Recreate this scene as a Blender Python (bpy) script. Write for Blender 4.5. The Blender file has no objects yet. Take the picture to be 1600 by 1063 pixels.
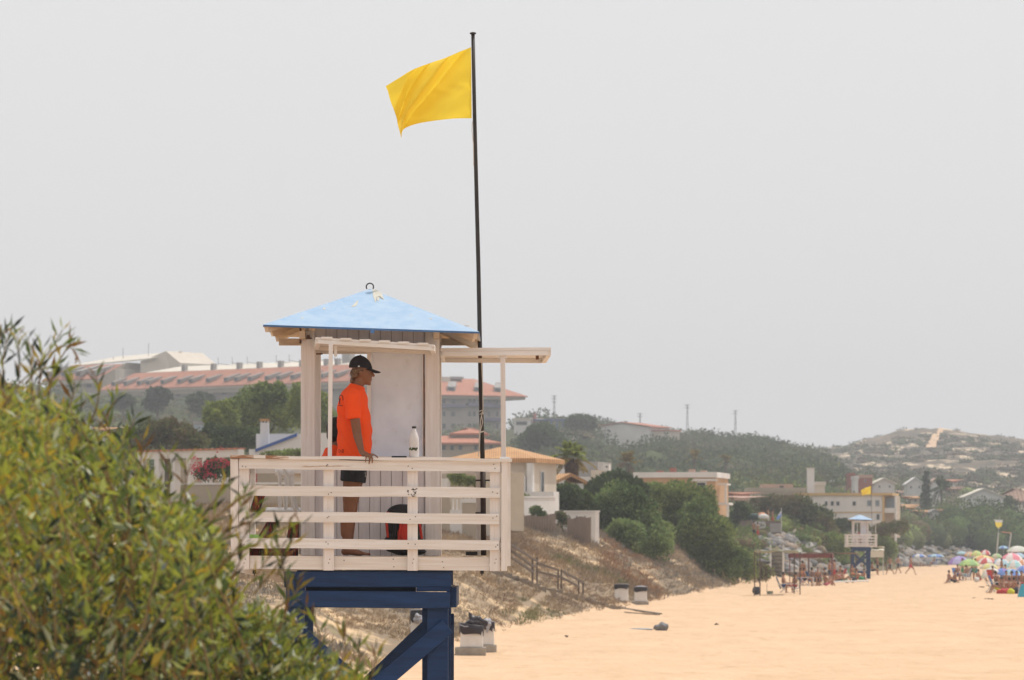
import bpy, bmesh, math, random
import numpy as np
from mathutils import Vector, Matrix, noise
R = math.radians
random.seed(7); rng = np.random.default_rng(7)
F, HX, HY, CH = 7000., 800., 850., 2.83      # focal length in photo pixels, principal column, horizon row, eye height
sc = bpy.context.scene
COL = sc.collection
def at(px, py, Y): return Vector(((px-HX)/F*Y, Y, CH+(HY-py)/F*Y))
def xa(px, Y): return (px-HX)/F*Y
def za(py, Y): return CH+(HY-py)/F*Y
WL = {}                                       # world place of each object's origin
# ---------------------------------------------------------------- materials
MC = {}
def mat(name, col, rough=.75, col2=None, scale=4., var=.12, bump=0., bscale=None, metal=0., spec=.3, transl=0., stretch=None, thr=None, col3=None, thr3=None, scale3=None, coords='Object', detail=5.):
    if name in MC: return MC[name]
    m = bpy.data.materials.new(name); m.use_nodes = True; MC[name] = m
    nt = m.node_tree; N = nt.nodes; L = nt.links
    p = N['Principled BSDF']; out = N['Material Output']
    p.inputs['Roughness'].default_value = rough; p.inputs['Metallic'].default_value = metal
    p.inputs['Specular IOR Level'].default_value = spec
    tc = N.new('ShaderNodeTexCoord'); mp = N.new('ShaderNodeMapping'); L.new(tc.outputs[coords], mp.inputs[0])
    if stretch: mp.inputs['Scale'].default_value = stretch
    nz = N.new('ShaderNodeTexNoise'); nz.inputs['Scale'].default_value = scale; nz.inputs['Detail'].default_value = detail
    nz.inputs['Roughness'].default_value = .62
    L.new(mp.outputs[0], nz.inputs['Vector'])
    cr = N.new('ShaderNodeValToRGB'); L.new(nz.outputs['Fac'], cr.inputs[0])
    c2 = col2 or tuple(c*(1-var) for c in col)
    lo, hi = thr or (.35, .65)
    cr.color_ramp.elements[0].position = lo; cr.color_ramp.elements[1].position = hi
    cr.color_ramp.elements[0].color = (*c2, 1); cr.color_ramp.elements[1].color = (*col, 1)
    last = cr.outputs[0]
    if col3:
        n3 = N.new('ShaderNodeTexNoise'); n3.inputs['Scale'].default_value = scale3 or scale*2.3; n3.inputs['Detail'].default_value = 6.
        n3.inputs['Roughness'].default_value = .65
        mp3 = N.new('ShaderNodeMapping'); mp3.inputs['Location'].default_value = (3.1, 7.7, 1.3)
        if stretch: mp3.inputs['Scale'].default_value = stretch
        L.new(tc.outputs[coords], mp3.inputs[0]); L.new(mp3.outputs[0], n3.inputs['Vector'])
        r3 = N.new('ShaderNodeValToRGB'); a, b = thr3 or (.60, .64)
        r3.color_ramp.elements[0].position = a; r3.color_ramp.elements[1].position = b
        L.new(n3.outputs['Fac'], r3.inputs[0])
        mx = N.new('ShaderNodeMix'); mx.data_type = 'RGBA'
        L.new(r3.outputs[0], mx.inputs[0]); L.new(last, mx.inputs[6]); mx.inputs[7].default_value = (*col3, 1)
        last = mx.outputs[2]
    L.new(last, p.inputs['Base Color'])
    if bump:
        nb = N.new('ShaderNodeTexNoise'); nb.inputs['Scale'].default_value = bscale or scale*4; nb.inputs['Detail'].default_value = 6.
        L.new(mp.outputs[0], nb.inputs['Vector'])
        bp = N.new('ShaderNodeBump'); bp.inputs['Strength'].default_value = min(1., bump*10); bp.inputs['Distance'].default_value = bump
        L.new(nb.outputs['Fac'], bp.inputs['Height']); L.new(bp.outputs[0], p.inputs['Normal'])
    if transl:
        tr = N.new('ShaderNodeBsdfTranslucent'); L.new(last, tr.inputs['Color'])
        ms = N.new('ShaderNodeMixShader'); ms.inputs[0].default_value = transl
        L.new(p.outputs[0], ms.inputs[1]); L.new(tr.outputs[0], ms.inputs[2]); L.new(ms.outputs[0], out.inputs['Surface'])
    return m
# ---------------------------------------------------------------- mesh builder
def sub(v, o): return (v[0]-o[0], v[1]-o[1], v[2]-o[2])
class MB:
    def __init__(s): s.v = []; s.f = []; s.m = []; s.mi = 0
    def add(s, vs, fs):
        o = len(s.v); s.v += [tuple(v) for v in vs]; s.f += [tuple(i+o for i in f) for f in fs]; s.m += [s.mi]*len(fs); return s
    def hexa(s, q):      # eight points, 0-3 bottom ring, 4-7 top ring
        return s.add(q, [(3,2,1,0),(4,5,6,7),(0,1,5,4),(1,2,6,5),(2,3,7,6),(3,0,4,7)])
    def bx(s, x0, x1, y0, y1, z0, z1):
        return s.hexa([(x0,y0,z0),(x1,y0,z0),(x1,y1,z0),(x0,y1,z0),(x0,y0,z1),(x1,y0,z1),(x1,y1,z1),(x0,y1,z1)])
    def beam(s, a, b, w, h, up=(0,0,1)):
        a = Vector(a); b = Vector(b); d = (b-a).normalized(); u = Vector(up)
        if abs(d.dot(u)) > .98: u = Vector((0,1,0))
        r = d.cross(u).normalized(); u = r.cross(d).normalized()
        q = []
        for e in (a, b):
            for i, j in ((-1,-1),(1,-1),(1,1),(-1,1)): q.append(e+r*(w/2*i)+u*(h/2*j))
        return s.hexa(q)
    def slab(s, pts, t):   # four top corners, thickness downwards
        lo = [(p[0],p[1],p[2]-t) for p in pts]; return s.hexa(lo+[tuple(p) for p in pts])
    def tube(s, pts, r, n=8, cap=True):
        pts = [Vector(p) for p in pts]; k = len(pts)
        rs = r if isinstance(r, (list, tuple)) else [r]*k
        vs = []; prev = None
        for i, p in enumerate(pts):
            d = (pts[min(i+1,k-1)]-pts[max(i-1,0)]).normalized()
            ref = Vector((0,0,1)) if abs(d.z) < .9 else Vector((0,1,0))
            a = d.cross(ref).normalized() if prev is None else (prev-d*prev.dot(d)).normalized()
            prev = a; b = d.cross(a)
            for j in range(n):
                t = 2*math.pi*j/n; vs.append(p+(a*math.cos(t)+b*math.sin(t))*rs[i])
        fs = [(i*n+j, i*n+(j+1)%n, (i+1)*n+(j+1)%n, (i+1)*n+j) for i in range(k-1) for j in range(n)]
        if cap: fs += [tuple(range(n))[::-1], tuple((k-1)*n+j for j in range(n))]
        return s.add(vs, fs)
    def lathe(s, c, prof, n=16, sx=1, sy=1):
        vs = []
        for r, z in prof:
            for j in range(n):
                t = 2*math.pi*j/n; vs.append((c[0]+r*math.cos(t)*sx, c[1]+r*math.sin(t)*sy, c[2]+z))
        k = len(prof)
        fs = [(i*n+j, i*n+(j+1)%n, (i+1)*n+(j+1)%n, (i+1)*n+j) for i in range(k-1) for j in range(n)]
        fs += [tuple(range(n))[::-1], tuple((k-1)*n+j for j in range(n))]
        return s.add(vs, fs)
    def ell(s, c, r, n=12, rot=None):
        if not isinstance(r, (tuple, list)): r = (r, r, r)
        vs = []; h = n//2
        for i in range(h+1):
            ph = math.pi*i/h
            for j in range(n):
                t = 2*math.pi*j/n
                v = Vector((math.sin(ph)*math.cos(t)*r[0], math.sin(ph)*math.sin(t)*r[1], math.cos(ph)*r[2]))
                if rot: v = rot @ v
                vs.append(Vector(c)+v)
        fs = [(i*n+j, (i+1)*n+j, (i+1)*n+(j+1)%n, i*n+(j+1)%n) for i in range(h) for j in range(n)]
        return s.add(vs, fs)
    def cap(s, a, b, ra, rb, n=12):
        a = Vector(a); b = Vector(b); pts = []; rs = []; d = (b-a).normalized()
        for k in range(4):
            t = k/4*math.pi/2; pts.append(a-d*ra*math.cos(t)); rs.append(max(ra*math.sin(t), ra*.02))
        pts.append(a); rs.append(ra); pts.append(b); rs.append(rb)
        for k in (3,2,1,0):
            t = k/4*math.pi/2; pts.append(b+d*rb*math.cos(t)); rs.append(max(rb*math.sin(t), rb*.02))
        return s.tube(pts, rs, n)
    def prism(s, outline, y0, y1):   # outline in x,z
        k = len(outline)
        vs = [(x,y0,z) for x,z in outline]+[(x,y1,z) for x,z in outline]
        fs = [tuple(range(k)), tuple(range(2*k-1,k-1,-1))]+[(i,(i+1)%k,k+(i+1)%k,k+i) for i in range(k)]
        return s.add(vs, fs)
    def build(s, name, mats, parent=None, smooth=False, bevel=0., origin=None, fix=True):
        me = bpy.data.meshes.new(name)
        if parent is not None: o = WL[parent.name]
        elif origin is not None: o = origin
        else:
            a = np.array(s.v); lo = a.min(0); hi = a.max(0); o = ((lo[0]+hi[0])/2, (lo[1]+hi[1])/2, lo[2])
        me.from_pydata([sub(v, o) for v in s.v], [], s.f)
        if not isinstance(mats, (list, tuple)): mats = [mats]
        for m in mats: me.materials.append(m)
        me.polygons.foreach_set('material_index', s.m)
        if fix and len(s.f) < 60000:
            bm = bmesh.new(); bm.from_mesh(me); bmesh.ops.recalc_face_normals(bm, faces=bm.faces)
            if bevel: bmesh.ops.bevel(bm, geom=[e for e in bm.edges], offset=bevel, segments=1, affect='EDGES', clamp_overlap=True)
            bm.to_mesh(me); bm.free()
        if smooth: me.polygons.foreach_set('use_smooth', [True]*len(me.polygons))
        return link(name, me, parent, o)
def link(name, me, parent, o):
    ob = bpy.data.objects.new(name, me); COL.objects.link(ob)
    if parent is not None: ob.parent = parent; WL[ob.name] = WL[parent.name]
    else: ob.location = o; WL[ob.name] = tuple(o)
    return ob
def tag(o, label=None, cat=None, group=None, kind=None):
    for k, v in (('label', label), ('category', cat), ('group', group), ('kind', kind)):
        if v: o[k] = v
    return o
def thing(name, loc, label, cat, group=None):
    o = bpy.data.objects.new(name, None); COL.objects.link(o); o.location = loc; o.empty_display_size = .3
    WL[o.name] = tuple(loc); return tag(o, label, cat, group)
def kids(o): return [c for c in bpy.data.objects if c.parent == o]
def dup(o, loc, rz=0., label=None, group=None, scale=None, parent=None, swap=None):
    c = o.copy(); COL.objects.link(c)
    if parent is not None: c.parent = parent
    else:
        c.location = loc; c.rotation_euler = (0, 0, rz); WL[c.name] = tuple(loc)
        if scale: c.scale = (scale,)*3 if not isinstance(scale, tuple) else scale
        if label: c['label'] = label
        if group: c['group'] = group
        elif 'group' in c and group == '': del c['group']
    if swap and c.type == 'MESH':
        for i, sl in enumerate(c.material_slots):
            if sl.material and sl.material.name in swap:
                n = swap[sl.material.name]; sl.link = 'OBJECT'; sl.material = n
    for k in KIDS.get(o.name, None) or kids(o): dup(k, None, parent=c, swap=swap)
    return c
KIDS = {}
def organic(name, mb, voxel, mats, parent=None, origin=None, it=4, fac=.6, displace=None):
    ob = mb.build(name+'_tmp', mats, origin=(0,0,0), fix=False)
    md = ob.modifiers.new('r', 'REMESH'); md.mode = 'VOXEL'; md.voxel_size = voxel; md.use_smooth_shade = True
    if it:
        sm = ob.modifiers.new('s', 'SMOOTH'); sm.iterations = it; sm.factor = fac
    dg = bpy.context.evaluated_depsgraph_get(); dg.update()
    me = bpy.data.meshes.new_from_object(ob.evaluated_get(dg))
    old = ob.data; bpy.data.objects.remove(ob); bpy.data.meshes.remove(old)
    n = len(me.vertices); co = np.empty(n*3); me.vertices.foreach_get('co', co); co = co.reshape(-1, 3)
    if displace is not None: co = displace(co)
    o = WL[parent.name] if parent is not None else (origin if origin is not None else ((co[:,0].min()+co[:,0].max())/2, (co[:,1].min()+co[:,1].max())/2, co[:,2].min()))
    me.vertices.foreach_set('co', (co-np.array(o)).ravel()); me.update()
    me.name = name
    me.materials.clear()
    for m in (mats if isinstance(mats, (list, tuple)) else [mats]): me.materials.append(m)
    return link(name, me, parent, o)
def fastmesh(name, V, Fq, mi, mats, parent=None, origin=(0,0,0), smooth=False):
    """V (n,3), Fq (m,k) faces all of k corners"""
    me = bpy.data.meshes.new(name); o = WL[parent.name] if parent is not None else origin
    k = Fq.shape[1]; me.vertices.add(len(V)); me.vertices.foreach_set('co', (V-np.array(o)).astype(np.float32).ravel())
    me.loops.add(Fq.size); me.loops.foreach_set('vertex_index', Fq.astype(np.int32).ravel())
    me.polygons.add(len(Fq)); me.polygons.foreach_set('loop_start', np.arange(0, Fq.size, k, dtype=np.int32))
    for m in mats: me.materials.append(m)
    me.polygons.foreach_set('material_index', np.asarray(mi, dtype=np.int32))
    if smooth: me.polygons.foreach_set('use_smooth', np.ones(len(Fq), dtype=bool))
    me.update(calc_edges=True); me.validate()
    return link(name, me, parent, o)
# ================================================================ camera, light, air
cam = bpy.data.cameras.new('camera'); co_ = bpy.data.objects.new('camera', cam); COL.objects.link(co_)
co_.location = (0, 0, CH); co_.rotation_euler = (R(90), 0, 0)
cam.sensor_width = 36; cam.lens = 36*F/1600; cam.shift_y = (HY-531.5)/1600; cam.clip_end = 12000; cam.clip_start = .1
cam.dof.use_dof = True; cam.dof.focus_distance = 40.6; cam.dof.aperture_fstop = 9.
sc.camera = co_
SUN_EL, SUN_AZ = 64., 52.       # sun ahead of the camera and to its right
sd = bpy.data.lights.new('sun', 'SUN'); sd.energy = 3.1; sd.angle = R(.6); sd.color = (1., .955, .90)
so = bpy.data.objects.new('sun', sd); COL.objects.link(so)
dv = Vector((math.sin(R(SUN_AZ))*math.cos(R(SUN_EL)), math.cos(R(SUN_AZ))*math.cos(R(SUN_EL)), math.sin(R(SUN_EL))))
so.rotation_euler = (-dv).to_track_quat('-Z', 'Y').to_euler()
w = bpy.data.worlds.new('World'); sc.world = w; w.use_nodes = True
nt = w.node_tree; bg = nt.nodes['Background']
sky = nt.nodes.new('ShaderNodeTexSky'); sky.sky_type = 'NISHITA'; sky.sun_disc = False
sky.sun_elevation = R(SUN_EL); sky.sun_rotation = R(SUN_AZ); sky.dust_density = 6.; sky.air_density = 1.; sky.ozone_density = 1.
hs = nt.nodes.new('ShaderNodeHueSaturation'); hs.inputs['Saturation'].default_value = .12
mixb = nt.nodes.new('ShaderNodeMix'); mixb.data_type = 'RGBA'; mixb.inputs[0].default_value = .72
mixb.inputs[7].default_value = (10.2, 10.15, 10.25, 1)
nt.links.new(sky.outputs[0], hs.inputs['Color']); nt.links.new(hs.outputs[0], mixb.inputs[6]); nt.links.new(mixb.outputs[2], bg.inputs[0])
bg.inputs[1].default_value = .1
sc.view_settings.view_transform = 'Standard'; sc.view_settings.look = 'None'; sc.view_settings.exposure = 0.; sc.view_settings.gamma = 1.
sc.cycles.max_bounces = 6; sc.cycles.diffuse_bounces = 3; sc.cycles.glossy_bounces = 2; sc.cycles.transmission_bounces = 4
sc.cycles.volume_bounces = 0; sc.cycles.transparent_max_bounces = 8; sc.cycles.use_denoising = True
sc.cycles.use_adaptive_sampling = True; sc.cycles.adaptive_threshold = .015
hz = MB().bx(-900, 1100, -60, 1900, -3, 75).build('haze', [bpy.data.materials.new('haze_air')], origin=(0,0,0), fix=False)
tag(hz, kind='stuff')
hm = hz.data.materials[0]; hm.use_nodes = True; hm.node_tree.nodes.remove(hm.node_tree.nodes['Principled BSDF'])
pv = hm.node_tree.nodes.new('ShaderNodeVolumePrincipled'); pv.inputs['Color'].default_value = (.90, .91, .94, 1)
pv.inputs['Density'].default_value = .00034; pv.inputs['Anisotropy'].default_value = .0
hm.node_tree.links.new(pv.outputs[0], hm.node_tree.nodes['Material Output'].inputs['Volume'])
# ================================================================ lifeguard tower
PW = mat('white_paint', (.76,.735,.725), .6, scale=2.2, col2=(.70,.65,.60), stretch=(1,1,1), bump=.0015, bscale=40, col3=(.36,.22,.13), thr3=(.71,.73), scale3=5)
PWH = mat('white_paint_grain', (.76,.735,.725), .6, scale=3, col2=(.66,.60,.55), stretch=(.6,4,14), bump=.0012, bscale=14, col3=(.40,.26,.17), thr3=(.70,.73), scale3=1.6)
PWV = mat('white_paint_upright', (.76,.72,.705), .6, scale=3, col2=(.66,.60,.56), stretch=(14,4,.6), bump=.0012, bscale=14, col3=(.42,.28,.2), thr3=(.72,.75), scale3=1.6)
WORN = mat('worn_timber', (.74,.66,.58), .7, scale=1.2, col2=(.32,.17,.10), stretch=(1,3,6), thr=(.46,.52), bump=.002, bscale=20)
DARK = mat('dark_iron', (.035,.03,.03), .5, var=.4, scale=8)
RUST = mat('rusty_iron', (.22,.10,.05), .8, col2=(.07,.04,.03), scale=14)
BLUE = mat('navy_paint', (.009,.040,.130), .6, scale=2, col2=(.006,.025,.080), stretch=(1,4,9), bump=.0015, bscale=12, col3=(.16,.2,.28), thr3=(.76,.78), scale3=4)
ROOFB = mat('pale_blue_roof', (.27,.40,.56), .6, scale=7, col2=(.35,.46,.58), bump=.001, bscale=9, col3=(.55,.55,.5), thr3=(.70,.74), scale3=11)
PEEL = mat('peeled_patch', (.55,.53,.46), .8, var=.2, scale=20)
EDGE = mat('blue_edge', (.08,.17,.34), .5, var=.3, scale=6)
PLY = mat('weathered_ply', (.66,.53,.40), .8, scale=3, col2=(.5,.38,.27), stretch=(2,2,8))
SHEET = mat('milky_sheet', (.93,.95,1.0), .45, scale=3.5, col2=(.84,.86,.92), transl=.72, stretch=(1.2,1,.9), col3=(.8,.8,.82), thr3=(.58,.72), scale3=8)
T = 175.
def X(px): return (px-800)/T
def Z(py): return CH+(850-py)/T
def yx(px, Y): return xa(px, Y)
tw = thing('lifeguard_tower', (-1.29, 41.2, 0), 'large near white lifeguard tower with pale blue roof on navy blue legs', 'lifeguard tower', 'lifeguard towers along the beach')
def nails(mb, pts, y):
    mb.mi = 1
    for x, z in pts: mb.bx(x-.0038, x+.0038, y-.002, y+.004, z-.0045, z+.0045)
    mb.mi = 0
# front guard rail: four boards over uprights
rail = [(717.5,732.7,721.6,737.6),(758.7,774.5,762,778),(799.4,815,803,819.5),(840.6,856.5,845,860)]
for k, (a0,a1,b0,b1) in enumerate(rail):
    mb = MB(); x0, x1 = X(373.5), X(781.5+(-k*.6)); t0 = Z(a0); l0 = Z(a1); t1 = Z(b0); l1 = Z(b1)
    n = 14; top = []; bot = []
    for i in range(n+1):
        u = i/n; wob = .003*math.sin(u*9+k*2)+.002*math.sin(u*23+k)
        top.append((x0+(x1-x0)*u, t0+(t1-t0)*u+wob)); bot.append((x0+(x1-x0)*u, l0+(l1-l0)*u+wob*.6+.002*math.sin(u*17+k*3)))
    for i in range(n):
        (xa_, za_), (xb_, zb_) = top[i], top[i+1]; (_, zc_), (_, zd_) = bot[i], bot[i+1]
        vs = [(xa_,40,za_),(xb_,40,zb_),(xb_,40,zd_),(xa_,40,zc_),(xa_,40.03,za_),(xb_,40.03,zb_),(xb_,40.03,zd_),(xa_,40.03,zc_)]
        fs = [(0,1,2,3),(7,6,5,4),(0,4,5,1),(3,2,6,7)]
        if i == 0: fs.append((0,3,7,4))
        if i == n-1: fs.append((1,5,6,2))
        mb.add(vs, fs)
    zz = (t0+l0)/2
    nails(mb, [(X(p)+random.uniform(-.02,.02), Z((a0+a1)/2+(b0-a0)*((p-373)/410))+random.uniform(-.03,.03)) for p in (380,383,510,515,641,647,772,776)], 40.0)
    mb.build('rail_board', [PWH, DARK], tw)
for px0, px1, pt, pb in ((373.2,389,733,890),(505,521.5,733,891.6),(636.6,652.4,734,892),(765.5,781,737,892.5)):
    mb = MB().bx(X(px0), X(px1), 40.031, 40.075, Z(pb), Z(pt)+.08); nails(mb, [(X((px0+px1)/2), Z(880)), (X((px0+px1)/2)+.01, Z(874))], 40.031)
    mb.build('upright', [PWV, RUST], tw, fix=True)
for px0, px1, pt, pb in ((359.8,372.8,717,889.5),(782.2,792.6,721,892.5)):
    MB().beam((X((px0+px1)/2)-(.0 if px0>600 else -.004),40.03,Z(pb)), (X((px0+px1)/2)+(.006 if px0>600 else -.002),40.03,Z(pt)), .06+ (px1-px0)/T-.065, .07).build('corner_post', PWV, tw, bevel=.004)
mb = MB().beam((X(389.5),40.095,Z(878.8)), (X(765),40.095,Z(881.6)), .03, .118); nails(mb, [(X(p), Z(q)) for p, q in ((437,884),(537,876),(614,874),(615,886),(691,878),(693,887))], 40.079)
mb.build('deck_fascia', [PWH, DARK], tw)
mb = MB(); n = 24
for i in range(n):
    u0, u1 = i/n, (i+1)/n; x0 = X(360)+(X(800)-X(360))*u0; x1 = X(360)+(X(800)-X(360))*u1
    def zt(u): return Z(711.5)+(Z(716.8)-Z(711.5))*u+.004*math.sin(u*19)
    mb.mi = 1 if u0 < .24 and (i % 3 != 2) else 0
    mb.hexa([(x0,39.975,zt(u0)-.028),(x1,39.975,zt(u1)-.028),(x1,40.12,zt(u1)-.028),(x0,40.12,zt(u0)-.028),(x0,39.975,zt(u0)),(x1,39.975,zt(u1)),(x1,40.12,zt(u1)),(x0,40.12,zt(u0))])
mb.build('top_rail', [PWH, WORN], tw, fix=False)
# deck floor of boards
mb = MB()
for i in range(17):
    y = 40.13+i*.135; mb.bx(-2.47, -.06, y, y+.128, 2.685, 2.715)
mb.build('deck_floor', PLY, tw)
mb = MB()
for x in (-2.45, -1.66, -.85, -.1): mb.bx(x-.03, x+.03, 40.13, 42.4, 2.60, 2.683)
mb.build('deck_joists', PWH, tw)
# scribbled marks on the second board
for pts in ([(645,763),(647,766),(652,763.5)],[(643,765),(647,765.5)],[(646,768),(649,771),(646,774)],[(650,768),(649,772)],[(642,772),(645,776),(649,775)],[(637,766),(638,770)],[(636,768),(639,767)]):
    MB().tube([(X(px), 39.999, Z(py)) for px, py in pts], .0035, 4).build('scribble', DARK, tw)
# side and back rails
zr = [(Z((a+c)/2), Z((b+d)/2)) for a, b, c, d in rail]
for sx, xx in ((0,-2.50),(1,-.088)):
    for zt_, zb_ in zr:
        MB().bx(xx, xx+.026, 40.08, 42.36, zb_, zt_).build('side_rail_board', PW, tw)
    MB().bx(xx-.02, xx+.07, 40.125, 42.38, Z(714)-.026, Z(714)+.002).build('side_top_rail', PW, tw)
    MB().bx(xx+.027, xx+.075, 42.28, 42.36, 2.62, Z(718)).build('rear_post', PW, tw)
    MB().bx(xx+.027, xx+.07, 41.2, 41.27, 2.72, Z(718)).build('rear_post', PW, tw)
    MB().bx(xx, xx+.026, 40.1, 42.4, 2.60, 2.714).build('side_fascia', PW, tw)
for zt_, zb_ in zr[:1]+zr[3:]:
    MB().bx(-2.46, -.06, 42.365, 42.39, zb_+.01, zt_-.03).build('rear_rail_board', PW, tw)
MB().bx(yx(743.5,42.4), yx(751,42.4), 42.29, 42.36, 2.72, 3.6).build('rear_post', PW, tw)
for px, py in ((396,896),(753,896)): MB().bx(X(px)-.016, X(px)+.016, 40.14, 40.17, Z(py+1), Z(py-5)).bx(X(px)-.005, X(px)+.005, 40.15, 40.16, Z(py+4), Z(py)+.003).build('deck_bolt', DARK, tw)
# cabin
CY0, CY1 = 41.0, 42.27; cx0, cx1 = yx(470,41), yx(686.5,41); wz = 3.60
postz = 4.78
for x0, y0 in ((cx0,CY0),(cx1-.13,CY0),(cx0,CY1-.1),(cx1-.13,CY1-.1)):
    MB().bx(x0, x0+.13, y0, y0+.1, 2.716, postz).build('cabin_post', PWV, tw, bevel=.006)
def cladding(x0, x1, z0, z1, y, step=.1, axis=0, th=.018):
    mb = MB(); p = x0; k = 0
    while p < x1-.001:
        q = min(p+step-.005, x1); dy = .0015*(k % 3)
        if axis == 0: mb.bx(p, q, y+dy, y+th, z0, z1)
        else: mb.bx(y+dy, y+th, p, q, z0, z1)
        p += step; k += 1
    mb.mi = 1
    if axis == 0: mb.bx(x0, x1, y+th, y+th+.01, z0, z1)
    else: mb.bx(y+th, y+th+.01, x0, x1, z0, z1)
    return mb
GRO = mat('groove_shadow_board', (.36,.29,.27), .9)
LIL = mat('lilac_white_boards', (.70,.66,.67), .6, scale=2.5, col2=(.60,.55,.56), stretch=(9,4,.6), bump=.001)
cladding(cx0+.131, cx1-.131, 2.72, wz, CY0+.03).build('front_cladding', [LIL, GRO], tw)
cladding(cx0+.131, cx1-.131, 4.645, 4.82, CY0+.03).build('upper_cladding', [LIL, GRO], tw)
cladding(cx0+.131, cx1-.131, 2.72, wz, CY1-.05).build('rear_cladding', [LIL, GRO], tw)
MB().bx(cx0+.131, cx1-.131, CY1-.06, CY1-.02, 4.62, 4.82).build('rear_header', PW, tw)
cladding(CY0+.101, CY1-.101, 2.72, wz, cx0+.03, axis=1).build('side_cladding', [LIL, GRO], tw)
cladding(CY0+.101, CY1-.101, 2.72, wz, cx1-.06, axis=1).build('side_cladding', [LIL, GRO], tw)
for x in (cx0+.03, cx1-.07): MB().bx(x, x+.04, CY0+.101, CY1-.101, 4.62, 4.82).build('side_header', PW, tw)
MB().bx(cx0+.1, cx1-.1, CY0-.03, CY0+.08, wz, wz+.03).build('window_sill', PW, tw)
mb = MB().bx(yx(573.5,41.06), yx(580,41.06), CY0+.03, CY0+.07, wz+.03, 4.64); mb.bx(yx(660,41.06), yx(664,41.06), CY0+.02, CY0+.06, wz+.03, 4.64)
mb.bx(yx(493,41.06), yx(664,41.06), CY0+.08, CY0+.11, 4.60, 4.643); fr = mb.build('window_frame', PWV, tw)
MB().bx(yx(580.3,41.06), yx(659.6,41.06), CY0+.045, CY0+.05, wz+.031, 4.598).build('milky_pane', SHEET, fr)
MB().bx(yx(661.5,41), yx(663.5,41), CY0+.012, CY0+.019, wz+.03, 4.60).build('rusty_strip', RUST, fr)
# interior pole-like brackets at the hut's head
mb = MB()
for x0,x1,py in ((495,510,546),(494,504,553)): mb.bx(yx(x0,41.2), yx(x1,41.2), 41.2, 41.22, za(py+1.2,41.2), za(py-1,41.2))
mb.build('iron_latch', RUST, tw)
# front shutter propped open
def awning(name, A, B, C, D, th, frame, parent, bw=.032, inset=.02):
    o = MB().slab([A,B,C,D], th).build(name, PWH, parent)
    A,B,C,D = [Vector(p)-Vector((0,0,th+.001)) for p in (A,B,C,D)]
    c = (A+B+C+D)/4
    mb = MB()
    for p, q in ((A,B),(B,C),(C,D),(D,A)):
        p = p+(c-p)*inset*2; q = q+(c-q)*inset*2
        mb.beam(p-Vector((0,0,bw/2)), q-Vector((0,0,bw/2)), .04, bw)
    mb.build('shutter_frame', PW, o); return o
A = at(493,527,40.22); B = at(679,538.5,40.22); C = at(682,551-6,41.0); D = at(491,537.5,41.0)
aw = awning('front_shutter', A, B, C, D, .022, None, tw)
for i in range(6): x = A.x+(B.x-A.x)*(i+.3)/6.2; MB().bx(x, x+.10, 40.205, 40.218, A.z-.012+(B.z-A.z)*(i+.3)/6.2, A.z+.006+(B.z-A.z)*(i+.3)/6.2).build('edge_flashing', PW, aw)
MB().beam((X(514.4),40.13,Z(713.5)), (X(515.5),40.20,Z(536)), .036, .036).build('shutter_prop', PWV, tw)
MB().bx(X(520), X(524.5), 40.3, 40.33, Z(555), Z(538)).build('shutter_bracket', PW, tw)
A = at(688,544,41.05); B = at(861,543,41.05); C = at(853,556,42.2); D = at(689,555,42.2)
awning('side_shutter', A, B, C, D, .03, None, tw, bw=.04)
MB().beam((yx(787,41.1),41.1,3.612), (yx(785.5,41.1),41.1,za(551,41.1)), .045, .045).build('shutter_prop', PWV, tw)
MB().bx(yx(778,41.1), yx(792.5,41.1), 41.08, 41.13, za(560,41.1), za(552,41.1)).build('shutter_bracket', PW, tw)
for x0, x1, t, b_ in ((837,842,562,552),(747,753,560,549)): MB().bx(yx(x0,41.4), yx(x1,41.4), 41.4, 41.42, za(t,41.4), za(b_,41.4)).build('shutter_latch', RUST, tw)
# roof
FL = at(411,507.5,40.6); FR = at(749,518.5,40.6); AP = at(578,451.5,41.58); BL = Vector((FL.x,42.56,FL.z)); BR = Vector((FR.x,42.56,FR.z))
mb = MB(); th = Vector((0,0,.014))
for a, b in ((FL,FR),(FR,BR),(BR,BL),(BL,FL)):
    n = 16
    for i in range(n):
        for j in range(n):
            def P(i, j): u = i/n; v = j/n; e = a+(b-a)*u; p = e+(AP-e)*v; return p+Vector((0,0,.0008*math.sin(p.x*17+p.y*9)*(1-v)*min(1, v*5)))
            mb.add([P(i,j), P(i+1,j), P(i+1,j+1), P(i,j+1)], [(0,1,2,3)])
mb.mi = 1
for a, b in ((FL,FR),(FR,BR),(BR,BL),(BL,FL)):
    mb.add([a-th*1.3, b-th*1.3, AP-th*2.2], [(0,1,2)])
mb.mi = 2
for a, b in ((FL,FR),(FR,BR),(BR,BL),(BL,FL)):
    mb.add([a, b, b-th*1.3, a-th*1.3], [(0,1,2,3)])
def onface(px, py):
    # point on the front roof slope seen at a pixel
    e = (FR-FL).cross(AP-FL).normalized(); d = Vector(((px-800)/F, 1, (850-py)/F)); o = Vector((0,0,CH))
    t = (FL-o).dot(e)/d.dot(e); return o+d*t-e*(.0018 if e.y > 0 else -.0018)
roof = mb.build('roof', [ROOFB, PLY, EDGE], tw, fix=False)
def patch(pts): 
    return [onface(*p) for p in pts]
mb = MB()
for pts in ([(582,453),(588,453),(597,459),(600,469),(594,463),(591,472),(588,466),(587,474),(583,463)], [(548,479),(552,477),(558,470),(560,470),(558,477),(553,480)], [(504,482),(508,481),(509,484),(505,484)], [(470,497),(474,496),(473,499)], [(640,493),(644,492),(643,494)], [(671,497),(676,498),(673,500)]):
    q = patch(pts); c = sum(q, Vector())/len(q)
    MB().add(q+[c], [(i, (i+1)%len(q), len(q)) for i in range(len(q))]).build('peeled_paint', PEEL, roof, fix=False)
mb = MB()
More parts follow.
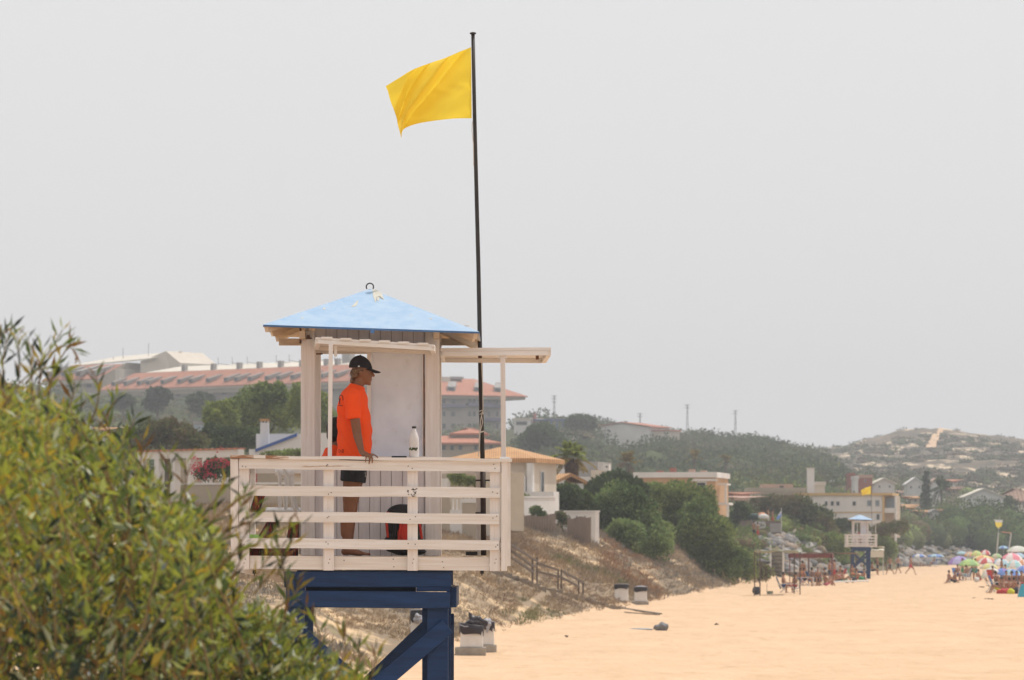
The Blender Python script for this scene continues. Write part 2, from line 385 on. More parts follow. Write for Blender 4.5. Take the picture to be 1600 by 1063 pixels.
for c in (FL, FR, BR, BL): mb.beam(AP-Vector((0,0,.06)), c+(AP-c)*.03-Vector((0,0,.045)), .045, .07)
for c, k in ((FR,.18),(BR,.18),(BR,.34),(FL,.5)): mb.beam(AP-Vector((0,0,.06)), c+(Vector((c.x, 41.58, c.z))-c)*k+Vector((-.05 if c.x>-1 else .05,0,-.055)), .04, .06)
mb.build('rafters', PLY, roof)
MB().bx(FL.x+.06, FR.x-.08, 42.20, 42.26, 4.70, 4.765).bx(FL.x+.06, FR.x-.10, 41.03, 41.029+.045, 4.825, 4.83).bx(cx0+.0,cx0+.05,40.75,42.5,4.70,4.765).bx(cx1-.05,cx1,40.75,42.5,4.70,4.762).build('top_plate', PLY, tw)
tr = []
for i in range(11): t = R(-35+i*25); tr.append((AP.x+.034*math.cos(t), AP.y, AP.z+.018+.034*math.sin(t)))
MB().tube(tr, .006, 6).build('lifting_ring', DARK, roof, smooth=True)
MB().bx(yx(579,40.59), yx(585,40.59), 40.585, 40.592, za(521,40.59), za(514,40.59)).build('blue_tab', EDGE, roof)
mb = MB().bx(yx(468,40.99), yx(471,40.99), 40.975, 40.998, za(537,40.99), za(512,40.99)); mb.bx(yx(474,40.99), yx(487,40.99), 40.985, 40.998, za(530,40.99), za(528,40.99)); mb.bx(yx(480,40.99), yx(484,40.99), 40.98, 40.998, za(528,40.99), za(524,40.99)); mb.build('rusty_bracket', RUST, tw)
# navy trestle
mb = MB().bx(X(443), X(705), 40.12, 40.22, Z(918), Z(893.2)); mb.build('trestle_beam', BLUE, tw, bevel=.006)
MB().bx(X(446), X(703), 42.1, 42.2, Z(918), Z(893.2)).build('trestle_beam', BLUE, tw, bevel=.006)
mb = MB().beam((X(446),40.10,Z(936)), (X(703),40.10,Z(938.5)), .05, 26/T); mb.build('trestle_board', BLUE, tw, bevel=.005)
MB().bx(X(476), X(649), 40.26, 40.30, Z(932), Z(906)).build('gap_shade_board', mat('shaded_navy', (.008,.02,.045), .8), tw)  # added dark board, coloured as the shade in the gap between the beams
for pt in ((446,475),(650,703)): MB().bx(X(pt[0]), X(pt[1]), 40.127, 40.21, Z(924.5), Z(918)).build('trestle_packer', BLUE, tw)
for xx in (X(447), X(697)):
    MB().bx(xx, xx+.09, 40.24, 42.09, Z(950), Z(918.5)).build('trestle_side_beam', BLUE, tw, bevel=.005)
for px0, px1 in ((447,474),(667,700)):
    for yy in (40.14, 42.02):
        sx_ = -.05 if px0 < 600 else .0
        MB().hexa([(X(px0)+sx_,yy,-.3),(X(px1)+sx_,yy,-.3),(X(px1)+sx_,yy+.14,-.3),(X(px0)+sx_,yy+.14,-.3),(X(px0),yy,Z(950)+.02),(X(px1),yy,Z(950)+.02),(X(px1),yy+.14,Z(950)+.02),(X(px0),yy+.14,Z(950)+.02)]).build('leg', BLUE, tw, bevel=.006)
MB().bx(X(658.5), X(666.5), 40.3, 40.36, -.3, Z(949)).build('leg_doubler', BLUE, tw)
MB().beam((X(699),40.115,Z(979)), (X(450),40.115,Z(1191)), .045, 26/T, up=(0,0,1)).build('cross_brace', BLUE, tw, bevel=.004)
MB().beam((X(452),40.19,Z(979)), (X(697),40.19,Z(1191)), .045, 26/T).build('cross_brace', BLUE, tw, bevel=.004)
MB().beam((X(690),42.0,Z(960)), (X(460),42.0,Z(1180)), .045, 26/T).build('cross_brace', BLUE, tw, bevel=.004)
for yy in (40.11, 42.19): MB().bx(X(446), X(701), yy-.03, yy+.01, Z(1262), Z(1236)).build('foot_rail', BLUE, tw)
MB().beam((X(705),40.8,Z(970)), (X(702),41.9,Z(1190)), .03, .15).build('side_brace', BLUE, tw)
MB().bx(X(703.5), X(706), 40.2, 42.0, Z(942), Z(917)).build('side_board', BLUE, tw)
for dz in (0, 6): MB().beam(at(368,889.5-dz,41.6), at(446,908+dz*-.6,41.6), .03, .028 if dz else .035).build('deck_strut', PW, tw)
# fixings on the front
# ---------------- flagpole and flag
fp = thing('flagpole', tuple(at(756,868,42.22)), 'dark iron flagpole rising from the deck of the near tower', 'flagpole', 'flagpoles on the lifeguard towers')
PY_ = 42.22
MB().tube([at(755.7,868,PY_), at(754.5,735,PY_)], .026, 12).build('pole_sleeve', mat('brown_iron', (.05,.028,.02), .6, var=.4), fp, smooth=True)
MB().tube([at(754.5,737,PY_), at(752,640,PY_), at(750.2,560,PY_), at(747.6,420,PY_), at(744.5,300,PY_), at(741.5,180,PY_), at(739,54,PY_)], [.022,.022,.021,.02,.019,.018,.017], 10).build('pole', mat('black_iron', (.045,.038,.034), .5, var=.4, scale=6), fp, smooth=True)
MB().lathe(at(739,53,PY_), [(.024,-.006),(.03,0),(.03,.01),(.01,.016)], 12).build('pole_cap', DARK, fp)
MB().bx(xa(743,42.3), xa(766,42.3), 42.2, 42.22, za(752,42.2), za(749.5,42.2)).bx(xa(743,42.3), xa(757,42.3), 42.16, 42.25, za(803,42.2), za(800.5,42.2)).bx(xa(728,42.2), xa(746,42.2), 42.1, 42.3, za(868,42.2), za(862,42.2)).build('pole_clamp', DARK, fp)
ROPE = mat('pale_rope', (.62,.58,.52), .9)
MB().tube([at(751.5,556,42.16), at(754,600,42.17), at(754.6,640,42.17), at(751,655,42.16), at(748.5,690,42.15), at(748,714,42.15)], .0045, 5).tube([at(749,643,42.17), at(754,641,42.17), at(755,647,42.17), at(749,648,42.16), at(755,644,42.17)], .005, 5).tube([at(748.5,674,42.17), at(751,675.5,42.17), at(756,674,42.17)], .006, 5).tube([at(752,648,42.17), at(754,660,42.17), at(750,676,42.16), at(749,700,42.15)], .004, 5).build('halyard', ROPE, fp)
MB().tube([at(738,190,42.19), at(737.4,205,42.19), at(739.5,225,42.19), at(740,260,42.19)], .004, 5).build('flag_cord', ROPE, fp)
YEL = mat('yellow_cloth', (.95,.73,.07), .75, var=.05, scale=3, transl=.38, bump=.001, bscale=60)
def curve(pts, t):
    t = min(max(t, 0), 1)*(len(pts)-1); i = min(int(t), len(pts)-2); f = t-i
    p0 = pts[max(i-1,0)]; p1 = pts[i]; p2 = pts[i+1]; p3 = pts[min(i+2,len(pts)-1)]
    return [.5*((2*p1[k])+(-p0[k]+p2[k])*f+(2*p0[k]-5*p1[k]+4*p2[k]-p3[k])*f*f+(-p0[k]+3*p1[k]-3*p2[k]+p3[k])*f**3) for k in (0,1)]
top = [(736,74),(718,81),(695.6,90.7),(678.6,96.4),(658.9,103.4),(641.9,110.5),(625,121),(602.4,135)]
bot = [(737,185),(712,185.4),(690,187.5),(668,190.5),(650,194),(634,200),(628.5,206),(627.2,216.5)]
hoist = [(736,74),(736.5,111),(736.8,148),(737,185)]
fly = [(602.4,135),(606,143),(610,158),(615,171),(619.5,184),(621.5,195),(624.5,206),(627.2,216.5)]
n = 90; mv = []; 
for j in range(n+1):
    v = j/n
    for i in range(n+1):
        u = i/n; c0 = curve(top,u); c1 = curve(bot,u); d0 = curve(hoist,v); d1 = curve(fly,v)
        P = [(1-v)*c0[k]+v*c1[k]+(1-u)*d0[k]+u*d1[k]-((1-u)*(1-v)*top[0][k]+u*(1-v)*top[-1][k]+(1-u)*v*bot[0][k]+u*v*bot[-1][k]) for k in (0,1)]
        s = u*.95-(1-v)*-.1+(v-.5)*.62            # diagonal coordinate across the folds
        am = min(1., u*1.6)
        s = u-.75*v**.9
        dy = min(1., .35+u*1.4)*float(np.mean(np.interp([s-.03, s-.015, s, s+.015, s+.03], [-.75,-.35,.07,.21,.45,.62,1.], [0,.04,.22,-.10,.17,.02,.14])))
        dy += .010*math.sin(u*31+v*9)*math.exp(-((v-.52)/.05)**2)*(1-u)+.006*math.sin(v*26+u*5)*u+.012*math.sin((u*.8-v)*19)*max(0,.6-u)
        mv.append(at(P[0], P[1], 42.2+dy*.9*1.0))
mb = MB(); mb.add(mv, [(j*(n+1)+i, j*(n+1)+i+1, (j+1)*(n+1)+i+1, (j+1)*(n+1)+i) for j in range(n) for i in range(n)])
fl = mb.build('flag', YEL, origin=tuple(at(737,185,42.2)), smooth=True, fix=False)
tag(fl, 'plain yellow flag flying from the tall dark pole at the near tower', 'flag', 'yellow flags on the lifeguard towers')
# ================================================================ people
SKIN = mat('tanned_skin', (.215,.09,.045), .55, var=.15, scale=8)
SKIN2 = mat('bronzed_skin', (.33,.165,.095), .6, var=.1, scale=8)
ORANGE = mat('orange_shirt', (.96,.085,.006), .8, var=.06, scale=6, bump=.003, bscale=9, transl=.12)
BLACKC = mat('black_cloth', (.022,.022,.028), .85, var=.3, scale=20)
HAIRB = mat('sunbleached_hair', (.15,.08,.038), .6, col2=(.035,.022,.013), scale=16, stretch=(1,1,3), thr=(.4,.55))
HAIRD = mat('dark_hair', (.015,.012,.010), .5, var=.3, scale=12)
S = 173.3; MY = 40.42
def q(px, py, dy=0.): return ((px-800)/S, MY+dy, CH+(850-py)/S)
def make_guard():
    r = thing('person', q(548, 868), 'man in orange T-shirt, black shorts and black cap standing barefoot at the tower rail', 'person')
    b = MB()
    # head: skull, jaw, chin, nose, brow, ear
    b.ell(q(564.5,577.5), (.088,.074,.105), 20); b.cap(q(570,590,-.018), q(575.5,598.5,-.008), .034, .020); b.cap(q(570,590,.018), q(575.5,598.5,.008), .034, .020)
    b.cap(q(562,592), q(573,596), .05, .032); b.cap(q(574.5,576,-.025), q(574.5,576,.025), .030, .030)
    b.cap(q(579,579), q(583.8,587), .011, .013); b.ell(q(577.5,592.6), (.022,.026,.007), 10); b.ell(q(577.2,595.4), (.021,.024,.008), 10); b.ell(q(577,600), (.018,.02,.014), 10)
    b.ell(q(563,582.5,-.076), (.016,.010,.030), 10); b.ell(q(563,582.5,.076), (.016,.010,.030), 10)
    b.cap(q(575.5,578), q(576.5,593), .026, .026); b.cap(q(572,580), q(573,592), .05, .045)
    b.ell(q(577,580,-.032), (.012,.014,.010), 8); b.ell(q(577,580,.032), (.012,.014,.010), 8)
    # neck, trunk (under the shirt), pelvis
    b.cap(q(560.5,592), q(555,614), .056, .064)
    b.cap(q(551,624,-.15), q(551,624,.15), .062, .062); b.ell(q(551,645), (.115,.165,.19), 18); b.ell(q(553,690), (.125,.15,.20), 18); b.ell(q(552,728), (.12,.155,.11), 18)
    # near arm resting on the rail
    sh = q(552,630,-.195); el = q(559.5,681,-.215); wr = q(567,707.5,-.34)
    b.cap(sh, el, .050, .040); b.cap(el, wr, .041, .026)
    pm = q(573,712.3,-.385); b.cap(wr, pm, .026, .030); b.ell(pm, (.042,.034,.019), 12)
    HO = -.018
    def fing(pts, r0, r1):
        for k in range(len(pts)-1):
            t0 = k/(len(pts)-1); t1 = (k+1)/(len(pts)-1); b.cap(pts[k], pts[k+1], r0+(r1-r0)*t0, r0+(r1-r0)*t1, 8)
    fing([q(577,711,-.385), q(583,711.2,-.42), q(588,712.5,-.445), q(592.5,716.5,-.462)], .0098, .0075)
    fing([q(577,712,-.395), q(582.5,713,-.440), q(584.3,717.5,-.464), q(584,725,-.466)], .0098, .0075)
    fing([q(575,713,-.405), q(578.5,713.5,-.445), q(579.7,718.5,-.465), q(579,727,-.467)], .0095, .0073)
    fing([q(572,713,-.41), q(573.8,713.5,-.44), q(574.3,717.5,-.462), q(573.6,723.5,-.464)], .0088, .0068)
    fing([q(571,712,-.36), q(576,711,-.335), q(581,711.8,-.325), q(585,712.6,-.33)], .0108, .0085)
    # far arm hanging
    b.cap(q(551,630,.195), q(551,681,.225), .050, .038); b.cap(q(551,681,.225), q(557,722,.22), .039, .026); b.ell(q(558.5,733,.215), (.024,.016,.05), 10)
    for k in range(4): fing([q(556+k*2,739,.215), q(557+k*2,746,.212), q(558.5+k*2,750,.205)], .0095, .008)
    fing([q(562,731,.205), q(565,738,.195), q(565,743,.19)], .010, .008)
    # legs
    for s_, dx in ((-1,0.),(1,2.5)):
        y = .098*s_
        b.cap(q(552+dx,735,y), q(547+dx*.6,782,y), .092, .066); b.cap(q(547+dx*.6,782,y), q(546+dx,796,y), .062, .056)
        b.cap(q(541.5+dx,812,y), q(540+dx,834,y), .056, .044); b.cap(q(546+dx,796,y), q(541+dx,856,y), .052, .036)
        b.cap(q(539.5+dx,862,y), q(542+dx,860,y), .036, .036)
        b.cap(q(545+dx,861,y), q(560+dx,865,y), .036, .024); b.ell(q(561+dx,865.2,y), (.06,.045,.016), 12)
        for k in range(5): fing([q(566+dx,865.3,y+s_*(.03-k*.017)*-1), q(573.5+dx-abs(k-1)*.9+(2 if k==0 else 0),866.2,y-s_*(.033-k*.018))], .012 if k else .014, .010 if k else .012)
    bd = organic('body', b, .0078, SKIN, r, it=3)
    # eyes
    for s_ in (-1,1): MB().ell(q(577.6,582,.032*s_), (.006,.009,.005), 8).build('eye', mat('eye_white', (.22,.17,.14), .3), r, smooth=True)
    # shirt
    c = MB()
    sec = [(601.5,557.5,.062,.070),(606,555.5,.085,.10),(612,553,.105,.165),(622,551.5,.128,.185),(638,551,.142,.183),(655,552.8,.152,.178),(675,553.8,.154,.176),(695,553.6,.150,.18),(709,553.2,.152,.185),(716.5,553.2,.154,.187)]
    n = 40; vs = []
    for j, (py, cx, rx, ry) in enumerate(sec):
        ctr = q(cx, py)
        for i in range(n):
            t = 2*math.pi*i/n; drape = 1+(.022*math.sin(5*t+j*.35)+.014*math.sin(9*t+1+j*.2))*(j/len(sec))
            ex = .86
            cxx = math.copysign(abs(math.cos(t))**ex, math.cos(t)); syy = math.copysign(abs(math.sin(t))**ex, math.sin(t))
            dz = (-.020*math.cos(t) if j == 0 else 0)+(.008*math.sin(3*t) if j == len(sec)-1 else 0)
            vs.append((ctr[0]+rx*cxx*drape, ctr[1]+ry*syy*drape, ctr[2]+dz))
    k = len(sec); fs = [(i*n+j, i*n+(j+1)%n, (i+1)*n+(j+1)%n, (i+1)*n+j) for i in range(k-1) for j in range(n)]+[tuple(range(n))[::-1], tuple((k-1)*n+j for j in range(n))]
    c.add(vs, fs)
    c.tube([q(552,613,-.13), q(551.5,622,-.175), q(552.5,638,-.196), q(554.5,656,-.207)], [.060,.072,.071,.069], 18)
    c.tube([q(552,613,.13), q(551,622,.175), q(551,638,.205), q(551,656,.216)], [.060,.072,.071,.069], 18)
    rs = np.random.default_rng(3)
    def fold(co):
        z = co[:,2]; x = co[:,0]; y = co[:,1]
        a = np.clip((4.1-z)/.5, 0, 1)
        co[:,1] += .006*a*np.sin(x*70+z*9)+.005*np.sin((x*.6+z)*38)
        co[:,0] += .005*a*np.sin(y*60+z*12)+.004*np.sin((y*.5-z)*45+1)
        return co
    st = organic('t_shirt', c, .0095, ORANGE, r, it=3, displace=fold)
    # small dark print on the shirt back and at the hem
    INK = mat('dark_print', (.10,.02,.015), .8)
    pr = MB(); ring = []
    yb = -.105
    for i in range(15): t = R(-40+i*20); ring.append(q(533.2+3.0*math.cos(t), 624+5.2*math.sin(t), -.165+.0))
    def push(p, r=.003):   # lay the print on the shirt surface
        return p
    rc = []
    dg = bpy.context.evaluated_depsgraph_get()
    def hit(px, py):
        o = Vector((0,0,CH)); w = Vector(((px-800)/F, 1, (850-py)/F)).normalized()
        loc = Vector(WL[r.name]); ok, p, nn, _ = st.ray_cast(o-loc, w)
        return (p+loc+nn*.0025) if ok else None
    def stroke(b_, pts, wd):
        P = [hit(*p_) for p_ in pts]; P = [p_ for p_ in P if p_]
        if len(P) > 1: b_.tube(P, wd, 4, cap=True)
    bpy.context.view_layer.update()
    stroke(pr, [(533+3.2*math.cos(R(t)), 623+5*math.sin(R(t))) for t in range(150, 400, 20)], .0035)
    stroke(pr, [(532,623),(531,628),(531.5,632)], .005)
    stroke(pr, [(529.5,634),(532,634.3),(535.5,634)], .003)
    for x_ in (530.5,):
        stroke(pr, [(530,702.5),(536.8,702.5),(536.8,707),(530,707),(530,702.5)], .002)
        stroke(pr, [(532,703.5),(533,705),(532,706)], .002); stroke(pr, [(534,703.6),(535.3,704.4),(534.2,706)], .002)
    if pr.v: pr.build('shirt_print', INK, st, fix=False)
    # shorts
    c = MB(); c.ell(q(553,722), (.140,.178,.10), 20)
    for s_ in (-1,1): c.tube([q(553,722,.09*s_), q(552.5,740,.098*s_), q(551.3,753.5,.098*s_)], [.112,.116,.114], 18)
    c.bx(*[v for pr_ in ((q(566,0)[0], q(572.5,0)[0]),(MY-.14,MY-.06),(q(0,752)[2], q(0,741)[2])) for v in pr_])
    organic('shorts', c, .009, BLACKC, r, it=4)
    stp = MB().beam(q(570.5,738,-.14), q(571,746,-.14), .012, .006); stp.build('shorts_trim', mat('pale_trim', (.5,.5,.5), .8), r)
    # hair below the cap
    c = MB(); c.ell(q(556.5,583,0), (.058,.079,.052), 14)
    for k in range(16):
        a = R(95+k*170/15); ex = math.cos(a)*.062; ey = math.sin(a)*0
        yy = -.07+.14*k/15; xo = -.03-.035*math.cos((yy)/.09)
        c.cap(q(561+xo*S*.55,580,yy*.98), q(553+xo*S*.35+random.uniform(-1.5,1.5),596+random.uniform(-4,3),yy*.75), .019, .008, 8)
    c.cap(q(560,580,-.074), q(568,579,-.074), .010, .008, 8); c.cap(q(560,580,.074), q(568,579,.074), .010, .008, 8)
    c.cap(q(561,578,-.078), q(556,590,-.072), .014, .009, 8)
    organic('hair', c, .0065, HAIRB, r, it=2)
    # cap: crown and brim
    c = MB(); vs = []; n = 28; rings = 8
    for j in range(rings+1):
        ph = math.pi/2*j/rings
        for i in range(n):
            t = 2*math.pi*i/n; x_ = math.cos(t)*math.cos(ph)*.106; y_ = math.sin(t)*math.cos(ph)*.086; z_ = math.sin(ph)*.112
            tilt = -.02*math.cos(t)*math.cos(ph)
            o_ = q(563.3,574.5); vs.append((o_[0]+x_-z_*.05, o_[1]+y_, o_[2]+z_-x_*.12-(0.012 if math.cos(t)<0 else 0)*abs(math.cos(t))*math.cos(ph)))
    c.add(vs, [(i*n+j, i*n+(j+1)%n, (i+1)*n+(j+1)%n, (i+1)*n+j) for i in range(rings) for j in range(n)])
    o_ = q(563.3,574.5); m_ = 12; up = []; lo = []
    for i in range(m_+1):
        t = R(-62+124*i/m_)
        a = Vector((o_[0]+math.cos(t)*.103, o_[1]+math.sin(t)*.085, o_[2]-.010)); bq = Vector((o_[0]+.082+math.cos(t)*.098, o_[1]+math.sin(t)*.078, o_[2]-.026-.012*math.cos(t)-.012*abs(math.sin(t))))
        up += [a, bq]; lo += [a-Vector((0,0,.006)), bq-Vector((0,0,.006))]
    k = len(up); c.add(up+lo, [(2*i,2*i+1,2*i+3,2*i+2) for i in range(m_)]+[(k+2*i,k+2*i+2,k+2*i+3,k+2*i+1) for i in range(m_)]+[(2*i+1,k+2*i+1,k+2*i+3,2*i+3) for i in range(m_)])
    hat = c.build('cap', mat('black_cap', (.018,.015,.018), .8, var=.3, scale=30), r, smooth=True, fix=False)
    MB().ell(q(561,573,-.089), (.010,.004,.008), 8).build('cap_badge', mat('pale_trim', (.5,.5,.5), .8), hat)
    MB().lathe(q(563,555.2), [(.008,-.004),(.008,.003),(.002,.006)], 8).build('cap_button', BLACKC, hat)
make_guard()
# second lifeguard sitting in the hut
S2 = 168.; SY = 41.62
def q2(px, py, dy=0.): return ((px+4-800)/S2, SY+dy, CH+(850-py)/S2)
r = thing('person', q2(520, 868), 'dark haired person in an orange shirt sitting inside the hut behind the standing man', 'person')
b = MB(); b.ell(q2(526,676), (.092,.076,.115), 16); b.cap(q2(532,684), q2(535,691), .04, .028); b.ell(q2(537.5,680), (.014,.012,.018), 8); b.ell(q2(526,678,-.077), (.014,.01,.028), 8)
b.cap(q2(524,688), q2(521,703), .055, .06); b.cap(q2(519,712,-.16), q2(519,712,.16), .062, .062); b.ell(q2(517,740), (.12,.17,.22), 16); b.ell(q2(516,780), (.13,.17,.12), 16)
for s_ in (-1,1):
    b.cap(q2(518,714,.19*s_), q2(522,756,.22*s_), .05, .04); b.cap(q2(522,756,.22*s_), q2(552,765,.16*s_), .04, .028); b.ell(q2(560,766,.15*s_), (.045,.02,.025), 10)
    for k in range(4): b.cap(q2(563,764+k*1.6,.15*s_), q2(569,766+k*1.7,.148*s_), .009, .008, 6)
    b.cap(q2(562,763,.14*s_), q2(567,760.5,.13*s_), .010, .008, 6)
    b.cap(q2(518,784,.1*s_), q2(578,784,.12*s_), .085, .062); b.cap(q2(578,786,.12*s_), q2(575,850,.12*s_), .058, .038); b.cap(q2(575,858,.12*s_), q2(596,862,.12*s_), .034, .026)
organic('body', b, .012, SKIN, r, it=3)
b = MB(); b.cap(q2(519,709,-.17), q2(519,709,.17), .078, .078); b.ell(q2(517,738), (.145,.195,.23), 18); b.ell(q2(516,770), (.15,.19,.13), 18)
for s_ in (-1,1): b.cap(q2(518,712,.2*s_), q2(520,734,.22*s_), .072, .066)
b.cap(q2(508,704,-.02), q2(506,716,-.03), .03, .04)
organic('t_shirt', b, .012, ORANGE, r, it=4)
b = MB(); b.ell(q2(522.5,671), (.104,.088,.118), 16); b.ell(q2(520,680), (.085,.082,.085), 14)
organic('hair', b, .009, HAIRD, r, it=3)
b = MB(); b.ell(q2(516,784), (.16,.19,.12), 16)
for s_ in (-1,1): b.cap(q2(518,784,.1*s_), q2(560,784,.115*s_), .1, .088)
organic('shorts', b, .014, BLACKC, r, it=4)
PLASTIC = mat('white_plastic', (.72,.68,.64), .4, var=.05)
r = thing('stool', q2(516, 868), 'white stool under the seated person inside the hut', 'stool')
MB().bx(q2(490,0)[0], q2(542,0)[0], SY-.19, SY+.19, q2(0,800)[2]-.03, q2(0,800)[2]-.0).build('seat', PLASTIC, r, bevel=.008)
for x in (492, 536):
    for y in (-.17, .14): MB().bx(q2(x,0)[0], q2(x,0)[0]+.035, SY+y, SY+y+.035, 2.716, q2(0,800)[2]-.031).build('leg', PLASTIC, r)
# ================================================================ things on the deck
def gy(px, py, Y): return tuple(at(px, py, Y))
# bottle on the top rail
r = thing('bottle', gy(647,715,40.05), 'white plastic bottle with a black cap standing on the top rail', 'bottle')
MB().lathe(gy(647,715.3,40.05), [(.040,0),(.045,.008),(.045,.03),(.044,.13),(.043,.165),(.034,.205),(.019,.238),(.017,.262)], 24).build('bottle_body', mat('milk_white_plastic', (.60,.565,.55), .4, var=.04), r, smooth=True, fix=True)
MB().lathe((WL[r.name][0], 40.05, gy(0,715.3,40.05)[2]+.2625), [(.0195,0),(.0195,.016),(.016,.018)], 16).build('bottle_cap', DARK, r)
mb = MB(); bx0, bz0 = WL[r.name][0], WL[r.name][2]
def arc(t, z, rr=.0456): return (bx0+rr*math.sin(t), 40.05-rr*math.cos(t), bz0+z)
for k in range(7):
    t = -1.0+k*.27; mb.ell(arc(t, .074+.006*math.sin(k*2.3)), (.0085,.003,.009+.004*(k%2)), 6)
mb.build('label_mark', mat('green_label', (.10,.16,.03), .6, col2=(.03,.04,.02), scale=60), r)
mb = MB()
for pts in ([(-.35,.066),(-.35,.086)], [(-.35,.086),(-.12,.084),(-.12,.068),(-.35,.066)], [(.02,.086),(.02,.066),(.22,.068),(.22,.086),(.02,.086)], [(.40,.088),(.52,.076)], [(.64,.088),(.45,.060)]):
    mb.tube([arc(t, z, .0495) for t, z in pts], .002, 4)
mb.build('label_lettering', DARK, r)
r2 = MB().bx(xa(612,40.06), xa(635.5,40.06), 40.01, 40.09, za(715.6,40.05), za(712.8,40.05)).build('phone', mat('black_glass', (.01,.01,.012), .2), bevel=.003)
tag(r2, 'thin black phone lying flat on the top rail left of the bottle', 'phone')
# backpack against the cabin
r = thing('backpack', gy(632,867,40.78), 'black and red backpack leaning on the hut wall behind the rail', 'backpack')
RED = mat('red_nylon', (.50,.035,.02), .7, var=.25, scale=9, bump=.004, bscale=12)
BLN = mat('black_nylon', (.02,.018,.02), .7, var=.3, scale=9, bump=.004, bscale=12)
def g(px, py, dy=0.): return at(px, py, 40.78+dy)
b = MB(); b.ell(g(631,848), (.185,.12,.12), 16); b.ell(g(631,820), (.17,.11,.16), 16); b.ell(g(629,802), (.15,.09,.085), 16); b.ell(g(648,852), (.09,.1,.08), 12); b.ell(g(612,850), (.08,.1,.08), 12)
organic('backpack_body', b, .012, BLN, r, it=3)
for pts in ([(606,800),(604,818),(606,840)], [(624,805),(626,820),(622,848)], [(659,842),(656,820),(650,800)]):
    MB().tube([g(px, py, -.115 if px < 650 else -.07) for px, py in pts], .012, 6).build('piping', RED, r)
b = MB(); b.ell(g(632,835,-.07), (.072,.06,.13), 14); organic('front_pocket', b, .012, RED, r, it=3)
b = MB(); b.ell(g(648,862,.0), (.11,.09,.035), 12); organic('side_pouch', b, .01, BLN, r, it=3)
MB().tube([g(625,795,-.02), g(628,789,-.03), g(634,789,-.03), g(637,795,-.02)], .009, 6).build('handle', mat('grey_web', (.12,.14,.18), .8), r)
MB().tube([g(612,802,-.09), g(618,815,-.13), g(616,835,-.135), g(612,850,-.11)], .014, 6).build('strap', BLN, r)
# patterned folding beach seat left of the hut
STR = mat('striped_red_cloth', (.22,.03,.02), .8, col2=(.03,.012,.010), scale=5, stretch=(9,1,1), thr=(.45,.5), col3=(.45,.28,.12), thr3=(.62,.64), scale3=7)
r = thing('folding_lounger', gy(420,868,41.5), 'folded dark red striped beach seat lying on the deck left of the hut', 'lounger')
def g(px, py, dy=0.): return at(px, py, 41.5+dy)
MB().slab([g(391,858,-.25), g(407,858,-.25), g(437,806,.2), g(421,806,.2)], .05).build('backrest', STR, r, bevel=.01)
MB().slab([g(386,862,-.3), g(462,862,-.3), g(462,850,.25), g(392,850,.25)], .05).build('seat', STR, r, bevel=.01)
MB().slab([g(444,866,-.1), g(466,866,-.1), g(468,812,.1), g(452,812,.1)], .04).build('side_panel', STR, r, bevel=.01)
MB().tube([g(387,868,-.2), g(388,812,-.15), g(402,768,-.1), g(412,766,-.1)], .014, 6).build('frame', DARK, r)
MB().slab([g(388,806,-.2), g(402,806,-.2), g(416,768,-.12), g(401,768,-.12)], .03).build('head_pad', STR, r, bevel=.006)
mb = tag(MB().slab([g(383,846,-.5), g(412,846,-.5), g(412,835,.1), g(383,835,.1)], .06).build('bag', mat('lime_plastic', (.35,.72,.03), .5, var=.1), bevel=.015), 'neon lime green bag on the deck by the left corner of the rail', 'bag')
# white plastic chair
r = thing('plastic_chair', gy(440,868,41.9), 'white plastic armchair between the striped seat and the hut wall', 'chair')
def g(px, py, dy=0.): return at(px, py, 41.9+dy)
MB().slab([g(415,797,-.25), g(470,797,-.25), g(470,793,.22), g(415,793,.22)], .03).build('seat', PLASTIC, r, bevel=.008)
for px in (417, 468):
    for dy in (-.22, .2): MB().beam(g(px,799,dy), g(px+(-3 if px<440 else 3)+12*(px<440),866,dy), .04, .035).build('leg', PLASTIC, r)
MB().tube([g(434,735,-.2), g(437,752,-.2), g(443,775,-.2), g(446,796,-.2)], .013, 6).build('back_rib', PLASTIC, r)
MB().tube([g(443,733,-.2), g(451,748,-.2), g(455,770,-.2), g(463,798,-.2)], [.02,.022,.025,.032], 6).build('arm_support', PLASTIC, r)
MB().slab([g(430,738,.2), g(460,738,.2), g(460,733,.25), g(430,733,.25)], .03).build('back_top', PLASTIC, r)
for px in (437, 447, 457): MB().beam(g(px,736,.22), g(px,795,.2), .03, .02).build('back_slat', PLASTIC, r)
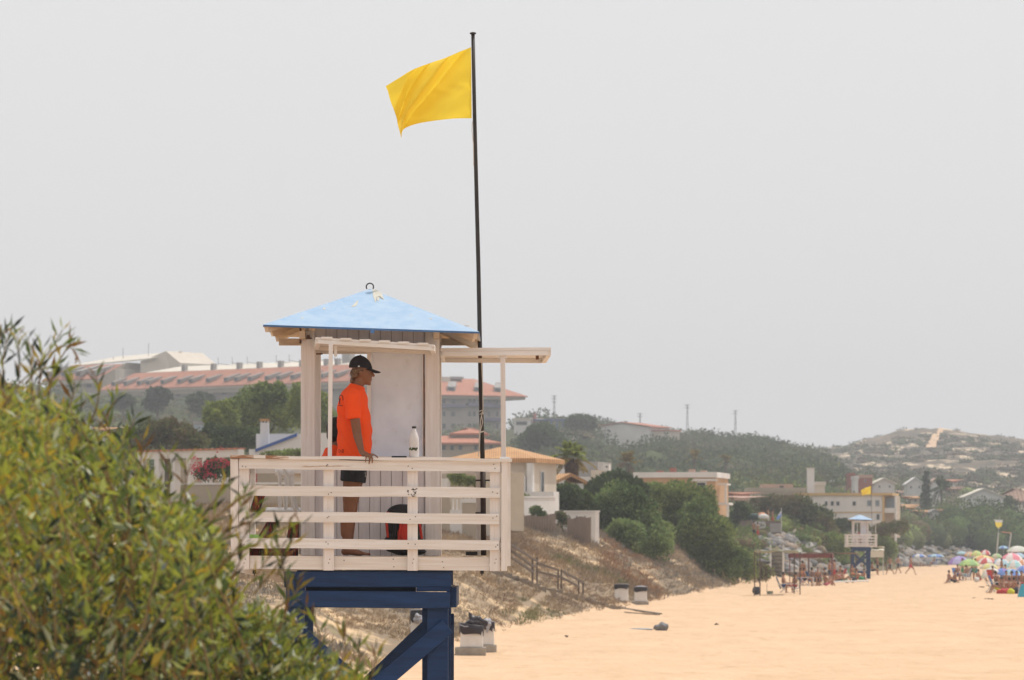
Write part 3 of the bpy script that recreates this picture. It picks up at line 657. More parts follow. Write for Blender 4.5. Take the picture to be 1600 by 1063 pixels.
# ================================================================ ground: beach, dunes, hills
def P_(Y, py): return (Y, za(py, Y))
TB = {   # photo column -> (distance, height) knots; P_(distance, row) where the photo shows the ground's row
 -400: [(40,.6),(90,2.5),(150,4.5),(250,7),(500,15),(800,28),(1000,39),(1200,40),(1700,36)],
 -50: [(40,.4),(90,1.6),(150,3.8),(230,5.6),(400,12),(700,23),P_(1000,606),(1200,38),(1700,34)],
 150: [(40,.2),(90,1.2),(130,2.6),(190,4.4),(260,6.2),(400,10.5),(700,20.5),P_(1000,618),(1200,36),(1700,32)],
 300: [(40,.0),(60,.3),(90,1.0),(130,2.2),(170,3.6),(190,4.3),(260,5.8),(400,8.8),(700,18),P_(1000,632),(1200,34),(1700,30)],
 450: [(40,-.2),(60,.1),(90,.6),(120,1.5),(150,2.9),(190,4.3),(260,5.4),(400,8.),(700,16.5),P_(1000,640),(1200,32),(1700,28)],
 550: [(40,-.3),(60,-.05),(90,.35),(112,.55),(132,1.2),(155,2.2),(190,3.8),(260,5.),(400,7.5),(700,15.5),P_(1000,652),(1200,30),(1700,27)],
 620: [(40,-.4),(90,-.1),(105,.12),(120,.45),(140,1.1),(165,2.1),(190,3.4),(260,4.8),(400,7.),(700,15),P_(1000,660),(1200,29),(1700,26)],
 700: [(40,-.5),(110,-.3),(125,.02),(140,.6),(160,1.5),(180,2.4),(200,3.2),(230,3.9),(260,4.6),(400,7),(700,14),P_(1000,672),(1200,27),(1700,25)],
 800: [(40,-.5),(135,-.3),(150,.02),(165,.55),(180,1.25),(200,2.2),(220,3.1),(245,3.9),(300,5),(400,7),(700,13.5),P_(950,672),(1200,27),(1700,25)],
 870: [(40,-.5),(155,-.3),(168,.02),(185,.7),(200,1.3),(222,2.3),(240,3.3),(260,3.9),(400,6.5),(700,13),P_(950,674),(1200,27),(1700,25)],
 930: [(40,-.5),(172,-.3),(187,.02),(203,.6),(220,1.4),(240,2.5),(256,3.35),(280,4.),(400,6),(700,12),P_(1000,684),(1250,25),(1700,24)],
 1000: [(40,-.5),(195,-.3),(213,.02),(240,1.0),(260,2.1),(282,3.0),(310,3.7),(400,5.5),(700,12),P_(1000,694),(1300,25),(1700,24)],
 1050: [(40,-.5),(220,-.3),(241,.02),(266,1.55),(286,2.4),(305,3.1),(340,3.8),(420,5),(700,12),P_(1050,698),(1300,25),(1700,24)],
 1110: [(40,-.5),(255,-.3),(278,.02),(300,.9),(320,1.9),(345,2.8),(380,3.6),(450,5),(700,11),P_(1050,701),(1300,25),(1700,24)],
 1160: [(40,-.5),(300,-.3),(318,.02),(340,.9),(360,2.0),(385,3.2),(430,4.),(500,6),(700,10.5),P_(1080,702),(1300,26),(1700,26)],
 1215: [(40,-.5),(350,-.3),(366,.02),(380,1.8),(392,3.3),(400,3.9),(450,4.2),(520,6),(700,10),P_(1100,706),(1300,28),(1700,28)],
 1260: [(40,-.5),(370,-.3),(384,.02),(398,1.8),(412,3.2),(450,4.2),(520,5.5),(700,10),P_(1050,722),(1500,34),(1700,33)],
 1310: [(40,-.5),(395,-.3),(415,.02),(428,1.5),(450,3.2),(520,4.8),(700,9),P_(1000,752),P_(1250,726),P_(1500,702),(1700,30)],
 1360: [(40,-.5),(430,-.3),(470,.02),(500,1.4),(530,3.),(600,4.6),(700,7.5),P_(950,758),P_(1250,722),P_(1500,690),(1700,34)],
 1410: [(40,-.5),(500,-.3),(555,.02),(585,1.5),(610,3.2),(700,5.5),P_(900,768),P_(1100,744),P_(1300,718),P_(1500,680),(1700,35)],
 1450: [(40,-.5),(540,-.3),(600,.02),(625,1.6),(650,3.3),(720,5.),P_(900,772),P_(1080,740),P_(1300,715),P_(1500,678.5),(1700,36)],
 1500: [(40,-.5),(570,-.3),(630,.02),(650,1.6),(680,3.4),(740,5.),P_(900,778),P_(1100,742),P_(1300,712),P_(1500,682),(1700,36)],
 1560: [(40,-.5),(590,-.3),(650,.02),(672,1.6),(700,3.4),(760,5.),P_(900,782),P_(1100,744),P_(1300,716),P_(1500,687),(1700,36)],
 1620: [(40,-.5),(600,-.3),(665,.02),(690,1.6),(715,3.4),(770,5.),P_(900,784),P_(1100,748),P_(1300,718),P_(1500,692),(1700,35)],
 1900: [(40,-.5),(640,-.3),(700,.02),(730,1.6),(760,3.4),(820,5.),(1000,11),(1300,24),(1500,34),(1700,33)],
 2600: [(40,-.5),(700,-.3),(780,.02),(820,1.6),(860,3.4),(920,5.),(1100,10),(1400,20),(1700,28)]}
TP = sorted(TB)
YS = np.concatenate([np.arange(40, 130, 1.5), np.arange(130, 330, 2.), np.arange(330, 560, 3.), np.arange(560, 1000, 6.), np.arange(1000, 1721, 8.)])
PX = np.concatenate([np.arange(-400, -50, 25.), np.arange(-50, 1640, 5.), np.arange(1640, 2601, 24.)])
colz = np.array([np.interp(YS, [k[0] for k in TB[p]], [k[1] for k in TB[p]]) for p in TP])
# soften each column a little along the depth
ker = np.array([.25,.5,.25])
for _ in range(2): colz[:,1:-1] = .25*colz[:,:-2]+.5*colz[:,1:-1]+.25*colz[:,2:]
TPa = np.array(TP, float)
def smooth_px(px):
    i = np.clip(np.searchsorted(TPa, px)-1, 0, len(TP)-2); f = np.clip((px-TPa[i])/(TPa[i+1]-TPa[i]), 0, 1)
    return i, f*f*(3-2*f)*.5+f*.5
def fbm(x, y, sd=0, oct=4):
    v = np.zeros_like(x); a = 1.; r_ = np.random.default_rng(sd)
    for o in range(oct):
        for k in range(3):
            th = r_.uniform(0, 6.28); fr = 2**o*r_.uniform(.7, 1.3); ph = r_.uniform(0, 6.28)
            v += a*np.sin(fr*(x*np.cos(th)+y*np.sin(th))+ph+1.3*np.sin(fr*.7*(x*np.sin(th)-y*np.cos(th))+ph*2))
        a *= .5
    return v/3
def ground_np(X_, Y_):
    X_ = np.asarray(X_, float); Y_ = np.maximum(np.asarray(Y_, float), 40.)
    px = np.clip(800+X_/Y_*F, -400, 2600); i, f = smooth_px(px)
    yi = np.clip(np.searchsorted(YS, Y_)-1, 0, len(YS)-2); g = np.clip((Y_-YS[yi])/(YS[yi+1]-YS[yi]), 0, 1)
    z = (1-f)*((1-g)*colz[i,yi]+g*colz[i,yi+1])+f*((1-g)*colz[i+1,yi]+g*colz[i+1,yi+1])
    amp = np.clip((z-.1)/1.2, 0, 1)*np.clip(Y_/350., .2, 1.)
    z = z+amp*.22*fbm(X_*.35, Y_*.16, 1)
    far = np.clip((Y_-650)/500, 0, 1)
    z = z+far*(1.6*fbm(X_*.045, Y_*.03, 5, 5)+.8*np.abs(fbm(X_*.16, Y_*.10, 8, 4)))
    return z
def gz(x, y): return float(ground_np(np.array([x]), np.array([y]))[0])
def gp(px, Y, dz=0.):                    # the ground point below a photo column at a distance
    x = xa(px, Y); return (x, Y, gz(x, Y)+dz)
def hitY(px, py, y0=95., y1=1400.):     # distance at which a sight line meets the ground
    ys_ = np.arange(y0, y1, .5); d = ground_np((px-HX)/F*ys_, ys_)-(CH+(HY-py)/F*ys_); d = np.maximum(d, -(CH+(HY-py)/F*ys_)); i = int(np.argmax(d >= 0)); return float(ys_[i]) if d.max() >= 0 else y1
SAND = mat('beach_sand', (.62,.43,.28), .95, scale=.6, col2=(.55,.38,.24), bump=.1, bscale=2.2, spec=.05, coords='Object', detail=8, col3=(.50,.345,.21), thr3=(.54,.70), scale3=1.3, stretch=(1,.35,1))
DUNE = mat('dune_scrub', (.30,.225,.15), .95, scale=.30, col2=(.22,.17,.12), bump=.10, bscale=1.5, spec=.03, detail=9, col3=(.60,.43,.26), thr3=(.50,.60), scale3=.33, stretch=(1,.45,1))
DUNEH = mat('hill_scrub', (.20,.155,.115), .95, scale=.2, col2=(.085,.08,.06), bump=.6, bscale=.35, spec=.02, detail=9, col3=(.56,.44,.31), thr3=(.535,.575), scale3=.13, stretch=(1,.35,1.4))
WOODF = mat('wood_floor', (.06,.075,.035), .95, scale=.08, col2=(.10,.09,.055), bump=.5, bscale=.3, spec=.02, detail=8)
VEGF = mat('garden_floor', (.12,.105,.06), .95, scale=.12, col2=(.19,.16,.10), bump=.2, bscale=.5, spec=.02, detail=8)
def gridmesh(name, px, ys, matfn, mats):
    PXm, YM = np.meshgrid(px, ys); XM = (PXm-HX)/F*YM; ZM = ground_np(XM, YM)
    V = np.stack([XM.ravel(), YM.ravel(), ZM.ravel()], 1); nx = len(px); ny = len(ys)
    a = (np.arange(ny-1)[:,None]*nx+np.arange(nx-1)[None,:]).ravel(); Q = np.stack([a, a+1, a+nx+1, a+nx], 1)
    c = V[Q].mean(1); mi = matfn(c, 800+c[:,0]/c[:,1]*F)
    o = fastmesh(name, V, Q, mi, mats, smooth=True); return tag(o, kind='structure')
yk = int(np.searchsorted(YS, 455))
def m1(c, px):
    n_ = fbm(c[:,0]*.5, c[:,1]*.25, 21)
    return np.where(c[:,2] < .12+.10*n_, 0, np.where((px > 1190)|((px < 300)&(c[:,1] > 240))|(c[:,1] > 330), 2, 1))
gridmesh('dunes', PX, YS[:yk+1], m1, [SAND, DUNE, VEGF])
def m2(c, px):
    n_ = fbm(c[:,0]*.05, c[:,1]*.03, 33)
    sc_ = (px > 1270+25*n_)&(c[:,1] > 860)
    return np.where(sc_, 0, np.where(c[:,1] < 700, 2, 1))
gridmesh('hills', PX, YS[yk:], m2, [DUNEH, WOODF, VEGF])
# beach: one sheet to the horizon, with trampled relief
xs = np.concatenate([np.linspace(-3000,-60,14), np.linspace(-50,90,160), np.linspace(100,3000,14)]); ys = np.concatenate([np.linspace(-300,34,12), np.linspace(36,420,330), np.linspace(424,760,60), np.linspace(800,6000,20)])
XM, YM = np.meshgrid(xs, ys); ZM = .07*fbm(XM*.9, YM*.45, 2, 4)*np.clip((YM-60)/40, 0, 1)+.04*fbm(XM*.12, YM*.07, 4)
ZM = np.where(XM > 75, ZM-np.clip((XM-75)*.03, 0, 2), ZM)
V = np.stack([XM.ravel(), YM.ravel(), ZM.ravel()], 1); nx = len(xs)
a = (np.arange(len(ys)-1)[:,None]*nx+np.arange(nx-1)[None,:]).ravel(); Q = np.stack([a, a+1, a+nx+1, a+nx], 1)
tag(fastmesh('sand', V, Q, np.zeros(len(Q)), [SAND], smooth=True), kind='structure')
WAT = mat('sea_water', (.05,.12,.14), .15, scale=.2, bump=.05, bscale=.8)
tag(MB().add([(84,-300,-.12),(6000,-300,-.12),(6000,6000,-.12),(84,6000,-.12)], [(0,1,2,3)]).build('sea', WAT, origin=(0,0,0)), kind='structure')
# the dune the photographer stands on
def near_h(x, y): 
    return 1.25*np.clip((34-y)/14, 0, 1)*np.clip((6-x)/7, 0, 1)-.25+.25*np.clip((34-y)/14, 0, 1)*np.clip((-x)/10, 0, 1)*1.5+.05*fbm(x*.9, y*.9, 9)
xs = np.linspace(-40, 8, 60); ys = np.linspace(-40, 36, 80); XM, YM = np.meshgrid(xs, ys)
V = np.stack([XM.ravel(), YM.ravel(), near_h(XM, YM).ravel()], 1); nx = 60
a = (np.arange(79)[:,None]*nx+np.arange(59)[None,:]).ravel(); Q = np.stack([a, a+1, a+nx+1, a+nx], 1)
tag(fastmesh('dune_top', V, Q, np.zeros(len(Q)), [DUNE], smooth=True), kind='structure')
# ================================================================ dry grass and scrub on the dune face (stuff)
STRAW = [mat('straw_a', (.30,.215,.13), .9, transl=.2, scale=.4), mat('straw_b', (.235,.155,.10), .9, transl=.2, scale=.4), mat('straw_c', (.20,.175,.145), .9, transl=.2, scale=.4), mat('straw_green', (.16,.16,.07), .9, transl=.2, scale=.4), mat('straw_rust', (.26,.125,.06), .9, transl=.2, scale=.4), mat('straw_pale', (.40,.30,.19), .9, transl=.2, scale=.4)]
def blades(name, C, hs, n, mi, mats, spread=.28, wd=.02, parent=None):
    m = len(C); tot = m*n; base = np.repeat(C, n, 0); h = np.repeat(hs, n)*rng.uniform(.45, 1.1, tot)
    th = rng.uniform(0, 2*np.pi, tot); rr = np.repeat(hs, n)*spread*np.sqrt(rng.uniform(0, 1, tot))*1.6
    b = base+np.stack([rr*np.cos(th), rr*np.sin(th), -0.02+0*rr], 1)
    lean = rng.uniform(.1, .9, tot)*h; t2 = th+rng.normal(0, .7, tot)
    tip = b+np.stack([lean*np.cos(t2), lean*np.sin(t2), h*rng.uniform(.5, 1, tot)], 1)
    ph = rng.uniform(0, np.pi, tot); wv = np.stack([np.cos(ph), np.sin(ph)*.4, 0*ph], 1)*(wd*rng.uniform(.6, 1.5, tot)*np.repeat(hs, n)/.4)[:,None]
    mid = (b+tip)/2+np.array([0,0,1])*(h*.12)[:,None]
    V = np.stack([b-wv*.6, mid-wv, tip, mid+wv], 1).reshape(-1, 3); Q = np.arange(tot*4).reshape(-1, 4)
    return fastmesh(name, V, Q, np.repeat(mi, n), mats, parent)
# tufts scattered by region noise, thinner where bare sand shows
N = 85000; Yt = rng.uniform(92, 345, N); pxs = rng.uniform(250, 1200, N); Xt_ = (pxs-800)/F*Yt; zt_ = ground_np(Xt_, Yt)
den = fbm(Xt_*.33, Yt*.13, 14, 4)+.55*(pxs > 935); keep = (zt_ > .10+.12*rng.uniform(-1, 1, N))&(den > -.42+rng.normal(0, .2, N))&(zt_ < 5.5)&(rng.uniform(0,1,N) < np.clip(Yt/180., .35, 1))
keep &= ~((np.abs(pxs-(790+(Yt-150)*1.9)) < 6)&(Yt > 150)&(Yt < 190))
Xt_, Yt, zt_, pxk = Xt_[keep], Yt[keep], zt_[keep], pxs[keep]; n1 = len(Xt_)
reg = fbm(Xt_*.22, Yt*.10, 17, 3); reg2 = fbm(Xt_*.4, Yt*.2, 19, 3)
mi = np.where(reg > 1.1, 4, np.where(reg > .15, 1, np.where(reg > -.35, 0, 2))); mi = np.where(rng.uniform(0,1,n1) < .35, rng.integers(0, 3, n1), mi); mi = np.where(reg2 > 1.0, 3, mi); mi = np.where(rng.uniform(0,1,n1) < .12, 5, mi)
mi = np.where((np.abs(pxk-860) < 50)&(np.abs(Yt-158) < 14)&(rng.uniform(0,1,n1) < .75), 3, mi)
mi = np.where((np.abs(pxk-985) < 45)&(np.abs(Yt-243) < 16)&(rng.uniform(0,1,n1) < .35), 4, mi)
hsz = rng.uniform(.12, .36, n1)*(1+.35*reg2)*np.clip(Yt/200, .75, 1.2)
o = blades('dry_grass', np.stack([Xt_, Yt, zt_], 1), hsz, 15, mi, STRAW, wd=.013); tag(o, kind='stuff')
# ================================================================ foliage helpers
def gm(n, c, c2=None, t=.42): return mat(n, c, .42, col2=c2, var=.3, scale=.9, transl=t, spec=.45)
def leafcloud(C, D, L, W, fold=.15):
    """one kite shaped leaf per row of C, along D, length L, width W"""
    n = len(C); D = D/np.linalg.norm(D, axis=1)[:,None]
    r_ = rng.normal(size=(n,3)); S_ = np.cross(D, r_); S_ /= np.linalg.norm(S_, axis=1)[:,None]+1e-9; Nn = np.cross(D, S_)
    L = L[:,None]; W = W[:,None]
    p0 = C; p1 = C+D*L*.45+S_*W*.5+Nn*L*.04; p2 = C+D*L-Nn*L*.08; p3 = C+D*L*.45-S_*W*.5+Nn*L*.04
    return np.stack([p0,p1,p2,p3], 1).reshape(-1,3), np.arange(n*4).reshape(-1,4)
def blobpts(blobs, n, inner=.45, lump=.22, sd=0, top=0.):
    """points in the outer shell of lumpy ellipsoids; blobs (x,y,z,rx,ry,rz)"""
    B = np.array(blobs, float); wgt = (B[:,3]*B[:,5]+B[:,3]*B[:,4]+B[:,4]*B[:,5]); k = rng.choice(len(B), n, p=wgt/wgt.sum())
    d = rng.normal(size=(n,3)); d /= np.linalg.norm(d, axis=1)[:,None]
    d[:,2] = np.where((d[:,2] < -.35)&(rng.uniform(0,1,n) < .6), -d[:,2], d[:,2])
    fr = 1+lump*fbm(d[:,0]*3.1+k*1.7, d[:,1]*3.1+d[:,2]*2.7+k, sd+3, 3)
    r_ = (inner+(1-inner)*rng.uniform(0,1,n)**.45)*fr
    return B[k,:3]+d*B[k,3:]*r_[:,None], d, k
def crown(name, blobs, n, leaf, mats, parent=None, asp=.55, inner=.45, lump=.34, up=.25, core=True, sd=0, droop=0., origin=None, wts=None):
    P, d, k = blobpts(blobs, n, inner, lump, sd)
    D = d*.7+rng.normal(size=(n,3))*.8; D[:,2] += up-droop
    L = leaf*rng.uniform(.55, 1.35, n); V, Q = leafcloud(P, D, L, L*asp)
    # leaf colour goes paler or darker from clump to clump
    cl = fbm(P[:,0]/leaf*.16, (P[:,1]+P[:,2]*1.3)/leaf*.16, sd+40, 3)*1.3+(P[:,2]-P[:,2].mean())/(P[:,2].std()+.01)*.0+rng.normal(0, .4, n); m = len(mats)
    mi = np.clip(((cl+1.3)/2.6*m).astype(int), 0, m-1)
    if core:
        cv = []; cf = []
        for b in blobs:
            mb = MB().ell(b[:3], (b[3]*.62, b[4]*.62, b[5]*.62), 12); v = np.array(mb.v); dd = (v-np.array(b[:3]))
            fr = 1+.20*fbm(dd[:,0]/b[3]*4, dd[:,1]/b[4]*4+dd[:,2]/b[5]*3, sd+7, 3)
            v = np.array(b[:3])+dd*fr[:,None]; o_ = sum(len(c) for c in cv)
            cv.append(v); cf += [tuple(i+o_+len(V) for i in f) for f in mb.f]
        Vc = np.concatenate([V]+cv); Qc = np.concatenate([Q, np.array(cf)]); mi = np.concatenate([mi, np.full(len(cf), m//2)]); V, Q = Vc, Qc
    o = origin or (float(np.mean([b[0] for b in blobs])), float(np.mean([b[1] for b in blobs])), float(min(b[2]-b[5] for b in blobs)))
    return fastmesh(name, V, Q, mi, mats, parent, origin=o)
G_LIME = gm('leaf_lime', (.36,.40,.06)); G_MID = gm('leaf_mid', (.13,.185,.04)); G_DK = gm('leaf_dark', (.018,.036,.014), t=.2); G_YEL = gm('leaf_yellow', (.50,.36,.04)); G_BRN = gm('leaf_brown', (.24,.12,.03)); G_GRY = gm('leaf_grey', (.20,.24,.12)); G_GLINT = gm('leaf_glint', (.50,.52,.34))
def tg(n, c, c2=None, t=.35): return mat(n, c, .85, col2=c2, var=.3, scale=.9, transl=t, spec=.08)
T_DK = tg('tree_dark', (.072,.105,.042)); T_MD = tg('tree_mid', (.145,.205,.065)); T_LT = tg('tree_light', (.27,.33,.10)); T_OL = tg('tree_olive', (.18,.195,.075)); T_BR = tg('tree_brown', (.20,.15,.085))
PINE = [tg('pine_dark', (.050,.078,.038), t=.25), tg('pine_mid', (.082,.122,.05), t=.25), tg('pine_light', (.13,.17,.065), t=.3)]
BARK = mat('bark', (.16,.12,.085), .95, scale=6, col2=(.08,.06,.045), stretch=(1,1,.3), bump=.02)
# ---------------- the near shrub: long narrow leaves on arching stems
r = thing('shrub', (-2.0, 16.5, .9), 'large leafy shrub with narrow green and yellowing leaves in the lower left foreground', 'shrub')
LM = [G_DK, G_MID, G_LIME, G_YEL, G_GRY, G_BRN, G_GLINT]
def bpt(px, py, Y): v = at(px, py, Y); return v
# outline of the foliage in the photo: column -> topmost row of the dense mass
oc = [-200,0,60,110,150,180,230,300,340,380,430,480,520,560,600]; orow = [590,592,600,626,650,680,722,786,835,925,955,985,1018,1055,1100]
stems = MB(); Lp = []; Ld = []; Lm = []; Ls = []
NS = 7600
for s_ in range(NS):
    Y = random.uniform(13.4, 18.6); px = random.uniform(-170, 585) if s_ % 9 else random.uniform(-60, 350)
    if px > 340 and Y < 14.5: Y += 2.
    tp = np.interp(px, oc, orow)+(14*math.sin(px*.052+.6)+9*math.sin(px*.117+1))*min(1, max(0, (px-60)/120))
    py = tp+random.random()**1.35*(1250-tp)+6+random.uniform(-8, 8)
    if px > 300 and random.random() < .55: py = tp+random.random()**1.2*140
    cn = fbm(np.array([px*.021]), np.array([py*.024+Y*.9]), 77, 3)[0]
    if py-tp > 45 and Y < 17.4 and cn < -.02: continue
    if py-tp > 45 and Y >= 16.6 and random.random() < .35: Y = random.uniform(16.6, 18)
    tip = bpt(px, py, Y); ln = random.uniform(.22, .55)
    az = random.uniform(0, 6.28); lean = random.uniform(.1, .75)
    if px > 330: az = random.uniform(-1.2, 1.2)
    d = Vector((math.cos(az)*lean+.12, math.sin(az)*lean, 1.)).normalized()
    base = tip-d*ln; nl = random.randint(7, 12)
    kind = random.random(); zc = fbm(np.array([tip.x*3.2]), np.array([tip.z*3.2+tip.y*.5]), 50, 3)[0]*1.7+.15
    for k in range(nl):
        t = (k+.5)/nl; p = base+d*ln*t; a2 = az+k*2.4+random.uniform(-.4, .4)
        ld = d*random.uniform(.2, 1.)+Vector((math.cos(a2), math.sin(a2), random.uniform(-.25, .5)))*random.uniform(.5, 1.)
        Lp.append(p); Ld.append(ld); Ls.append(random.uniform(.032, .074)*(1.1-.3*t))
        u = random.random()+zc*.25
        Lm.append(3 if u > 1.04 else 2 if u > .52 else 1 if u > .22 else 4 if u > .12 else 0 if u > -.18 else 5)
        if Y > 16.8 and py-tp > 60 and random.random() < .72: Lm[-1] = 0  # deep leaves take the darkest colour, painting the shade inside the shrub
        if zc < -.9 and random.random() < .5: Lm[-1] = 0  # shaded pockets between clumps painted with the same dark leaf
        if random.random() < .05: Lm[-1] = 6  # scattered pale leaves paint bright highlights into the foliage
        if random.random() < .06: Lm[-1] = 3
    if s_ % 5 == 0: stems.tube([base-d*.1, base+d*ln*.5, tip], [.0045,.003,.0015], 4, cap=False)
# single sprigs that stand out against the sky, the houses and the tower
sprigs = [([(8,600),(5,560),(18,515)],15.5),([(60,640),(62,590),(66,545)],15.8),([(40,600),(70,560),(98,515)],16.2),([(48,640),(50,590),(44,530)],15),([(30,590),(30,560),(28,525)],14.6),([(70,620),(95,560),(116,538)],16.5),([(60,600),(88,545),(120,552)],15.6),([(10,610),(-5,560),(2,520)],16),([(95,660),(112,625),(116,596)],16),([(118,690),(150,640),(150,590)],15.5),([(120,720),(160,660),(182,622)],16.4),([(150,740),(185,700),(210,655)],15.6),([(190,790),(215,740),(222,690)],15.2),([(170,720),(172,680),(160,640)],16.2),([(240,820),(262,770),(262,712)],14.8),([(260,820),(290,760),(283,715)],15),([(250,820),(235,770),(225,718)],15.3),([(300,830),(330,790),(352,755)],15.4),([(280,860),(335,810),(392,768)],14.6),([(300,880),(360,820),(384,770)],14.9),([(300,870),(360,835),(400,790)],14.8),([(330,900),(375,850),(395,805)],14.6),([(340,880),(400,850),(448,822)],14.7),([(350,960),(400,900),(425,860)],14.4),([(340,940),(370,890),(380,850)],15),([(432,900),(440,870),(425,835)],14.9),([(395,930),(435,880),(470,820)],14.8),([(430,990),(450,940),(440,880)],14.7),([(430,950),(460,930),(463,905)],14.8),([(480,1040),(500,1000),(478,950)],15),([(520,1063),(540,1020),(528,985)],15),([(540,1080),(560,1040),(556,1005)],15.2),([(560,1090),(583,1050),(585,1020)],15.2),([(0,650),(30,600),(70,575)],14.4),([(130,700),(120,660),(135,625)],15.7),([(20,640),(0,600),(-12,545)],15.2),([(75,650),(80,600),(100,580)],15)]
NSP = len(Lp)
for pts, Y in sprigs:
    P3 = [bpt(px, py, Y) for px, py in pts]; 
    path = []
    for k in range(9):
        t = k/8; path.append((1-t)**2*P3[0]+2*t*(1-t)*(P3[1]*2-(P3[0]+P3[2])/2)+t*t*P3[2])
    stems.tube(path, [.004*(1-.07*k) for k in range(9)], 5, cap=False)
    for k in range(1, 9):
        for e in range(2 if k > 4 else 1):
            p = path[k]; d = (path[k]-path[k-1]).normalized(); a2 = k*2.3+e*3+random.uniform(-.3, .3)
            Lp.append(p); Ld.append(d*.8+Vector((math.cos(a2)*.9, math.sin(a2)*.5, random.uniform(-.2, .3)))*random.uniform(.5, 1.1)); Ls.append(random.uniform(.05, .088)*(1 if k < 8 else .8)); Lm.append(random.choice([0,1,1,2,2,0,5,3]))
Lp = np.array([tuple(p) for p in Lp]); Ld = np.array([tuple(p) for p in Ld]); Ls = np.array(Ls)
wr_ = rng.uniform(.20, .34, len(Ls)); wr_[NSP:] = rng.uniform(.13, .20, len(Ls)-NSP); V, Q = leafcloud(Lp, Ld, Ls, Ls*wr_)
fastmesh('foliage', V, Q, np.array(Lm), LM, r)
for b in range(26):
    px = random.uniform(-100, 480); t_ = np.interp(px, oc, orow)+60; tip = bpt(px, t_+random.uniform(0, 160), random.uniform(14.5, 18)); rt = Vector((-1.9+random.uniform(-.5, .7), 16.5+random.uniform(-.8, .8), .75))
    mid = (tip+rt)/2+Vector((random.uniform(-.2, .2), random.uniform(-.2, .2), random.uniform(.0, .35))); stems.tube([rt, (rt+mid)/2, mid, (mid+tip)/2, tip], [.022,.017,.012,.008,.004], 6, cap=False)
stems.build('stems', mat('shrub_bark', (.28,.21,.09), .9, scale=10, col2=(.16,.10,.05)), r, fix=False)
# ================================================================ buildings
def tile(name, c1, c2, scale, axis='X'):
    m = mat(name, c1, .85, col2=c2, scale=1.2, bump=.02, bscale=3)
    nt = m.node_tree; N = nt.nodes; L = nt.links; p = N['Principled BSDF']
    wv = N.new('ShaderNodeTexWave'); wv.bands_direction = axis; wv.inputs['Scale'].default_value = scale; wv.inputs['Distortion'].default_value = .7; wv.inputs['Detail'].default_value = 2
    tc = N.new('ShaderNodeTexCoord'); L.new(tc.outputs['Object'], wv.inputs['Vector'])
    src = p.inputs['Base Color'].links[0].from_socket
    mx = N.new('ShaderNodeMix'); mx.data_type = 'RGBA'; mx.blend_type = 'MULTIPLY'; mx.inputs[0].default_value = .45
    L.new(src, mx.inputs[6]); L.new(wv.outputs['Color'], mx.inputs[7]); L.new(mx.outputs[2], p.inputs['Base Color'])
    return m
TILE_O = tile('orange_tiles', (.62,.36,.17), (.50,.26,.12), 2.4); TILE_P = tile('salmon_tiles', (.56,.24,.15), (.46,.185,.115), 1.1); TILE_B = tile('brown_tiles', (.36,.23,.17), (.28,.17,.12), .5)
WHT = mat('limewash', (.70,.67,.64), .85, scale=.5, col2=(.60,.57,.54)); CRM = mat('cream_render', (.62,.55,.46), .85, scale=.5, col2=(.55,.48,.40)); BEI = mat('beige_render', (.42,.35,.27), .85, scale=.6, col2=(.36,.30,.23))
GRB = mat('grey_beige_render', (.38,.335,.29), .85, scale=.3, col2=(.33,.29,.25)); TAN = mat('tan_brick', (.50,.32,.18), .85, scale=.8, col2=(.43,.27,.15)); OCH = mat('ochre_trim', (.55,.36,.15), .85)
BRK = mat('red_brick', (.32,.12,.09), .9, scale=1); CRF = mat('cream_sheet_roof', (.66,.60,.50), .6, scale=.3, col2=(.6,.54,.45)); GRY = mat('grey_concrete', (.34,.32,.30), .9, scale=1, col2=(.27,.25,.235)); PINKB = mat('pink_render', (.50,.32,.25), .85, scale=.6)
GLS = mat('dark_pane', (.05,.055,.065), .25, spec=.5, var=.3); SHD = mat('dark_opening', (.06,.055,.055), .9, var=.3); LILP = mat('lilac_railing', (.16,.14,.22), .6); BLT = mat('blue_trim', (.05,.11,.33), .6); WIN_F = mat('window_white', (.6,.58,.56), .6)
DOR = mat('dormer_tiles', (.30,.25,.22), .9, scale=.6)
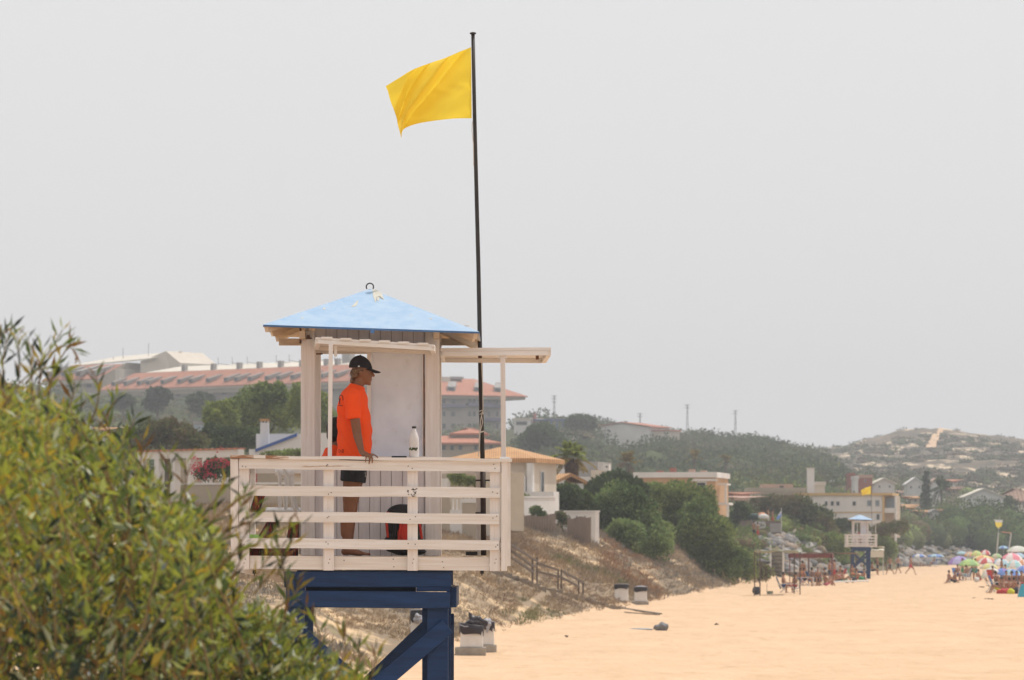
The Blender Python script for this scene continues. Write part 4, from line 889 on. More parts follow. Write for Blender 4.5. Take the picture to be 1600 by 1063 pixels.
class Bld:
    def __init__(s, name, label, cat, px0, px1, Y0, Y1, zb=None, group=None):
        s.A = Vector((xa(px0,Y0), Y0, 0)); s.B = Vector((xa(px1,Y1), Y1, 0)); s.U = (s.B-s.A).normalized(); s.W = (s.B-s.A).length; s.V = Vector((-s.U.y, s.U.x, 0))
        s.zb = zb if zb is not None else min(gz(s.A.x, s.A.y), gz(s.B.x, s.B.y))-.6
        c = (s.A+s.B)/2; s.r = thing(name, (c.x, c.y, s.zb), label, cat, group)
    def P(s, u, v, z): p = s.A+s.U*u+s.V*v; return (p.x, p.y, z)
    def u(s, px):      # distance along the front at a photo column
        k = (px-800)/F; return (k*s.A.y-s.A.x)/(s.U.x-k*s.U.y)
    def z(s, px, py): y = s.A.y+s.U.y*s.u(px); return za(py, y)
    def box(s, u0, u1, v0, v1, z0, z1): return [s.P(u0,v0,z0),s.P(u1,v0,z0),s.P(u1,v1,z0),s.P(u0,v1,z0),s.P(u0,v0,z1),s.P(u1,v0,z1),s.P(u1,v1,z1),s.P(u0,v1,z1)]
    def part(s, name, m, *boxes, parent=None):
        mb = MB()
        for b in boxes: mb.hexa(s.box(*b))
        return mb.build(name, m, parent or s.r)
    def win(s, px0, px1, py0, py1, fm=None, pm=None, v=0., name='window'):
        u0, u1 = s.u(px0), s.u(px1); z1, z0 = s.z(px0, py0), s.z(px0, py1); t = min(.09, (u1-u0)*.13)
        f = s.part(name, fm or WIN_F, (u0,u1,v-.06,v-.002,z0,z0+t), (u0,u1,v-.06,v-.002,z1-t,z1), (u0,u0+t,v-.059,v-.003,z0+t,z1-t), (u1-t,u1,v-.059,v-.003,z0+t,z1-t))
        s.part('pane', pm or GLS, (u0+t,u1-t,v-.02,v-.004,z0+t,z1-t), parent=f); return f
    def swin(s, v0, v1, z0, z1, u, fm=None, name='window'):   # on the right hand end wall
        f = s.part(name, fm or WIN_F, (u+.002,u+.06,v0,v1,z0,z0+.07), (u+.002,u+.06,v0,v1,z1-.07,z1), (u+.003,u+.059,v0,v0+.07,z0+.07,z1-.07), (u+.003,u+.059,v1-.07,v1,z0+.07,z1-.07))
        s.part('pane', GLS, (u+.004,u+.02,v0+.07,v1-.07,z0+.07,z1-.07), parent=f)
    def hip(s, u0, u1, v0, v1, z0, z1, m, name='roof', inset=None, th=.25, shift=0.):
        vm = (v0+v1)/2; i = (v1-v0)/2 if inset is None else inset
        r0, r1 = s.P(u0+i+shift,vm,z1), s.P(u1-i+shift,vm,z1); c = [s.P(u0,v0,z0),s.P(u1,v0,z0),s.P(u1,v1,z0),s.P(u0,v1,z0)]; lo = [(p[0],p[1],p[2]-th) for p in c]
        mb = MB(); mb.add(c+[r0,r1]+lo, [(0,1,5,4),(1,2,5),(2,3,4,5),(3,0,4),(0,6,7,1),(1,7,8,2),(2,8,9,3),(3,9,6,0),(9,8,7,6)])
        return mb.build(name, m, s.r)
    def gab(s, u0, u1, v0, v1, z0, z1, m, axis='v', name='roof', th=.2):
        """two slopes; ridge runs along u, or along v (gable faces the front)"""
        mb = MB()
        if axis == 'u':
            vm = (v0+v1)/2
            for a, b in ((v0, vm), (v1, vm)): mb.hexa([s.P(u0,a,z0-th),s.P(u1,a,z0-th),s.P(u1,b,z1-th),s.P(u0,b,z1-th),s.P(u0,a,z0),s.P(u1,a,z0),s.P(u1,b,z1),s.P(u0,b,z1)])
        else:
            um = (u0+u1)/2
            for a, b in ((u0, um), (u1, um)): mb.hexa([s.P(a,v0,z0-th),s.P(a,v1,z0-th),s.P(b,v1,z1-th),s.P(b,v0,z1-th),s.P(a,v0,z0),s.P(a,v1,z0),s.P(b,v1,z1),s.P(b,v0,z1)])
        return mb.build(name, m, s.r, fix=False)
    def gwall(s, u0, u1, v0, v1, z0, z1, zr, m, name='wall'):   # wall whose front is a gable
        um = (u0+u1)/2; mb = MB(); f = [s.P(u0,v0,z0),s.P(u1,v0,z0),s.P(u1,v0,z1),s.P(um,v0,zr),s.P(u0,v0,z1)]; b = [s.P(u0,v1,z0),s.P(u1,v1,z0),s.P(u1,v1,z1),s.P(um,v1,zr),s.P(u0,v1,z1)]
        mb.add(f+b, [(0,1,2,3,4),(9,8,7,6,5)]+[(i,(i+1)%5,5+(i+1)%5,5+i) for i in range(5)]); return mb.build(name, m, s.r)
# ---- long terracotta hotel on the left skyline
b = Bld('hotel', 'long hotel on the left skyline, its salmon roof lined with sloping dormers', 'hotel', 158, 575, 1010, 950, zb=24)
L_ = b.W; ze = b.z(160, 611); 
b.part('wall', GRB, (2,L_-1,1.8,16,24,ze-.6)); b.part('eave', BEI, (-1,L_,0,1.2,ze-1.3,ze-.45), (-1,L_,-.5,.8,ze-.449,ze))
def msl(name, u0, u1, v0, z0, v1, z1, sh, m, th=.3, par=None): # sheared roof slope
    mb = MB(); mb.hexa([b.P(u0,v0,z0-th),b.P(u1,v0,z0-th),b.P(u1+sh,v1,z1-th),b.P(u0+sh,v1,z1-th),b.P(u0,v0,z0),b.P(u1,v0,z0),b.P(u1+sh,v1,z1),b.P(u0+sh,v1,z1)]); return mb.build(name, m, par or b.r)
zt = ze+4.0
msl('mansard_roof', -.8, L_-.5, -.5, ze+.25, 5.5, zt, 6., TILE_P)
msl('sheet_roof', 8, L_-1, 6.2, zt+.1, 14, zt+1.6, 3, CRF)
k = 0
for px in (172,191,212,226,249,275,293,320,348,364,385,412,430,452,476,497,520,545):
    u = b.u(px)-.5; z = ze+1.0
    d = MB().hexa([b.P(u,.7,z+.1),b.P(u+1.4,.7,z+.1),b.P(u+3.4,2.6,z+1.6),b.P(u+2.0,2.6,z+1.6),b.P(u,.7,z+1.0),b.P(u+1.4,.7,z+1.0),b.P(u+3.5,2.7,z+1.9),b.P(u+2.0,2.7,z+1.9)]).build('dormer', DOR, b.r)
    MB().hexa([b.P(u+.2,.62,z+.2),b.P(u+1.2,.62,z+.2),b.P(u+1.2,.69,z+.2),b.P(u+.2,.69,z+.2),b.P(u+.2,.62,z+.9),b.P(u+1.2,.62,z+.9),b.P(u+1.2,.69,z+.9),b.P(u+.2,.69,z+.9)]).build('pane', GLS, d)
for px in (223,268,308,339,372,405,443,460): u = b.u(px)+6; b.part('chimney', GRY, (u,u+1.,6.2,7.2,zt-.2,zt+1.5))
b.part('chimney', GRY, (b.u(467)+4,b.u(467)+6.4,9,10.6,zt,zt+3.6))
for px in (240,262,285,330,350,390,420,440): u = b.u(px)+7; MB().beam(b.P(u,13,zt+1.9), b.P(u+4.5,13,zt+1.3), .18, .12).beam(b.P(u,13,zt+1.), b.P(u,13,zt+3.2), .12, .12).build('roof_aerial', GRY, b.r)
for i, px in enumerate(range(265, 560, 24)): b.win(px, px+8, b_y:=613+ (-.03)*(px-160)+4, b_y+5, GRB, SHD, v=1.8)
for px in (282,330,378,426): u = b.u(px); b.part('balcony', LILP, (u,u+4.5,.6,1.75,ze-3.6,ze-2.6))
# upper left block with the cream gabled roof
b = Bld('hotel', 'hotel block at the far left with cream gabled roof above four salmon dormer bays', 'hotel', 66, 152, 1035, 1025, zb=28)
L_ = b.W; ze = b.z(100, 594.5); b.part('wall', GRB, (1,L_-1,1.5,22,28,ze-.3)); b.part('eave', BEI, (0,L_,0,1.4,ze-.9,ze))
msl('mansard_roof', 0, L_, 0, ze+.2, 5, ze+3.6, 4.2, TILE_P)
MB().add([b.P(L_,0,28),b.P(L_+.3,0,28),b.P(L_+4.4,5,ze+3.9),b.P(L_+4.4,14,ze+3.9),b.P(L_+.3,14,28),b.P(L_+.2,0,ze+.3)], [(0,1,5),(1,5,2),(1,2,3,4)]).build('end_wall', BEI, b.r, fix=False)
b.part('end_wall', CRM, (L_+.4,L_+4.2,3.,14,28,ze+2.4))
for px in (76,96,119,142): 
    u = b.u(px)-.6; z = ze+.9; d = MB().hexa([b.P(u,.3,z),b.P(u+1.9,.3,z),b.P(u+4,4.3,z+1.9),b.P(u+2.2,4.3,z+1.9),b.P(u,.3,z+1.2),b.P(u+1.9,.3,z+1.2),b.P(u+4.1,4.5,z+2.5),b.P(u+2.2,4.5,z+2.5)]).build('dormer', GRY, b.r)
    MB().hexa([b.P(u+.3,.2,z+.1),b.P(u+1.5,.2,z+.1),b.P(u+1.5,.29,z+.1),b.P(u+.3,.29,z+.1),b.P(u+.3,.2,z+1.),b.P(u+1.5,.2,z+1.),b.P(u+1.5,.29,z+1.),b.P(u+.3,.29,z+1.)]).build('pane', GLS, d)
zr = za(554, 1045)
MB().hexa([b.P(b.u(78),6,zr-3.3),b.P(b.u(205),6,zr-2.1),b.P(b.u(222),14,zr-.2),b.P(b.u(120),14,zr-1.0),b.P(b.u(78),6,zr-3),b.P(b.u(205),6,zr-1.8),b.P(b.u(222),14,zr+.1),b.P(b.u(120),14,zr-.7)]).build('sheet_roof', CRF, b.r)
u0, u1, u2 = b.u(190), b.u(214), b.u(241)
MB().add([b.P(u0,6.5,28),b.P(u2,9,28),b.P(u2,9,zr-2.9),b.P(u1+.9,9,zr-.1),b.P(u0,6.5,zr-2.4),b.P(u0,22,28),b.P(u2,22,28),b.P(u2,22,zr-2.9),b.P(u1+.9,22,zr-.1),b.P(u0,22,zr-2.4)], [(0,1,2,3,4),(9,8,7,6,5),(1,6,7,2),(2,7,8,3),(3,8,9,4)]).build('gable_wall', CRM, b.r)
for px in (80,96,112,128,140): b.win(px, px+9, 598, 606, GRB, SHD, v=1.5)
b.part('balcony', GRY, (2,L_-2,.3,1.3,ze-4.2,ze-3.2))
for px, t in ((132,560),(147,547),(187,541)): MB().tube([b.P(b.u(px),10,ze), b.P(b.u(px),10,za(t,1045))], .07, 4).build('aerial', GRY, b.r)
# right end block with hip roof
b = Bld('hotel', 'hotel block right of the hut, salmon hip roof over four storeys with lilac balconies', 'hotel', 600, 794, 985, 1000, zb=18)
ze = b.z(700, 617.5); L_ = b.W; ua = b.u(757)
b.part('wall', GRB, (0,ua,0,14,18,ze-.3), (ua+.01,L_-.3,2.2,14,18,ze-.31)); b.part('eave', BEI, (-1,L_+3.6,-1.4,15,ze-.8,ze-.05))
b.hip(-1.2, L_+4., -1.8, 15.4, ze, b.z(700, 589.5), TILE_P, inset=9)
b.part('sheet_roof', CRF, (2,b.u(720),5,12,b.z(700,594)-.5,b.z(700,587.5)))
for px in (671,706,748,779): u = b.u(px); d = MB().hexa([b.P(u-1,.2,ze+.9),b.P(u+1,.2,ze+.9),b.P(u+2.8,3,ze+2.6),b.P(u+.8,3,ze+2.6),b.P(u-1,.2,ze+1.9),b.P(u+1,.2,ze+1.9),b.P(u+2.8,3,ze+3.2),b.P(u+.8,3,ze+3.2)]).build('dormer', GRY, b.r); b.part('pane', GLS, (u-.7,u+.6,.1,.19,ze+1.,ze+1.7), parent=d)
for row in (622.5,642,661,680):
    for px in (691,705,731,738,747): b.win(px, px+5.5 if px != 705 else px+6.5, row+.5, row+9, GRB, GLS)
    for px in (761,769,782): b.win(px, px+4.5, row, row+9, GRB, GLS, v=2.2)
for px, py in ((686,632),(728,630),(757,653),(686,672),(757,632)):
    u = b.u(px); b.part('balcony', LILP, (u,u+(6 if px < 740 else 5),-1.3 if px < 740 else .6,-.01 if px<740 else 2.19,b.z(px,py+4.5),b.z(px,py)))
for py in (631,654,672): u = b.u(793); b.part('end_balcony', LILP if py == 654 else BEI, (L_-.28,L_+1.4,4,9,b.z(790,py+7),b.z(790,py)))
b.part('roof_plant', GRY, (b.u(722),b.u(741),5,9,b.z(700,591),b.z(700,587)), (b.u(701),b.u(703),4,5,b.z(700,591),b.z(700,584)))
# lower salmon roofed pavilion in front of it
b = Bld('apartment_building', 'low apartment building with stepped salmon roofs between the hut post and the flagpole', 'building', 640, 776, 640, 640, zb=7)
ze = b.z(700, 692); b.part('wall', BEI, (0,b.W,0,12,7,ze-.2)); b.hip(-1, b.W+.9, -.9, 12.6, ze, b.z(700,679.5), TILE_P, inset=5)
b.part('upper_wall', BEI, (b.u(704),b.u(757),4,10,ze,b.z(700,676))); b.hip(b.u(702), b.u(763), 3.3, 10.8, b.z(700,676), b.z(700,667), TILE_P, name='upper_roof', inset=3.4)
for px in (690,703,716,740,752,764): b.win(px, px+7, 695.5, 704, GRB, GLS)
# ---- villa with orange tiles
b = Bld('villa', 'cream villa with orange tiled hip roof right behind the tower rail', 'house', 690, 832, 259.5, 258, zb=3.)
ze = b.z(800, 716.5); b.part('wall', CRM, (0,b.W,0,5.2,3,ze-.25)); b.part('cornice', WHT, (-.1,b.W+.12,-.12,5.3,ze-.27,ze-.1))
b.hip(b.u(702)-.1, b.u(841), -.5, 5.8, ze, b.z(800,697), TILE_O, inset=2.4)
b.swin(1.6, 2.4, ze-2.0, ze-.7, b.W)
b.part('terrace', WHT, (b.u(770),b.W+1.6,-1.2,-.05,3,b.z(800,769)), (b.u(820),b.u(825),-.6,-.2,b.z(800,769),b.z(800,744)))
b.part('porch_column', WHT, (b.W-.2,b.W+.15,-.5,-.15,b.z(800,769)-.02,ze-.28))
# white boundary walls, reed fence
def wall(label, px0, px1, Y0, Y1, py0, py1, depth=.3, m=WHT, down=1.8, cap=True, name='garden_wall', pyb=None):
    b = Bld(name, label, 'wall', px0, px1, Y0, Y1); za0, za1 = za(py0,Y0), za(py1,Y1); mb = MB()
    b0 = min(gz(b.A.x,b.A.y), gz(b.B.x,b.B.y), za0-down*.3)-.4
    mb.add([b.P(0,0,b0),b.P(b.W,0,b0),b.P(b.W,depth,b0),b.P(0,depth,b0),b.P(0,0,za0),b.P(b.W,0,za1),b.P(b.W,depth,za1),b.P(0,depth,za0)], [(3,2,1,0),(4,5,6,7),(0,1,5,4),(1,2,6,5),(2,3,7,6),(3,0,4,7)])
    mb.build('wall_face', m, b.r)
    if cap: MB().add([b.P(-.04,-.04,za0+.002),b.P(b.W+.04,-.04,za1+.002),b.P(b.W+.04,depth+.04,za1+.002),b.P(-.04,depth+.04,za0+.002),b.P(-.04,-.04,za0+.09),b.P(b.W+.04,-.04,za1+.09),b.P(b.W+.04,depth+.04,za1+.09),b.P(-.04,depth+.04,za0+.09)], [(3,2,1,0),(4,5,6,7),(0,1,5,4),(1,2,6,5),(2,3,7,6),(3,0,4,7)]).build('coping', WHT, b.r)
    return b
wall('white garden wall below the cream villa, left of the palm', 796, 868, 247, 252, 778, 778)
wall('white wall end pier at the right end of the reed fence', 877, 930, 249, 247, 800.5, 800.5)
RD = mat('reed_screen', (.30,.23,.18), .95, scale=3, col2=(.20,.15,.12), stretch=(8,8,.5))
for lab, p0, p1, t in (('sagging brown reed fence under the white garden wall', 798, 868, 806), ('short brown reed fence panel before the white wall pier', 886, 923, 808)):
    b = Bld('reed_fence', lab, 'fence', p0, p1, 242, 240); mb = MB(); n = int(b.W/.09)
    for i in range(n):
        u = b.W*i/n; zt_ = za(t+1.6*math.sin(i*.35)+1.2*math.sin(i*.11+1), 241); g0 = gz(*b.P(u,0,0)[:2]); mb.hexa(b.box(u,u+.08,.01*(i%2),.02+.01*(i%2),g0-.2,zt_))
    mb.build('reed_panel', RD, b.r, fix=False)
    for i in range(0, n, 9): u = b.W*i/n; b.part('fence_post', GRY, (u,u+.07,.04,.11,gz(*b.P(u,0,0)[:2])-.3,za(t-2,241)))
# ---- white houses behind the palm
b = Bld('house', 'white stepped house behind the tall palm', 'house', 838, 944, 310, 309, zb=3.5); b.part('wall', WHT, (0,b.u(905),1.5,7,3.5,b.z(870,722)), (b.u(893),b.W,0,5,3.5,b.z(920,745)))
b.part('roof', GRY, (b.u(900),b.u(930),1,6,b.z(920,745),b.z(920,721))); b.part('stair_wall', CRM, (b.u(925),b.u(946),-.4,-.05,3.5,b.z(930,735)))
c_ = b.part('chimney', WHT, (b.u(944.5),b.u(953),-.3,.3,4,b.z(945,726))); b.part('chimney_opening', SHD, (b.u(948),b.u(951),-.32,-.301,b.z(945,731),b.z(945,728.5)), parent=c_)
b.win(855, 861, 735, 748); b.win(914, 920, 752, 764)
b = Bld('porch', 'little orange tiled porch between villa and palm', 'porch', 849, 868, 268, 266, zb=4); b.gab(0, b.W, 0, 2, b.z(855,752), b.z(855,740), TILE_O, 'u'); b.part('wall', WHT, (.1,b.W-.1,.3,1.8,4,b.z(855,756)))
# ---- tan brick flat roofed building
b = Bld('house', 'tan brick flat-roofed house with white parapet above the dark green trees', 'house', 992, 1118, 333, 332, zb=3.5)
zp = b.z(1050, 746.5); b.part('wall', TAN, (0,b.W,0,8,3.5,zp)); b.part('parapet', WHT, (-.12,b.W+.12,-.12,8.1,zp+.003,b.z(1050,738)))
b.part('lintel', WHT, (b.u(1076),b.W+.1,-.1,-.003,b.z(1090,752),b.z(1090,748.5))); b.win(1088, 1104, 752.6, 764.5); b.win(1046, 1056, 756, 766)
for px, h, m in ((1018,735,BRK),(1038,731,BRK),(1068,733,PINKB),(1086,735,PINKB)): u = b.u(px); b.part('chimney', m, (u,u+.45,3,3.45,b.z(1050,738)-.3,za(h,334)))
b.part('balcony', WHT, (b.W+.13,b.W+.95,.5,3.,b.z(1118,789),b.z(1118,785.5))); b.part('balcony', WHT, (b.W+.13,b.W+.8,.5,2.8,b.z(1118,758),b.z(1118,755.5))); b.part('porch_column', WHT, (b.W+.75,b.W+.92,.55,.7,3.4,b.z(1118,789)-.002)); b.part('porch_column', WHT, (b.W+.6,b.W+.75,.6,.75,b.z(1118,785.4),b.z(1118,758.1)))
# ---- left: house with blue trim, arcade, terrace wall
b = Bld('house', 'white house with blue roof edge and tall chimney left of the hut', 'house', 389, 520, 258, 258, zb=4.5)
MB().add([b.P(0,0,4.5),b.P(b.W,0,4.5),b.P(b.W,0,b.z(470,676)),b.P(b.u(462),0,b.z(462,678.5)),b.P(b.u(400),0,b.z(400,702)),b.P(0,0,b.z(389,702)),b.P(0,6,4.5),b.P(b.W,6,4.5),b.P(b.W,6,b.z(470,676)),b.P(b.u(462),6,b.z(462,678.5)),b.P(b.u(400),6,b.z(400,702)),b.P(0,6,b.z(389,702))], [(0,1,2,3,4,5),(11,10,9,8,7,6)]+[(i,(i+1)%6,6+(i+1)%6,6+i) for i in range(6)]).build('wall', WHT, b.r)
b.part('rear_wing', WHT, (b.u(390),b.u(470),6.5,9,4.5,za(679,266)))
MB().hexa([b.P(b.u(399),-.15,b.z(399,706.5)),b.P(b.u(464),-.15,b.z(464,682)),b.P(b.u(464),6.1,b.z(464,682)),b.P(b.u(399),6.1,b.z(399,706.5)),b.P(b.u(399),-.15,b.z(399,702)),b.P(b.u(464),-.15,b.z(464,677)),b.P(b.u(464),6.1,b.z(464,677)),b.P(b.u(399),6.1,b.z(399,702))]).build('blue_roof_edge', BLT, b.r)
c_ = b.part('chimney', WHT, (b.u(405),b.u(418.5),1,1.5,5.5,b.z(410,660))); b.part('chimney_cap', TILE_O, (b.u(404),b.u(419.5),.95,1.55,b.z(410,657.5),b.z(410,654)), parent=c_); b.part('chimney_stem', WHT, (b.u(406),b.u(408),1,1.5,b.z(410,660),b.z(410,657.5)), (b.u(411),b.u(413),1,1.5,b.z(410,660),b.z(410,657.5)), (b.u(416),b.u(418),1,1.5,b.z(410,660),b.z(410,657.5)), parent=c_)
b.win(478, 487, 686, 700)
b = Bld('arcade', 'white arcade with brown arches behind the shrub tips', 'arcade', 214, 372, 212, 206, zb=3.8); zt_ = b.z(290, 704.5)
b.part('parapet', WHT, (0,b.W,0,.35,b.z(290,716),zt_)); b.part('tiled_edge', TILE_P, (0,b.W,-.1,.45,zt_+.003,zt_+.07)); b.part('rear_wall', BEI, (0,b.W,2.4,2.6,3.8,b.z(290,716)))
for px in range(216, 372, 25): b.part('pillar', WHT, (b.u(px),b.u(px+7),0,.34,3.8,b.z(290,716)-.003))
wall('plain beige terrace wall running behind the left end of the tower', 282, 480, 196, 194, 758, 757, m=BEI)
b = Bld('house', 'cream single-storey house seen between the top rails left of the hut', 'house', 388, 500, 222, 222, zb=4); b.part('wall', CRM, (0,b.W,0,5,4,b.z(420,741))); b.part('roof', TILE_O, (b.u(420),b.W,-.3,5,b.z(420,740.8),b.z(420,736))); b.win(432, 445, 746, 752)
b = Bld('house', 'white low house seen through the rails right of the hut', 'house', 640, 742, 232, 230, zb=3.5); b.part('wall', BEI, (0,b.W,0,5,3.5,b.z(700,737))); b.part('plinth', WHT, (b.u(680),b.u(704),-.4,-.01,3.5,b.z(700,748))); b.win(706, 718, 776, 792)
b = Bld('terrace', 'white posts and walls of a terrace seen through the lower rails', 'terrace', 676, 760, 205, 204); zt_ = b.z(700, 765)
b.part('wall', BEI, (0,b.u(703),0,.3,2.5,zt_), (b.u(722),b.u(744),0,.3,2.5,b.z(730,786))); b.part('white_band', WHT, (b.u(722),b.u(744),-.03,.33,b.z(730,786)+.003,b.z(730,779)), (b.u(703),b.u(722),0,.3,2.4,b.z(730,797)))
for px in (705,711,717): b.part('post', WHT, (b.u(px),b.u(px+1.6),.1,.18,b.z(730,797)+.002,b.z(730,780)))
wall('pale retaining wall with dark shrub above, right of the rail corner', 684, 790, 218, 216, 764, 766, m=CRM)
# ---- hilltop buildings
b = Bld('villa', 'grey-white hilltop villa with shallow gable and red ridge', 'house', 930, 1013, 960, 955, zb=22); z1_ = b.z(940, 668); b.gwall(0, b.W, 0, 12, 22, z1_, b.z(965,661.5), WHT); b.gab(-.6, b.W+.6, -.4, 12, z1_+.15, b.z(965,661.5)+.3, TILE_P); b.part('annex', CRM, (b.W,b.W+4,2,8,22,b.z(1013,674))); b.part('annex_roof', TILE_P, (b.W,b.W+4.3,1.8,8.2,b.z(1013,674)+.003,b.z(1013,671.5)))
b.win(950, 955, 672, 676)
b = Bld('house', 'long low hillside house with brown tiled roof left of the hilltop villa', 'house', 872, 930, 900, 905, zb=19); MB().hexa([b.P(0,0,b.z(875,673)),b.P(b.W,0,b.z(928,684)),b.P(b.W,6,b.z(928,681)),b.P(0,6,b.z(875,668)),b.P(0,0,b.z(875,672)),b.P(b.W,0,b.z(928,683)),b.P(b.W,6,b.z(928,680)),b.P(0,6,b.z(875,667))]).build('roof', TILE_O, b.r)
b.part('wall', CRM, (.3,b.W-3,.5,5.5,19,b.z(900,681))); b.win(880, 884, 679, 682)
b = Bld('house', 'white hilltop pavilion with long blue pergola before the round pine', 'house', 803, 890, 930, 925, zb=22); b.part('wall', WHT, (0,b.u(829),0,7,22,b.z(810,656))); b.part('parapet', CRM, (-.2,b.u(830),-.2,7.1,b.z(810,656)+.003,b.z(810,653.5))); b.win(806, 824, 658.5, 665); b.part('chimney', BRK, (b.u(830),b.u(832.5),1,2,24,b.z(830,645.5)))
b.part('pergola_beam', BLT, (b.u(833),b.W,0,5,b.z(850,657),b.z(850,655.3))); b.part('pergola_screen', GRY, (b.u(833),b.u(845),1,4,24,b.z(850,657)-.003))
for px in (851,860,869,878,886): b.part('pergola_post', BLT, (b.u(px),b.u(px)+.2,.1,.3,20,b.z(850,657)-.003))
def smallhouse(label, px0, px1, pyt, Y, zb_, m, rm=None, rh=0, kind='hip', wins=(), D=7, tilt=0, name='house'):
    b = Bld(name, label, 'house', px0, px1, Y, Y+tilt, zb=zb_); ze = b.z((px0+px1)/2, pyt)
    if kind == 'flat': b.part('wall', m, (0,b.W,0,D,zb_,ze)); b.part('parapet', rm or WHT, (-.1,b.W+.1,-.1,D+.1,ze+.003,ze+.45))
    elif kind == 'gable': zr = b.z((px0+px1)/2, pyt-rh); b.gwall(0, b.W, 0, D, zb_, ze, zr, m); b.gab(-.3, b.W+.3, -.3, D+.2, ze+.05, zr+.25, rm)
    else: b.part('wall', m, (.3,b.W-.3,0,D,zb_,ze-.1)); b.hip(-.2, b.W+.2, -.5, D+.5, ze, b.z((px0+px1)/2, pyt-rh), rm)
    for w_ in wins: b.win(*w_)
    return b
# ---- town on the right
b = smallhouse('long beige flat building beside the tall white chimney tower', 1171, 1258, 768.5, 500, 5, BEI, BEI, kind='flat', D=9); b.part('upper_storey', PINKB, (b.u(1193),b.u(1241),2,8,b.z(1200,768),b.z(1200,756.5))); b.part('vent', SHD, (b.u(1220),b.u(1226),1.9,1.99,b.z(1200,762),b.z(1200,759)))
b = Bld('chimney_tower', 'tall white square tower rising over the flat roofs', 'tower', 1261.5, 1272.5, 505, 505, zb=5); b.part('shaft', WHT, (0,b.W,0,.9,5,b.z(1265,732.5))); b.part('cap', CRM, (-.06,b.W+.06,-.06,.96,b.z(1265,732.5)+.003,b.z(1265,731)))
smallhouse('small cream house right of the tall white tower', 1273, 1289, 759, 510, 5, CRM, CRM, kind='flat')
b = Bld('apartment_building', 'white two-storey building with ochre cornice and dark windows behind the far tower', 'building', 1243, 1378, 490, 488.5, zb=3.5)
zt_ = b.z(1300, 774.5); b.part('wall', WHT, (0,b.W,0,9,3.5,zt_)); b.part('cornice', OCH, (-.2,b.u(1395),-.25,9,zt_+.003,b.z(1300,770.5))); b.part('string_course', OCH, (b.u(1295),b.W,-.08,-.003,b.z(1300,801.5),b.z(1300,800)))
for x0, x1 in ((1288.5,1293.5),(1297.5,1303.5),(1306,1312.5),(1331.5,1338)): b.win(x0, x1, 783, 791)
for x0, x1 in ((1354,1363),(1367,1375)): b.win(x0, x1, 781, 792, pm=mat('pale_glass', (.22,.25,.28), .2))
for x0, x1 in ((1369,1375),): b.win(x0, x1, 803, 813)
for px in (1379,1398): b.part('pillar', OCH if px < 1390 else WHT, (b.u(px),b.u(px+3),-.1,.25,2,zt_))
b.part('balcony', WHT, (b.u(1382),b.u(1398),.0,.12,b.z(1390,800),b.z(1390,794)), );  b.part('balcony_floor', WHT, (b.u(1382),b.u(1400),0,2.5,b.z(1390,801.5),b.z(1390,800.05))); b.part('recess_wall', BEI, (b.W,b.u(1397),2.5,9,3.5,zt_-.01)); b.part('balcony_glass', mat('pale_glass', (.22,.25,.28), .2), (b.u(1383),b.u(1397),1.9,1.95,b.z(1390,794),b.z(1390,778)))
